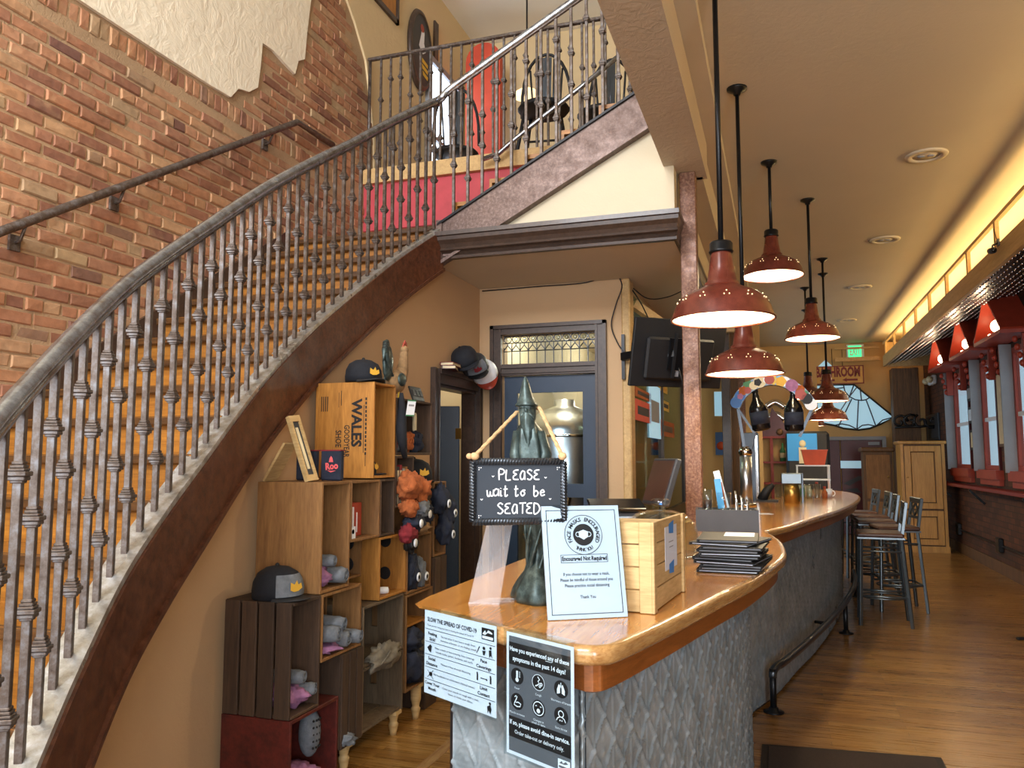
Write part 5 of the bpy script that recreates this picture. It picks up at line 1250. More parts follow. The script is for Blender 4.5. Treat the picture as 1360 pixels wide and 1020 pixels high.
MB().lathe(prof, 44, fn=fold).build('figure', 'bronze', st, True)
MB().lathe([(.022, .566), (.033, .562), (.034, .566), (.026, .576), (.021, .59), (.016, .61), (.010, .632), (.004, .648), (0, .65)], 28, fn=lambda a, z: 1 + .05 * math.sin(3 * a + 20 * z)).build('hat', 'bronze', st, True)
bd = MB(); vs_ = []
for i in range(9):
    z_ = .553 - .125 * i / 8; w_ = .023 * (1 - (i / 8) ** 2 * .75); y_ = -.030 - .012 * math.sin(i / 8 * PI) - .008 * i / 8
    for j in range(9):
        u = -1 + 2 * j / 8; vs_.append((u * w_, y_ + .018 * u * u + .002 * math.sin(j * 2.5 + i), z_))
bd.add(vs_, [(i * 9 + j, i * 9 + j + 1, (i + 1) * 9 + j + 1, (i + 1) * 9 + j) for i in range(8) for j in range(8)], True).build('beard', 'bronze', st, True)
MB().ball((0, -.029, .548), .006, .010, .009, 8, 6).build('nose', 'bronze', st, True)
for s in (-1, 1):
    MB().tube([(s * .005, -.027, .556), (s * .012, -.025, .559), (s * .019, -.020, .555)], .0035, 6).build('brow', 'bronze', st, True)
    MB().ball((s * .010, -.024, .551), .0035, .003, .003, 8, 6).build('eye', 'black', st, True)
    MB().tube([(s * .03, -.0, .485), (s * .044, -.01, .42), (s * .036, -.036, .37), (s * .012, -.05, .375)], [.018, .019, .018, .010], 12).build('sleeve', 'bronze', st, True)
    MB().tube([(s * .006, -.03, .541), (s * .015, -.031, .533), (s * .021, -.028, .521)], [.004, .004, .001], 6).build('moustache', 'bronze', st, True)
for k in range(7):
    a = k * .9; MB().tube([(.035 * math.cos(a + q * .35), .035 * math.sin(a + q * .35), .07 + q * .03) for q in range(6)], [.008, .007, .006, .006, .005, .003], 6).build('root', 'bronze', st, True)
for k in range(6): MB().ball((.045 + .012 * math.sin(k), .012 + .010 * k, .34 + .02 * math.sin(k * 2.1)), .028, .022, .035, 8, 6, fn=lambda a, b: 1 + .2 * math.sin(4 * a)).build('leaf_cluster', 'bronze', st, True)
for ch in st.children:   # the figure leans towards its left
    for v_ in ch.data.vertices: v_.co.x -= .036 * min(1.2, max(0, v_.co.z - .08) / .45)
# chalkboard hung on the statue
C4 = [ad(624, 613, 2.06), ad(753, 607, 2.10), ad(753, 697, 2.10), ad(622, 693, 2.06)]
U_ = ((C4[1] - C4[0]) + (C4[2] - C4[3])).normalized(); V_ = Vector((0, 0, 1)); V_ = (V_ - U_ * V_.dot(U_)).normalized(); ctr = sum(C4, Vector()) / 4
BW, BH = .258, .172
o = thing('chalkboard_sign', 'small framed chalkboard with white handwriting hung by rope on the statue', 'sign', ctr - V_ * (BH / 2)); S = Sheet(ctr, U_, V_)
S.rect(MB(), -BW / 2 + .012, BW / 2 - .012, -BH / 2 + .012, BH / 2 - .012, -.004, .002).build('slate_panel', 'slate', o)
m = MB()
for (u0, v0, u1, v1) in ((-1, 1, 1, 1), (1, 1, 1, -1), (1, -1, -1, -1), (-1, -1, -1, 1)):
    a = Vector((u0 * (BW / 2 - .008), v0 * (BH / 2 - .008))); b = Vector((u1 * (BW / 2 - .008), v1 * (BH / 2 - .008))); n = int((b - a).length / .008)
    f_ = MB(); f_.tube([S.p(a.x, a.y, .001), S.p(b.x, b.y, .001)], .0095, 10)
    for k in range(n):
        c_ = a.lerp(b, (k + .5) / n); d_ = (b - a).normalized(); e2 = Vector((-d_.y, d_.x)); p_ = c_ - d_ * .004 - e2 * .008; r_ = c_ + d_ * .004 + e2 * .008
        f_.tube([S.p(p_.x, p_.y, .004), S.p(c_.x, c_.y, .011), S.p(r_.x, r_.y, .004)], .0028, 5)
    f_.build('frame_rail', 'gunmetal', o)
ck = MB(); w_ = .0034
GL = {  # hand-drawn strokes in a 1 x 1.4 cell
 'P': [[(0, 0), (0, 1.4), (.5, 1.45), (.75, 1.15), (.5, .8), (0, .75)]], 'L': [[(.05, 1.4), (0, .05), (.65, 0)]],
 'E': [[(.75, 1.35), (.25, 1.3), (.05, 1.0), (.45, .78), (.05, .5), (.1, .1), (.75, .05)]], 'a': [[(.7, .85), (.3, .95), (.0, .5), (.2, .05), (.6, .3), (.7, .95), (.72, .0)]],
 'A': [[(.62, 1.12), (.3, 1.2), (.02, .6), (.18, .05), (.55, .3), (.63, 1.15), (.68, 0)]],
 'S': [[(.7, 1.2), (.35, 1.4), (.05, 1.1), (.4, .75), (.7, .4), (.4, .02), (.0, .15)]], 'T': [[(0, 1.35), (.9, 1.4)], [(.45, 1.38), (.42, 0)]],
 'D': [[(.05, 1.35), (.05, 0), (.5, .1), (.8, .6), (.55, 1.2), (.0, 1.38)]],
 'w': [[(0, .8), (.1, .05), (.35, .05), (.45, .6), (.5, .1), (.8, .1), (.9, .85)]], 'i': [[(.1, .75), (.12, .05), (.3, .1)], [(.1, 1.0), (.13, 1.08)]],
 't': [[(.25, 1.4), (.2, .1), (.4, .0), (.55, .2)], [(0, .9), (.55, .95)]], 'o': [[(.3, .75), (.0, .4), (.25, .0), (.55, .35), (.3, .75), (.65, .75)]],
 'b': [[(.05, 1.4), (.05, .05), (.4, .0), (.6, .4), (.3, .7), (.05, .45)]], 'e': [[(.05, .4), (.55, .5), (.35, .8), (.05, .5), (.2, .02), (.65, .15)]]}
def write(words, u, v_, sc, adv):
    for ch in words:
        if ch != ' ':
            for s_ in GL[ch]:
                sp = spline([(u + a * sc, v_ + b * sc, 0) for a, b in s_], 5) if len(s_) > 2 else [Vector((u + a * sc, v_ + b * sc, 0)) for a, b in s_]
                S.stroke(ck, [(p.x, p.y) for p in sp], w_, .0035)
        u += adv * sc * (.55 if ch == 'i' else 1)
for w4 in (('PLEASE', -.052, .030, .019, .98), ('wait', -.084, -.012, .0195, .88), ('to', -.012, -.012, .0195, .88), ('be', .040, -.012, .0195, .88), ('SEATED', -.056, -.058, .020, .96)):
    write(*w4); ck.build('chalk_word', 'chalk', o); ck = MB()
for u, v_ in ((-.068, .038), (.072, .034), (.084, -.022), (-.098, -.022)): S.stroke(ck, [(u - .003, v_ + .003), (u, v_), (u + .003, v_ + .003)], .002, .0035)
for u, v_ in ((-.105, .062), (.104, .062), (-.105, -.062)):
    for a, b in ((0, 0), (.005, 0), (0, -.005)): S.disc(ck, u + a, v_ + b, .0014, .0035, 8)
ck.build('chalk_dots', 'chalk', o)
kl, kr = S.p(-BW / 2 + .012, BH / 2 + .006, .008), S.p(BW / 2 - .012, BH / 2 + .006, .008)
hc = Vector((sx_ - .036 * math.cos(math.radians(10)), sy_ - .036 * math.sin(math.radians(10)), BT))
tie = [hc + Vector((-.030, -.012, .545)), hc + Vector((-.02, .026, .548)), hc + Vector((.012, .034, .555)), hc + Vector((.034, .004, .558))]
P = [kl.lerp(tie[0], k / 18) for k in range(18)] + spline(tie, 6) + [tie[-1].lerp(kr, k / 18) for k in range(1, 19)]
m = MB()
for s in range(3): m.tube([p + U_ * (.003 * math.cos(k * .9 + s * 2.1)) + Vector((0, .003 * math.sin(k * .9 + s * 2.1), 0)) for k, p in enumerate(P)], .0036, 6)
m.build('rope', 'rope', o)
MB().ball(kl, .013, .011, .010, 10, 7).ball(kl - U_ * .014, .009, .008, .008, 8, 6).build('knot', 'rope', o); MB().ball(kr, .012, .011, .011, 10, 7).build('knot', 'rope', o)

# mask notice in a white frame
bl, brr = az(728, 825, BT), az(834, 820, BT); U_ = (brr - bl); NW = U_.length; U_.normalize(); nn = Vector((U_.y, -U_.x, 0)); ln = math.radians(13)
V_ = Vector((0, 0, 1)) * math.cos(ln) - nn * math.sin(ln); NH = .288
o = thing('mask_notice', 'white framed face mask notice leaning on the wooden box', 'notice', (bl + brr) / 2); S = Sheet(bl + Vector((0, 0, .002)), U_, V_)
S.rect(MB(), 0, NW, 0, NH, -.006, 0).build('board', 'paper', o)
S.rect(MB(), -.003, NW + .003, -.0, NH + .003, .003, .0045).build('cover', 'clear', o)
m = MB(); f0, f1 = .011, .0125
for a in ((f0, NW - f0, f0, f1), (f0, NW - f0, NH - f1, NH - f0), (f0, f1, f0, NH - f0), (NW - f1, NW - f0, f0, NH - f0)): S.rect(m, *a, 0, .001)
cu, cv = NW * .515, NH * .735
S.ring(m, cu, cv, .0505, .052, .0012); S.disc(m, cu, cv, .0285, .0010, 36)
def arc_text(tx, r, a0, a1, size, flip=False):
    n = len(tx)
    for k, ch in enumerate(tx):
        if ch == ' ': continue
        a = a0 + (a1 - a0) * k / (n - 1); S.text(m, ch, cu + r * math.cos(a), cv + r * math.sin(a), size, .0012, .0003, None, a - PI / 2 if not flip else a + PI / 2)
arc_text('FACE MASKS ENCOURAGED', .0395, math.radians(205), math.radians(-25), .0145); arc_text('THANK YOU', .0395, math.radians(240), math.radians(300), .0125, True)
bxw = .064; v0 = NH * .50
S.text(m, 'Encouraged Not Required', cu - .002, v0 + .006, .0155, .0012, .0005, .122)
for a in ((cu - bxw - .002, cu + bxw - .002, v0 - .004, v0 - .003), (cu - bxw - .002, cu + bxw - .002, v0 + .016, v0 + .017), (cu - bxw - .002, cu - bxw - .001, v0 - .004, v0 + .017), (cu + bxw - .003, cu + bxw - .002, v0 - .004, v0 + .017)): S.rect(m, *a, 0, .001)
for tx, v_, wd in (('If you choose not to wear a mask,', .385, .125), ('Please be mindful of those around you', .335, .142), ('Please practice social distancing', .285, .12), ('Thank You', .185, .042)): S.text(m, tx, cu, NH * v_, .0115, .0012, .0001, wd)
m.build('print', 'ink', o)
m = MB(); S.poly(m, [(cu - .013, cv + .008), (cu, cv + .013), (cu + .013, cv + .008), (cu + .012, cv - .006), (cu, cv - .013), (cu - .012, cv - .006)], .0016)
for s in (-1, 1): S.ring(m, cu + s * .015, cv + .001, .005, .0068, .0015, 20)
m.build('mask_symbol', 'white', o)

# wooden box with note
c0 = az(865, 818, BT); o = thing('wooden_box', 'pale slatted wooden box with a taped white note', 'box', (c0.x - .11, c0.y + .235, BT + .001), math.radians(-5))
bw, bd_, bh = .235, .40, .238
def lb(m, *a): return m.box(*a)
for k in range(4):
    z0 = k * bh / 4 + .001; z1 = (k + 1) * bh / 4 - .002
    MB().box(-bw / 2, bw / 2, -bd_ / 2, -bd_ / 2 + .011, z0, z1, None, .0015).build('slat', 'crate_pale', o, True)
    MB().box(-bw / 2, bw / 2, bd_ / 2 - .011, bd_ / 2, z0, z1 - (.02 if k == 3 else 0), None, .0015).build('slat', 'crate_pale', o, True)
    MB().box(bw / 2 - .0, bw / 2 + .011, -bd_ / 2, bd_ / 2, z0, z1, None, .0015).build('slat', 'crate_pale', o, True)
    MB().box(-bw / 2 - .011, -bw / 2, -bd_ / 2, bd_ / 2, z0, z1, None, .0015).build('slat', 'crate_pale', o, True)
for x0, x1, y0, y1 in ((bw / 2 - .022, bw / 2 + .012, -bd_ / 2 - .009, -bd_ / 2), (bw / 2 + .011, bw / 2 + .019, -bd_ / 2 - .009, -bd_ / 2 + .022), (bw / 2 + .011, bw / 2 + .019, bd_ / 2 - .03, bd_ / 2), (-bw / 2 - .011, -bw / 2 + .025, -bd_ / 2 - .009, -bd_ / 2)): MB().box(x0, x1, y0, y1, 0, bh, None, .0015).build('corner_batten', 'crate_pale', o, True)
MB().box(-bw / 2, bw / 2, -bd_ / 2 + .011, bd_ / 2 - .011, .002, .012).build('bottom_board', 'crate_pale', o, True)
nt = thing('taped_note', 'small white paper note on the side of the wooden box', 'note', o.location + Vector((bw / 2 + .013, .02, .09)), o.rotation_euler.z)
MB().box(.0, .001, -.078, .078, 0, .122).build('paper', 'paper', nt, True)
for z_ in (-.012, .102): MB().add([(.0015, -.03, z_), (.0015, .03, z_ - .004), (.0015, .035, z_ + .034), (.0015, -.03, z_ + .026)], [(0, 1, 2, 3)]).build('blue_tape', 'tape_blue', nt, True)
MB().box(.001, .0013, -.03, .03, .075, .078).box(.001, .0013, -.025, .028, .06, .063).build('faint_writing', 'mid_gray', nt, True)
o2 = tag(MB().ball((c0.x - .10, c0.y + .22, BT + .165), .05, .05, .05, 16, 10).build('round_tin', 'steel'), 'round steel canister inside the wooden box', 'canister')

# glass cake dome
o = thing('cake_dome', 'clear glass cake dome with a knob behind the wooden box', 'cake dome', (-.46, 3.24, BT))
MB().lathe([(0, 0), (.08, 0), (.085, .006), (.16, .02), (.17, .028), (.16, .03), (0, .026)], 32).build('plate', 'clear', o, True)
MB().shell([(.148, .03), (.15, .10), (.138, .15), (.10, .185), (.045, .20), (.015, .203), (.015, .199), (.044, .196), (.098, .181), (.134, .148), (.146, .10), (.144, .03)], 36).build('dome', 'clear', o, True)
MB().lathe([(.012, .2), (.012, .212), (.035, .222), (.04, .236), (.03, .246), (0, .248)], 20).build('knob', 'clear', o, True)
# stack of black menus
base = Vector((-.17, 3.10, BT + .001))
for k in range(11):
    o = thing('menu_folder', ('topmost black menu folder with a white page showing' if k == 10 else f'black menu folder in the stack on the counter, {["bottom","second from bottom","third from bottom","fourth from bottom","fifth from bottom","middle","fifth from top","fourth from top","third from top","second from top"][k]}'), 'menu', base + Vector((R.uniform(-.018, .018), R.uniform(-.02, .02), .0005 + k * .0105)), R.uniform(-.16, .16) - .1, 'black menu folders on the counter')
    MB().box(-.105, .105, -.16, .16, 0, .0035, None, .001).box(-.105, .105, -.16, .16, .0068, .0100, None, .001).box(-.108, -.103, -.16, .16, 0, .010).build('cover', 'black', o, True)
    MB().box(-.098, .100, -.155, .155, .0035, .0068).build('pages', 'mid_gray' if k % 3 else 'paper', o, True)
    if k == 10: MB().box(-.02, .09, .0, .15, .0101, .0112).build('loose_page', 'white', o, True)
# organiser tray and what stands on it
o = thing('organiser_box', 'matte black organiser box at the bend of the counter', 'box', (-.295, 4.72, BT), math.radians(5))
m = MB(); m.box(-.17, .17, -.11, -.10, 0, .12); m.box(-.17, .17, .10, .11, 0, .12); m.box(-.17, -.16, -.10, .10, 0, .12); m.box(.16, .17, -.10, .10, 0, .12); m.build('walls', 'dark_gray', o, True); MB().box(-.16, .16, -.10, .10, .1, .112).build('lid', 'black', o, True)
def tumbler(name, label, p, r, h, cat='glass'):
    o = thing(name, label, cat, p); MB().shell([(r * .85, 0), (r, h), (r - .003, h), (r * .85 - .003, .006)], 20).build('wall', 'clear', o, True); MB().lathe([(0, 0), (r * .84, 0), (r * .84, .006), (0, .006)], 20).build('base', 'clear', o, True); return o
zT = BT + .1205
zL = BT + .1125
tumbler('drinking_glass', 'clear glass with dark contents on the organiser box', (-.40, 4.72, zL), .032, .115); tag(MB().lathe([(0, 0), (.024, 0), (.025, .05), (0, .05)], 14, (-.40, 4.72, zL + .007)).build('coffee_beans', 'leather'), 'dark contents at the bottom of the clear glass', 'contents')
tumbler('brochure_glass', 'wide glass jar of cards on the organiser box', (-.31, 4.74, zL), .045, .10, 'jar')
for k, (dx, c_, h_, lab) in enumerate(((-.02, 'skyblue', .17, 'pale blue card standing in the glass jar'), (.0, 'orange_cloth', .15, 'orange card standing in the glass jar'), (.02, 'white', .22, 'tall white leaflet leaning in the glass jar'))):
    tag(MB().box(-.018, .018, -.001, .001, 0, h_, Matrix.Translation((-.31 + dx * .6, 4.74 + dx, zL + .008)) @ Matrix.Rotation(-.12 + k * -.06, 4, 'Y')).build('card', c_), lab, 'card')
o = thing('card_rack', 'small chrome wire card rack at the right of the organiser box', 'rack', (-.20, 4.72, zL))
for k in range(3): x0 = -.03 + k * .03; h_ = .11 - k * .025; MB().tube([(x0, -.04, 0), (x0 - .015, -.04, h_), (x0 - .015, .04, h_), (x0, .04, 0)], .0025, 6).build('wire', 'chrome', o, True); MB().box(x0 - .012, x0 - .008, -.036, .036, .004, h_ * .8).build('cards', 'white', o, True)
MB().box(-.045, .045, -.042, .042, 0, .004).build('base', 'chrome', o, True)
# tablet till and monitor
o = thing('tablet_till', 'black angled tablet till behind the wooden box', 'till', (-.80, 4.05, BT), math.radians(20))
MB().box(-.10, .10, -.08, .08, 0, .02, None, .006).build('foot', 'black', o, True)
mt = Matrix.Translation((0, .0, .10)) @ Matrix.Rotation(math.radians(-38), 4, 'X')
MB().add([(-.07, -.05, .02), (.07, -.05, .02), (.07, .05, .02), (-.07, .05, .02), (-.11, -.05, .13), (.11, -.05, .13), (.10, .09, .17), (-.10, .09, .17)], [(3, 2, 1, 0), (4, 5, 6, 7), (0, 1, 5, 4), (1, 2, 6, 5), (2, 3, 7, 6), (3, 0, 4, 7)]).build('stand', 'dark_gray', o, True)
MB().box(-.14, .14, -.095, .095, -.008, .008, Matrix.Translation((0, .0, .17)) @ Matrix.Rotation(math.radians(12), 4, 'X'), .004).build('tablet', 'black_gloss', o, True)
MB().box(-.09, .09, -.055, -.052, .07, .115).build('silver_panel', 'steel', o, True)
o = thing('till_monitor', 'grey till monitor turned away in front of the rust-brown post', 'monitor', (-.70, 5.0, BT), math.radians(-58))
MB().lathe([(0, 0), (.09, 0), (.09, .012), (.02, .02), (.018, .12), (0, .12)], 20).build('foot', 'black', o, True)
mt = Matrix.Translation((0, 0, .26)) @ Matrix.Rotation(math.radians(-18), 4, 'X')
MB().box(-.17, .17, -.02, .02, -.15, .15, mt, .008).build('housing', 'dark_gray', o, True); MB().box(-.15, .15, -.024, -.02, -.13, .13, mt).build('screen', 'leather', o, True); MB().box(-.08, .08, .02, .045, -.1, .06, mt, .01).build('rear_unit', 'black', o, True)
MB().box(.12, .15, -.026, -.024, -.145, -.14, mt).build('led', 'holder_led', o, True)
# ------------------------------------------------------------------ pendant lamps
def pendant(px, py, w_, label, canopy=ZC, holes=True, power=26, inner='white_enamel'):
    q = ad(px, py, F_PX * .46 / w_); x, y, z = q
    o = thing('pendant_lamp', label, 'lamp', (x, y, z), 0, 'rust-red enamel pendant lamps above the bar')
    out = [(.044, .31), (.048, .295), (.056, .235), (.066, .177), (.078, .168), (.076, .16), (.092, .148), (.148, .123), (.19, .095), (.212, .055), (.23, .0)]
    inn = [(r_ - .004, z_ - .002) for r_, z_ in out]; inn[-1] = (.226, .0)
    vs_, n = [], 40
    sh = MB()
    for a, b in zip(out, out[1:]): pass
    sh.lathe(out, n); sh.f = [f for f in sh.f if len(f) == 4]; sh.sm = [True] * len(sh.f); sh.build('shade', 'lamp_enamel', o, True)
    si = MB(); si.lathe(inn, n); si.f = [f for f in si.f if len(f) == 4]; si.sm = [True] * len(si.f); si.build('reflector', inner, o, True)
    MB().shell([(.224, -.001), (.232, -.001), (.233, .006), (.224, .006)], n).build('rim', 'lamp_enamel', o, True)
    MB().lathe([(0, .308), (.052, .308), (.056, .315), (.052, .32), (.052, .352), (.046, .36), (.0, .362)], 20).build('cap', 'black_metal', o, True)
    MB().tube([(0, 0, .36), (0, 0, canopy - z - .01)], .0125, 10).build('rod', 'black_metal', o, True)
    MB().lathe([(0, canopy - z), (.062, canopy - z), (.06, canopy - z - .012), (.025, canopy - z - .03), (.02, canopy - z - .045), (0, canopy - z - .045)], 20).build('canopy', 'black_metal', o, True)
    MB().ball((0, 0, .10), .035, .035, .045, 14, 9).build('bulb', 'bulb', o, True)
    MB().tube([(0, 0, .14), (0, 0, .30)], .02, 8).build('socket', 'white_enamel', o, True)
    if holes:
        h = MB()
        for k in range(12):
            a0 = 2 * PI * (k + .3) / 12
            for da, rr, zz in ((-.055, .199, .0815), (.055, .199, .0815), (0, .188, .0985)):
                a = a0 + da; c_ = Vector((rr * 1.004 * math.cos(a), rr * 1.004 * math.sin(a), zz)); h.ball(c_, .0032, n=6, m=4)
        h.build('vent_hole_glow', 'vent_glow', o, True)  # glowing beads stand in for bulb light showing through the perforations
    l = bpy.data.lights.new('pendant_bulb_light', 'POINT'); l.energy = power; l.color = (1, .82, .55); l.shadow_soft_size = .04
    p = bpy.data.objects.new('pendant_bulb_light', l); p.location = (x, y, z + .045); COL.objects.link(p)
    return o
pendant(960, 425, 135, 'rust-red pendant lamp nearest the viewer, left of the others')
pendant(989, 497, 102, 'low rust-red pendant lamp just under the nearest one')
pendant(1026, 367, 80, 'high rust-red pendant lamp, hung highest of all')
pendant(1079, 450, 70, 'rust-red pendant lamp to the right over the bar stools side')
pendant(1099, 533, 54, 'rust-red pendant lamp in front of the spider-web window', power=20)
pendant(1100, 558, 50, 'lowest far rust-red pendant lamp below the web-window one', power=20)
pendant(1074, 530, 46, 'far rust-red pendant lamp partly hidden left of the web window', power=16)
pendant(1075, 566, 40, 'farthest small rust-red pendant lamp over the back of the bar', power=14)
# recessed ceiling lights
for k, (px, py) in enumerate(((1230, 206), (1175, 318), (1142, 381), (1125, 425))):
    q = az(px, py, ZC); o = thing('recessed_light', ('nearest', 'second', 'third', 'farthest')[k] + ' round recessed spotlight in the beige ceiling', 'light', (q.x, q.y, ZC - .02), 0, 'recessed ceiling spotlights')
    MB().shell([(.095, .018), (.10, .006), (.145, .006), (.15, .014), (.15, .02), (.095, .02)], 32).build('trim_ring', 'ceiling_paint', o, True); MB().lathe([(0, .014), (.095, .014), (.095, .019), (0, .019)], 24).build('recess', 'ceiling_paint', o, True)
    for s in (-1, 1): MB().ball((s * .035, 0, .012), .03, .022, .008, 10, 6).build('lens', 'mid_gray', o, True)

# ------------------------------------------------------------------ light cove along the right wall
FX, FZ0, FZ1, FZ2 = 1.9, 3.2, 3.40, 3.62
cv_ = thing('light_cove', 'wooden light cove with glowing yellow openings along the right wall', 'light cove', (FX, 9, FZ0))
CY0, CY1 = -2.9, 16.2
MB().box(FX, FX + .04, CY0, CY1, FZ0, FZ1, None, .004).build('fascia_board', 'cove_wood', cv_)
MB().box(FX, FX + .04, CY0, CY1, FZ2, FZ2 + .035).build('top_rail', 'cove_wood', cv_)
MB().box(FX + .04, XR, CY1 - .03, CY1, FZ0, FZ2 + .035).build('end_board', 'cove_wood', cv_)
MB().box(1.1, FX, YF - .35, YF - .31, FZ1 - .02, FZ1 + .06).box(1.1, FX, YF - .35, YF - .31, FZ2, FZ2 + .035).build('end_rail', 'cove_wood', cv_)
y = 1.3
while y < 16:
    MB().box(FX + .003, FX + .037, y - .03, y + .03, FZ1, FZ2).build('upright', 'cove_wood', cv_); y += 1.12
y = -2.2
k = 0
while y < 16:
    MB().tube([(FX + .35, y, FZ1 + .05), (FX + .35, y + .95, FZ1 + .05)], .02, 8).build('lamp_tube', 'cove_tube', cv_); y += 1.05
area('cove_light', (FX + .32, 6.5, FZ1 + .08), (PI, -.5, 0), .12, 18.6, 150, (1, .72, .32))
# studded tin soffit under the cove
m = MB(); nY = 60
m.add([(FX + .04, CY0, FZ0 + .03), (XR - .002, CY0, FZ0 + .2), (XR - .002, CY1, FZ0 + .2), (FX + .04, CY1, FZ0 + .03)] + [(FX + .04, CY0, FZ0 + .045), (XR - .002, CY0, FZ0 + .215), (XR - .002, CY1, FZ0 + .215), (FX + .04, CY1, FZ0 + .045)], [(0, 1, 2, 3), (7, 6, 5, 4), (0, 4, 5, 1), (1, 5, 6, 2), (2, 6, 7, 3), (3, 7, 4, 0)])
so = m.build('tin_soffit', 'black_metal'); struct(so, 'studded dark tin soffit below the light cove')
m = MB(); y = 4.0
while y < 16.1:
    for i in range(8):
        x = FX + .09 + i * .094; z_ = FZ0 + .03 + .17 * (x - FX - .04) / (XR - FX - .04); m.ball((x, y, z_), .019, .019, .015, 6, 4)
    y += .11
so2 = m.build('stud', 'chrome', so); so2['kind'] = 'stuff'
# security camera on the fascia
q = ax(1327, 325, FX); o = thing('security_camera', 'small dark security camera on the cove fascia', 'camera', (FX - .0, q.y, q.z - .04))
MB().tube([(-.0, 0, .06), (-.05, 0, .04), (-.06, -.02, .01)], .009, 8).build('bracket', 'gunmetal', o, True); MB().tube([(-.06, .05, .0), (-.06, -.06, -.02)], .028, 14).build('body', 'dark_gray', o, True); MB().tube([(-.06, -.055, -.019), (-.06, -.075, -.023)], .02, 12).build('lens', 'black_gloss', o, True); MB().box(-.016, 0, -.03, .03, .03, .09).build('plate', 'gunmetal', o, True)
MB().tube([(-.01, 0, .07), (-.005, .06, .12), (-.003, .13, .22)], .004, 6).build('wire', 'black', o, True)

# ------------------------------------------------------------------ right wall: windows with little gables
for k, (a, b) in enumerate(WIN):
    wn = sroot(f'window_{k + 1}', (XR, (a + b) / 2, WZ0), ('far', 'middle', 'near')[k] + ' tall red-framed sash window in the dark brick wall')
    for y0, y1, z0, z1 in ((a, a + .06, WZ0, WZ1), (b - .06, b, WZ0, WZ1), (a + .06, b - .06, WZ1 - .07, WZ1), (a + .06, b - .06, WZ0, WZ0 + .06)): MB().box(XR + .0, XR + .06, y0, y1, z0, z1).build('frame', 'red_paint', wn)
    zm = 2.02; MB().box(XR + .015, XR + .05, a + .06, b - .06, zm - .025, zm + .025).build('meeting_rail', 'white', wn)
    for z0, z1 in ((WZ0 + .06, zm - .025), (zm + .025, WZ1 - .07)): MB().box(XR + .03, XR + .035, a + .06, b - .06, z0, z1).build('pane', 'pane', wn)
    MB().box(XR - .13, XR - .001, b + .0, b + .03, WZ0 - .02, WZ1 + .05).build('reveal_board', 'mid_gray', wn); MB().box(XR - .03, XR - .001, a - .05, a, WZ0 - .02, WZ1 + .05).build('reveal_board', 'maroon', wn)
    MB().box(XR - .09, XR + .1, a - .1, b + .1, WZ0 - .12, WZ0).box(XR - .05, XR, a - .08, b + .08, WZ0 - .2, WZ0 - .12).build('sill', 'red_paint', wn)
    gy = (a + b) / 2
    o = thing('window_gable', ('far', 'middle', 'near')[k] + ' red triangular gable hood with a glowing bulb above a window', 'window hood', (XR, gy, 2.86), 0, 'red gable hoods above the windows')
    hw = .62; xo = XR - .34
    for s in (-1, 1):
        P = [(XR - .01, gy, 3.42), (xo, gy, 3.42), (xo, gy + s * hw, 2.92), (XR - .01, gy + s * hw, 2.92)]; nrm = Vector((0, s * .5, .62)).normalized() * .025
        m = MB(); m.add([p for p in P] + [tuple(Vector(p) + nrm) for p in P], [(0, 1, 2, 3), (7, 6, 5, 4), (0, 4, 5, 1), (1, 5, 6, 2), (2, 6, 7, 3), (3, 7, 4, 0)]); m.build('roof_slope', 'red_paint', o)
    m = MB(); yz_prism(m, [(gy - hw, 2.92), (gy + hw, 2.92), (gy, 3.42)], XR - .06, XR - .02); m.build('gable_back', 'maroon', o)
    MB().box(xo, XR - .02, gy - hw, gy + hw, 2.88, 2.925).build('shelf', 'red_paint', o)
    for s in (-1, 1):
        m = MB(); m.box(XR - .1, XR - .01, gy + s * (hw - .12) - .03, gy + s * (hw - .12) + .03, 2.5, 2.88)
        for j in range(4): m.ball((XR - .11 - .02 * j, gy + s * (hw - .12), 2.55 + j * .09), .03, .03, .04, 8, 6)
        m.build('bracket', 'red_paint', o)
    MB().ball((XR - .24, gy - .12, 3.03), .075, n=14, m=9).build('bulb', 'spot_bulb', o); MB().ball((XR - .22, gy + .32, 2.97), .03, n=10, m=7).build('bulb', 'spot_bulb', o)
    l = bpy.data.lights.new('gable_bulb_light', 'POINT'); l.energy = 7; l.color = (1, .78, .5); l.shadow_soft_size = .05
    p = bpy.data.objects.new('gable_bulb_light', l); p.location = (XR - .33, gy - .24, 3.03); COL.objects.link(p)
# drink ledge
o = thing('drink_ledge', 'red painted wall ledge below the windows', 'ledge', (XR, 12, 1.03)); MB().box(XR - .18, XR - .001, 2.0, 15.4, 1.06, 1.105, None, .006).build('board', 'oxide_red', o)
for y_ in (4, 7, 10, 12.6, 14.9): m = MB(); m.sq((XR - .012, y_, .86), (XR - .2, y_, 1.055), .03); m.build('bracket', 'black_metal', o)
# conduit and outlets
cd = thing('wall_conduit', 'dark electrical conduit with outlet boxes low on the brick wall', 'conduit', (XR, 13, .4))
zq = ax(1283, 706, XR).z; MB().tube([(XR - .02, ax(1272, 700, XR).y, zq), (XR - .02, 4, zq)], .014, 8).build('pipe', 'black_metal', cd)
for px, py in ((1276, 702), (1331, 721)): q = ax(px, py, XR); MB().box(XR - .06, XR - .001, q.y - .09, q.y + .09, zq - .08, zq + .1, None, .01).build('outlet_box', 'black_metal', cd)
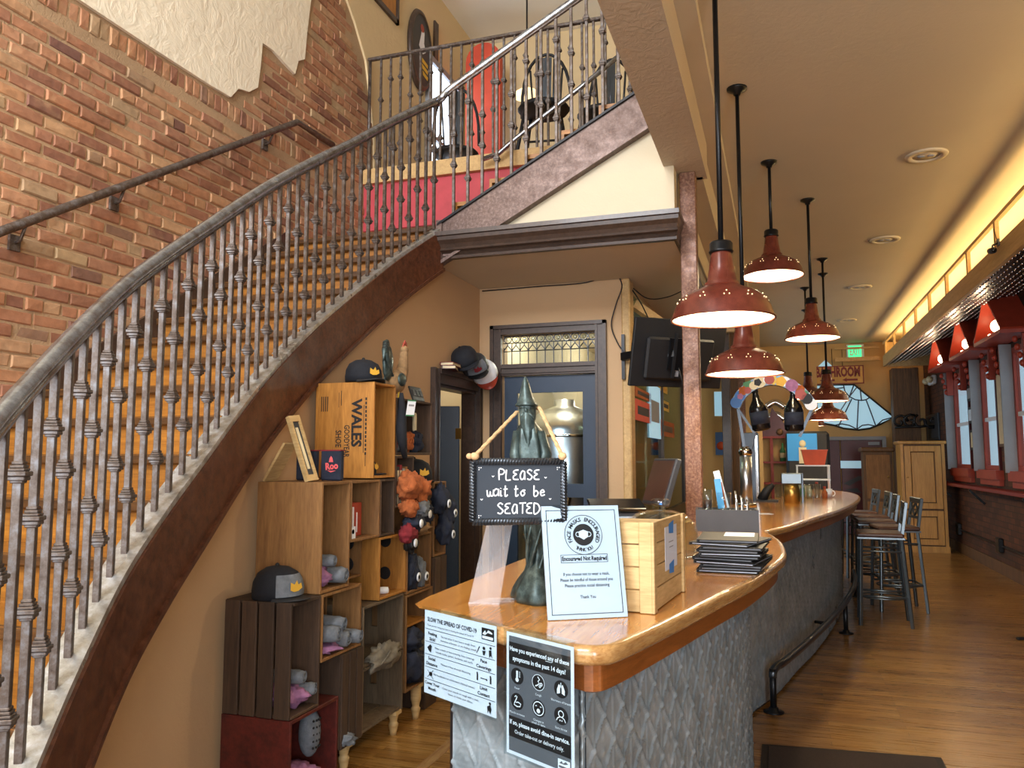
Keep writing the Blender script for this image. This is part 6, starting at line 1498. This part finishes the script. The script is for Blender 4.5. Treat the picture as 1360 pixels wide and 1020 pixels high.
# pictures between the windows
def wallpic(label, px0, px1, py0, py1, m1, m2):
    a = ax(px0, (py0 + py1) / 2, XR); b = ax(px1, (py0 + py1) / 2, XR); zt = ax(px0, py0, XR).z; zb = ax(px0, py1, XR).z
    o = thing('wall_picture', label, 'picture', (XR - .01, (a.y + b.y) / 2, zb), 0, 'pictures between the windows'); y0, y1 = min(a.y, b.y), max(a.y, b.y)
    MB().box(XR - .03, XR - .001, y0, y1, zb, zt, None, .004).build('frame', m1, o); MB().box(XR - .034, XR - .03, y0 + .04, y1 - .04, zb + .04, zt - .04).build('print', m2, o)
wallpic('small framed picture between the far and middle windows, top', 1287, 1295, 513, 534, 'black', 'mid_gray')
wallpic('small framed picture between the far and middle windows, centre', 1289, 1298, 541, 563, 'black', 'paper')
wallpic('small framed picture between the far and middle windows, bottom', 1292, 1300, 571, 598, 'black', 'ivory')
wallpic('tall narrow pale picture between the middle and near windows', 1328, 1343, 494, 594, 'rough_oak', 'ivory')
wallpic('wide flat vent picture on the far part of the brick wall', 1233, 1249, 552, 586, 'gunmetal', 'dark_gray')
o = thing('emergency_light', 'white twin-head emergency light on the far brick wall', 'light', (XR - .05, ax(1242, 505, XR).y, ax(1242, 505, XR).z - .08)); MB().box(-.04, .045, -.22, .22, 0, .16, None, .02).build('housing', 'white', o, True)
for s in (-1, 1): MB().ball((-.07, s * .2, .08), .06, n=12, m=8).build('lamp_head', 'ivory', o, True)
# dark timber pier at the far corner
tag(MB().box(2.05, 2.5, 16.25, 16.6, 0, 3.18, None, .01).build('timber_pier', 'rough_oak'), 'dark timber pier in the far right corner', 'pier')
q = ay(1205, 560, 15.9); o = thing('iron_scroll', 'curled dark iron scroll ornament above the pine cabinet', 'ornament', (q.x, 16.0, q.z - .2))
for k in range(4): MB().tube([(-.12 + k * .18 + .14 * (1 - t_ / 14) * math.cos(t_ * .6 + k), -.05, .2 + .14 * (1 - t_ / 14) * math.sin(t_ * .6 + k)) for t_ in range(13)], .022, 8).build('scroll', 'black_metal', o, True)
MB().tube([(-.2, -.05, .1), (.55, -.05, .12)], .02, 8).build('rod', 'black_metal', o, True)

# ------------------------------------------------------------------ far wall
YW = YF - .001
def fw(px, py): return ay(px, py, YW)
q0, q1 = fw(1126, 460), fw(1144, 476); o = thing('exit_sign', 'green lit EXIT sign high on the far wall', 'sign', ((q0.x + q1.x) / 2, YW - .04, q1.z)); w2, h2 = (q1.x - q0.x), (q0.z - q1.z)
MB().box(-w2 / 2 - .03, w2 / 2 + .05, -.02, .03, -.03, h2 + .03, None, .01).build('housing', 'white', o, True); MB().box(-w2 / 2, w2 / 2, -.026, -.02, 0, h2).build('lit_face', 'exit_green', o, True)
S = Sheet((0, -.027, h2 / 2), (1, 0, 0), (0, 0, 1)); m = MB(); S.text(m, 'EXIT', 0, 0, .2, .001, .006, w2 * .8); m.build('lettering', 'white', o, True)
q0, q1 = fw(1078, 488), fw(1147, 510); o = thing('bathroom_sign', 'yellow wooden BATHROOM sign with arrows on the far wall', 'sign', ((q0.x + q1.x) / 2, YW - .1, q1.z)); w2, h2 = (q1.x - q0.x), (q0.z - q1.z)
MB().box(-w2 / 2, w2 / 2, -.02, .02, 0, h2).build('board', 'sign_gold', o, True)
m = MB()
for a in ((-w2 / 2, w2 / 2, 0, .02), (-w2 / 2, w2 / 2, h2 - .02, h2), (-w2 / 2, -w2 / 2 + .02, 0, h2), (w2 / 2 - .02, w2 / 2, 0, h2)): m.box(a[0], a[1], -.026, -.02, a[2], a[3])
m.build('border', 'oxide_red', o, True)
S = Sheet((0, -.021, h2 / 2), (1, 0, 0), (0, 0, 1)); m = MB(); S.text(m, 'BATHROOM', 0, .05, .26, .003, .012, w2 * .86)
for u in (.22, -.2): S.poly(m, [(u - .14, -.10), (u - .06, -.06), (u - .06, -.08), (u + .14, -.08), (u + .14, -.12), (u - .06, -.12), (u - .06, -.14)], .003)
m.build('lettering', 'oxide_red', o, True)
for s in (-.5, .5): MB().tube([(s * w2 * .2, .0, h2), (s * w2 * .2, .02, h2 + .35)], .006, 6).build('hanging_wire', 'black', o, True)
# spider-web window: upper triangle and lower fan
wb = sroot('window_6', (fw(1130, 540).x, YW, fw(1130, 570).z), 'frosted spider-web window in the far wall')
outl = [(1040, 512), (1134, 511), (1187, 554), (1170, 563), (1155, 569), (1140, 571), (1120, 569), (1108, 565), (1080, 560), (1050, 550)]
S = Sheet((0, YW - .0, 0), (1, 0, 0), (0, 0, 1))
m = MB(); P = [(fw(*p).x, fw(*p).z) for p in outl]; xz_prism(m, P, YW - .02, YW); m.build('pane', 'frosted', wb)
m = MB(); P2 = [(fw(*p).x, fw(*p).z) for p in ((1083, 490), (1096, 478), (1108, 489))]; xz_prism(m, P2, YW - .02, YW); m.build('pane', 'frosted', wb)
m = MB()
def ld(*pp, r=.012): m.tube([Vector((fw(*p).x, YW - .025, fw(*p).z)) for p in pp], r, 5)
ld(*outl, outl[0], r=.018); C0 = (1138, 513)
for e in ((1128, 523), (1143, 531)): pass
ld((1120, 511), (1122, 520), (1128, 527), (1136, 531), (1144, 532), (1150, 531), (1155, 528)); ld((1134, 511), (1128, 527)); ld((1139, 513), (1128, 527), (1112, 552)); ld((1142, 515), (1144, 532)); ld((1140, 531), (1138, 571)); ld((1150, 531), (1158, 552), (1163, 566)); ld((1131, 530), (1119, 555), (1113, 567)); ld((1105, 517), (1120, 515))
ld((1108, 565), (1118, 563), (1128, 565), (1138, 570), (1145, 565), (1153, 564), (1163, 566), (1172, 558), (1187, 554))
m.build('lead_lines', 'gunmetal', wb)
# red door at the far end
q0, q1 = fw(1062, 585), fw(1171, 585); d3 = sroot('door_3', ((q0.x + q1.x) / 2, YW, 0), 'dark red double door with grey frame at the far end')
zt = q0.z; xm = fw(1116, 600).x
for x0, x1 in ((q0.x, xm), (xm, q1.x)):
    lf = MB().box(x0 + .01, x1 - .01, YW - .05, YW - .01, 0.01, zt, None, .006).build('door_leaf', 'maroon', d3)
for a in ((q0.x - .07, q0.x, 0, zt + .07), (q1.x, q1.x + .07, 0, zt + .07), (q0.x, q1.x, zt, zt + .07)): MB().box(a[0], a[1], YW - .08, YW, a[2], a[3]).build('frame', 'mid_gray', d3)
a, b = fw(1116, 612), fw(1160, 622); hb = (a.z - b.z) / 2; pts = [(a.x, a.z), (a.x, b.z)] + [(b.x - hb + hb * math.cos(t_), (a.z + b.z) / 2 + hb * math.sin(t_)) for t_ in [-PI / 2 + PI * k / 8 for k in range(9)]]
m = MB(); xz_prism(m, pts, YW - .06, YW - .05); m.build('vision_panel', 'frosted', d3)
m = MB(); P = lambda *pp: [(fw(*p).x, fw(*p).z) for p in pp]
for pp in (((1120, 642), (1140, 632), (1152, 634), (1140, 638), (1128, 645)), ((1122, 650), (1138, 648), (1144, 655), (1132, 653))): xz_prism(m, P(*pp), YW - .055, YW - .05)
m.build('painted_motif', 'dark_gray', d3)
MB().box(q1.x - .25, q1.x - .05, YW - .09, YW - .05, zt - .1, zt - .04).build('closer', 'mid_gray', d3)
# pine cabinet and darker cabinet beside it
pcx0, pcx1, pcy, pcz = 1.86, 2.50, 14.2, 1.72
o = thing('pine_cabinet', 'tall honey pine cabinet with panelled door at the far right', 'cabinet', ((pcx0 + pcx1) / 2, pcy + .25, 0))
MB().box(pcx0 + .004, pcx1 - .004, pcy, pcy + .01, .0, pcz).build('gap_shade_backing', 'rough_oak', o); MB().box(pcx0, pcx1, pcy + .01, pcy + .5, .0, pcz).build('body', 'pine', o); MB().box(pcx0, pcx0 + .045, pcy - .018, pcy, .1, pcz).build('stile', 'pine', o); MB().box(pcx1 - .045, pcx1, pcy - .018, pcy, .1, pcz).build('stile', 'pine', o); MB().box(pcx0 - .03, pcx1 + .03, pcy - .03, pcy + .53, pcz, pcz + .05, None, .01).build('cornice', 'pine', o); MB().box(pcx0 - .015, pcx1 + .015, pcy - .02, pcy, 0, .1).build('plinth', 'pine', o)  # dark sheet behind the doors paints the shade in their gaps
for z0, z1 in ((.12, .66), (.69, pcz - .03)):
    d = MB(); x0, x1 = pcx0 + .055, pcx1 - .055
    for a in ((x0, x0 + .09, z0, z1), (x1 - .09, x1, z0, z1), (x0 + .09, x1 - .09, z0, z0 + .09), (x0 + .09, x1 - .09, z1 - .09, z1)): d.box(a[0], a[1], pcy - .032, pcy - .001, a[2], a[3], None, .004)
    dd = d.build('door', 'pine', o); MB().box(x0 + .102, x1 - .102, pcy - .012, pcy - .001, z0 + .102, z1 - .102, None, .006).build('panel', 'pine', dd); MB().ball((x0 + .035, pcy - .035, (z0 + z1) / 2), .016, n=10, m=7).build('knob', 'pine', dd)
o = thing('carved_cabinet', 'darker carved wooden cabinet beside the pine cabinet', 'cabinet', (1.62, 15.2, 0))
MB().box(1.38, 1.84, 15.0, 15.4, 0, 1.6).build('body', 'rough_oak', o); MB().box(1.34, 1.88, 14.96, 15.44, 1.6, 1.68, None, .02).build('cornice', 'rough_oak', o)
for z0, z1 in ((.1, .75), (.8, 1.55)): d = MB().box(1.42, 1.80, 14.98, 15.0, z0, z1, None, .004).build('door', 'crate_brown', o); MB().ball((1.76, 14.965, (z0 + z1) / 2), .018, n=8, m=6).build('knob', 'brass', d)

# ------------------------------------------------------------------ bar stools
def stool(loc, rz, label):
    o = thing('bar_stool', label, 'stool', loc, rz, 'metal bar stools along the bar')
    # front towards -x (the bar), backrest at +x
    for s in (-1, 1):
        MB().sq((-.17, s * .17, .77), (-.20, s * .19, 0), .028, .003).build('leg', 'stool_metal', o, True)
        MB().sq((.22, s * .19, 0), (.165, s * .165, .77), .028, .003).sq((.165, s * .165, .77), (.215, s * .165, 1.10), .028, .003).build('leg', 'stool_metal', o, True)
        MB().tube([(-.19, s * .183, .26), (.2, s * .183, .26)], .010, 8).build('stretcher', 'stool_metal', o, True)
        MB().tube([(-.178, s * .175, .66), (.172, s * .172, .66)], .009, 8).build('stretcher', 'stool_metal', o, True)
    MB().tube([(-.19, -.183, .32), (-.19, .183, .32)], .012, 8).build('footrest', 'stool_metal', o, True)
    MB().tube([(.2, -.183, .26), (.2, .183, .26)], .010, 8).build('stretcher', 'stool_metal', o, True)
    MB().tube([(.19 * math.cos(a), .19 * math.sin(a), .24) for a in [2 * PI * k / 24 for k in range(24)]], .008, 6, closed=True).build('brace_ring', 'stool_metal', o, True)
    MB().box(-.2, .19, -.195, .195, .77, .785).build('seat_pan', 'stool_metal', o, True); MB().box(-.205, .185, -.2, .2, .785, .825, None, .014).build('seat', 'leather', o, True)
    MB().box(.195, .222, -.18, .18, 1.05, 1.105, None, .006).build('top_rail', 'stool_metal', o, True); MB().box(.175, .195, -.165, .165, .90, .925).build('lower_rail', 'stool_metal', o, True)
    for s in (-1, 1):
        for c in (-.08, .08): MB().sq((.188, c - s * .075, .925), (.205, c + s * .075, 1.05), .014).build('lattice_bar', 'stool_metal', o, True)
    return o
stool((.86, 8.08, 0), -.05, 'nearest bar stool with brown seat beside the foot rail')
stool((1.08, 8.85, 0), .12, 'bar stool turned out to the right behind the nearest one')
stool((.99, 9.62, 0), .0, 'third bar stool along the bar'); stool((1.0, 10.35, 0), .05, 'fourth bar stool along the bar'); stool((.95, 11.1, 0), .1, 'farthest bar stool at the curved end of the bar')

# ------------------------------------------------------------------ behind and on the far bar
# tap tower with a sticker-covered arch
ta = thing('tap_arch', 'arched tap tower covered in colourful stickers above the bar', 'tap tower', az(992, 672, BT))
YT = 7.1
def tp(px, py): return ay(px, py, YT)
ptsA = [(976, 540), (985, 524), (1000, 512), (1020, 505), (1040, 507), (1058, 517), (1070, 528), (1079, 541)]
pa = spline([tp(*p) for p in ptsA], 4); m = MB(); K = len(pa); vs_ = []
cc = tp(1026, 568)
for p in pa:
    d = (p - cc); d.y = 0; d.normalize()
    for o_, y_ in ((-.045, -.05), (.045, -.05), (.045, .05), (-.045, .05)): q = p + d * o_; vs_.append((q.x, q.y + y_, q.z))
m.add(vs_, [(i * 4 + j, i * 4 + (j + 1) % 4, (i + 1) * 4 + (j + 1) % 4, (i + 1) * 4 + j) for i in range(K - 1) for j in range(4)] + [(3, 2, 1, 0), tuple(range((K - 1) * 4, K * 4))]); m.build('arch_band', 'stool_metal', ta)
cols = ['white', 'orange_cloth', 'ink', 'yellow', 'cobalt', 'red_paint', 'ivory', 'skyblue', 'pink_cloth', 'green', 'white', 'gold_print', 'cobalt', 'ivory', 'red_paint']
for k in range(26):
    t_ = (k + .5) / 26 * (K - 1); i = int(t_); p = pa[i].lerp(pa[min(i + 1, K - 1)], t_ - i); m = MB(); m.lathe([(0, 0), (.04 + .012 * math.sin(k * 2.3), 0), (.04 + .012 * math.sin(k * 2.3), .002), (0, .002)], 14 if k % 2 else 5, mat=Matrix.Translation((p.x + .012 * math.sin(k * 4), p.y - .05 - .0005 * (k % 3), p.z + .012 * math.cos(k * 3))) @ Matrix.Rotation(PI / 2, 4, 'X')); m.sm = [False] * len(m.f); m.build('sticker', cols[(k * 4) % 15], ta)
b0 = ta.location
MB().tube([(b0.x, b0.y, BT), (b0.x, b0.y, BT + .42)], .05, 16).build('column', 'steel', ta); MB().lathe([(0, 0), (.085, 0), (.085, .02), (.05, .03), (0, .03)], 18, b0).build('base', 'chrome', ta)
MB().ball((b0.x, b0.y, BT + .46), .06, .06, .05, 14, 8).build('finial', 'chrome', ta)
for a_, b_, w_ in (((b0.x, b0.y, BT + .42), tp(980, 542), .025), ((b0.x + .02, b0.y, BT + .4), tp(1002, 575), .03), (tp(1002, 575), tp(978, 540), .02), (tp(1079, 541), tp(1062, 580), .025)): MB().sq(a_, b_, w_).build('brace', 'gunmetal', ta)
def bottle(px0, py0, px1, py1, label):
    a, b = tp(px0, py0), tp(px1, py1); d = b - a; L = d.length; mt = Matrix.Translation(a) @ d.to_track_quat('Z', 'Y').to_matrix().to_4x4()
    o = thing('growler_bottle', label, 'bottle', b, 0, 'big black bottles hung under the tap arch')
    MB().lathe([(0, 0), (.022, 0), (.024, L * .12), (.035, L * .25), (.07, L * .42), (.078, L * .5), (.078, L * .95), (.06, L), (0, L)], 20, mat=mt).build('glass', 'black_gloss', o); MB().lathe([(.026, -.005), (.028, .03), (0, .03)], 12, mat=mt).build('stopper', 'black', o)
    MB().lathe([(.0785, L * .55), (.0792, L * .55), (.0792, L * .85), (.0785, L * .85)], 20, mat=mt).build('label_band', 'navy', o)
bottle(1002, 517, 1012, 572, 'big black bottle hanging at the left under the tap arch'); bottle(1053, 517, 1055, 573, 'big black bottle hanging at the right under the tap arch')
# back bar hutch
hb = thing('back_bar_shelf', 'tan back bar panel with dark red shelves', 'shelf', (-.1, 12.2, 0))
MB().box(-1.2, .55, 12.2, 12.28, 0, 2.9).build('panel', 'far_tan', hb)
for z_ in (1.12, 1.42, 1.78): MB().box(-.75, .5, 12.0, 12.2, z_, z_ + .03).build('shelf_board', 'oxide_red', hb)
for x_ in (-.6, -.1, .4): MB().box(x_ - .02, x_ + .02, 12.02, 12.2, .9, 1.8).build('divider', 'oxide_red', hb)
MB().box(-1.2, .55, 11.8, 12.2, 0, .92).build('base_cabinet', 'rough_oak', hb)
for k, (py_, lab) in enumerate(((540, 'upper'), (556, 'lower'))):
    q0, q1 = ay(1018, py_, 12.18), ay(1042, py_ + 1, 12.18); tag(MB().tube(spline([q0, (q0 + q1) / 2 + Vector((0, 0, .07)), q1], 8), .05, 10).build('silver_arc', 'chrome'), lab + ' curved silver ornament on the back bar panel', 'ornament')
q = ay(1026, 575, 12.1); o = thing('carved_fin', 'dark brown pointed carving on the back bar shelf', 'carving', (q.x, 12.1, 1.81)); xz_prism(MB(), [(-.32, 0), (.3, 0), (.22, .1), (.0, .42), (-.05, .18), (-.2, .3), (-.16, .1)], -.04, .04).build('carving_body', 'maroon', o, True); MB().ball((.1, -.05, .06), .05, n=10, m=7).build('boss', 'rough_oak', o, True)
for k in range(4):
    x_ = (-.5, -.3, .05, .25)[k]; z_ = (1.15, 1.15, 1.45, 1.45)[k]
    o = thing('liquor_bottle', ('clear', 'amber', 'green', 'dark')[k] + ' bottle on the back bar shelf', 'bottle', (x_, 12.08, z_), 0, 'bottles on the back bar'); MB().lathe([(0, 0), (.038, 0), (.04, .15), (.015, .2), (.014, .26), (0, .26)], 14).build('glass', ('clear', 'leather', 'green', 'black_gloss')[k], o, True); MB().lathe([(.0405, .05), (.0408, .05), (.0408, .12), (.0405, .12)], 14).build('label', 'ivory', o, True)
# vertical timbers left of the tap column
for k, (px, mt_, lab) in enumerate(((966, 'dark_trim', 'dark vertical timber just right of the rust-brown post'), (977, 'rough_oak', 'second vertical timber behind the bar'), (986, 'post_rust', 'reddish vertical timber left of the tap column'))):
    q = ay(px, 600, 9.6 + k * .4); tag(MB().box(q.x - .05, q.x + .05, q.y, q.y + .1, 0, 3.45, None, .005).build('bar_timber', mt_), lab, 'timber')
sheet = MB(); q0, q1 = ay(948, 520, 10.74), ay(962, 552, 10.74)
tag(MB().box(q0.x, q1.x, 10.79, 10.799, q1.z, q0.z).build('wall_card', 'frosted'), 'pale green card on the wall right of the post', 'card')
q0 = ay(957, 594, 10.7); o = thing('round_badge_poster', 'small blue poster with an orange disc right of the post', 'poster', (q0.x, 10.793, q0.z - .1)); MB().box(-.07, .07, -.005, .005, 0, .3).build('sheet', 'cobalt', o, True); MB().lathe([(0, 0), (.055, 0), (.055, .003), (0, .003)], 18, mat=Matrix.Translation((0, -.005, .12)) @ Matrix.Rotation(PI / 2, 4, 'X')).build('disc', 'orange_bin', o, True)
# things grouped on the far bar
q = ay(1065, 605, 11.6); o = thing('blue_screen', 'dark cabinet with a glowing blue picture behind the bar', 'screen', (q.x, 11.7, BT - .3)); a, b = ay(1043, 573, 11.6), ay(1104, 640, 11.6)
MB().box(a.x, b.x, 11.6, 11.8, .8, a.z, None, .04).build('cabinet', 'black', o); c_, d_ = ay(1045, 576, 11.6), ay(1086, 612, 11.6); MB().box(c_.x, d_.x, 11.59, 11.6, d_.z, c_.z).build('picture', 'screen_blue', o)
m = MB(); e = ay(1066, 596, 11.58); m.box(e.x - .05, e.x + .05, 11.575, 11.59, e.z - .2, e.z + .02); m.ball((e.x, 11.58, e.z + .07), .045, .01, .05, 10, 6); m.build('picture_figure', 'ivory', o)
for k in range(6):
    g = az(1056 + k * 6, 664, BT); tumbler('pint_glass', ('first', 'second', 'third', 'fourth', 'fifth', 'sixth')[k] + ' pint glass from the left in the row on the far bar', (-.02 + k * .075, 8.5 + k * .03, BT), .035, .145)
o = thing('glass_rack', 'white wire rack with an orange tub on the far bar', 'rack', (.34, 9.2, BT))
for x_, y_ in ((-.16, -.13), (.16, -.13), (-.16, .13), (.16, .13)): MB().tube([(x_, y_, 0), (x_, y_, .33)], .008, 6).build('post', 'white', o, True)
for z_ in (.17, .32): MB().box(-.17, .17, -.14, .14, z_, z_ + .012).build('shelf_board', 'white', o, True)
o = thing('orange_tub', 'orange plastic tub on top of the white wire rack', 'tub', (.36, 9.2, BT + .333)); MB().add([(-.1, -.09, 0), (.1, -.09, 0), (.1, .09, 0), (-.1, .09, 0), (-.13, -.12, .16), (.13, -.12, .16), (.13, .12, .16), (-.13, .12, .16)], [(3, 2, 1, 0), (0, 1, 5, 4), (1, 2, 6, 5), (2, 3, 7, 6), (3, 0, 4, 7)]).build('tub_body', 'orange_bin', o, True); MB().box(-.135, .135, -.125, .125, .155, .165).build('lid', 'orange_bin', o, True)
o = thing('metal_caddy', 'grey metal napkin caddy with a gold tin below on the far bar', 'caddy', (.1, 7.75, BT)); MB().box(-.09, .09, -.07, .07, .17, .27, None, .008).build('top_box', 'stool_metal', o, True); MB().lathe([(0, 0), (.07, 0), (.07, .1), (.06, .17), (0, .17)], 18).build('gold_tin', 'brass', o, True); MB().box(.085, .1, -.06, .06, 0, .27).build('side_plate', 'gunmetal', o, True)
o = thing('bottle_opener_stand', 'black glass washer beside the gold tin', 'washer', (-.12, 7.9, BT)); MB().box(-.1, .1, -.08, .08, 0, .015).build('tray', 'black', o, True); MB().tube([(-.05, 0, .01), (0, 0, .1), (.06, 0, .16)], [.05, .04, .02], 10).build('neck', 'black', o, True)
for k, (x_, y_, c_, h_, lab) in enumerate(((.36, 8.86, 'red_paint', .14, 'red-capped sauce bottle on the far bar'), (.29, 8.80, 'ivory', .12, 'cream shaker on the far bar'), (.43, 8.74, 'orange_cloth', .1, 'amber sauce bottle on the far bar'), (.22, 8.84, 'green', .13, 'green sauce bottle on the far bar'))):
    o = thing('condiment_bottle', lab, 'bottle', (x_, y_, BT), 0, 'condiments on the far bar'); MB().lathe([(0, 0), (.025, 0), (.026, h_ * .6), (.012, h_ * .8), (.012, h_), (0, h_)], 12).build('bottle_body', 'clear' if k == 0 else c_, o, True); MB().lathe([(0, h_), (.015, h_), (.015, h_ + .02), (0, h_ + .02)], 10).build('lid', 'red_paint' if k != 1 else 'chrome', o, True)
o = thing('mug', 'white mug on the far bar', 'mug', (.47, 8.85, BT)); MB().shell([(.036, 0), (.04, .09), (.036, .09), (.032, .006)], 18).build('cup', 'white', o, True); MB().lathe([(0, .002), (.034, .002), (.034, .006), (0, .006)], 14).build('bottom', 'white', o, True); MB().tube([(.036 + .028 * math.sin(a), 0, .045 + .028 * math.cos(a)) for a in [PI * k / 8 for k in range(9)]], .006, 8).build('handle', 'white', o, True)
tag(MB().box(.1, .3, 8.95, 9.02, BT, BT + .12, None, .004).build('napkin_box', 'ivory'), 'cream napkin box behind the condiments on the far bar', 'box')
q = az(1035, 683, BT); tag(MB().obox((q.x - .15, q.y, BT + .001), .2, .12, .001, .3).build('paper_slip', 'paper'), 'white paper slip lying on the bar top', 'paper')
# tall steel tower behind the bar
q = ay(999, 610, 8.2); o = thing('steel_tower', 'tall chrome cooler edge beside the tap column', 'cooler', (q.x, 8.2, 0)); MB().box(q.x - .1, q.x + .06, 8.2, 8.6, 0, 1.75, None, .006).build('body', 'gunmetal', o); MB().box(q.x + .03, q.x + .055, 8.19, 8.2, .9, 1.72).build('edge_strip', 'chrome', o)
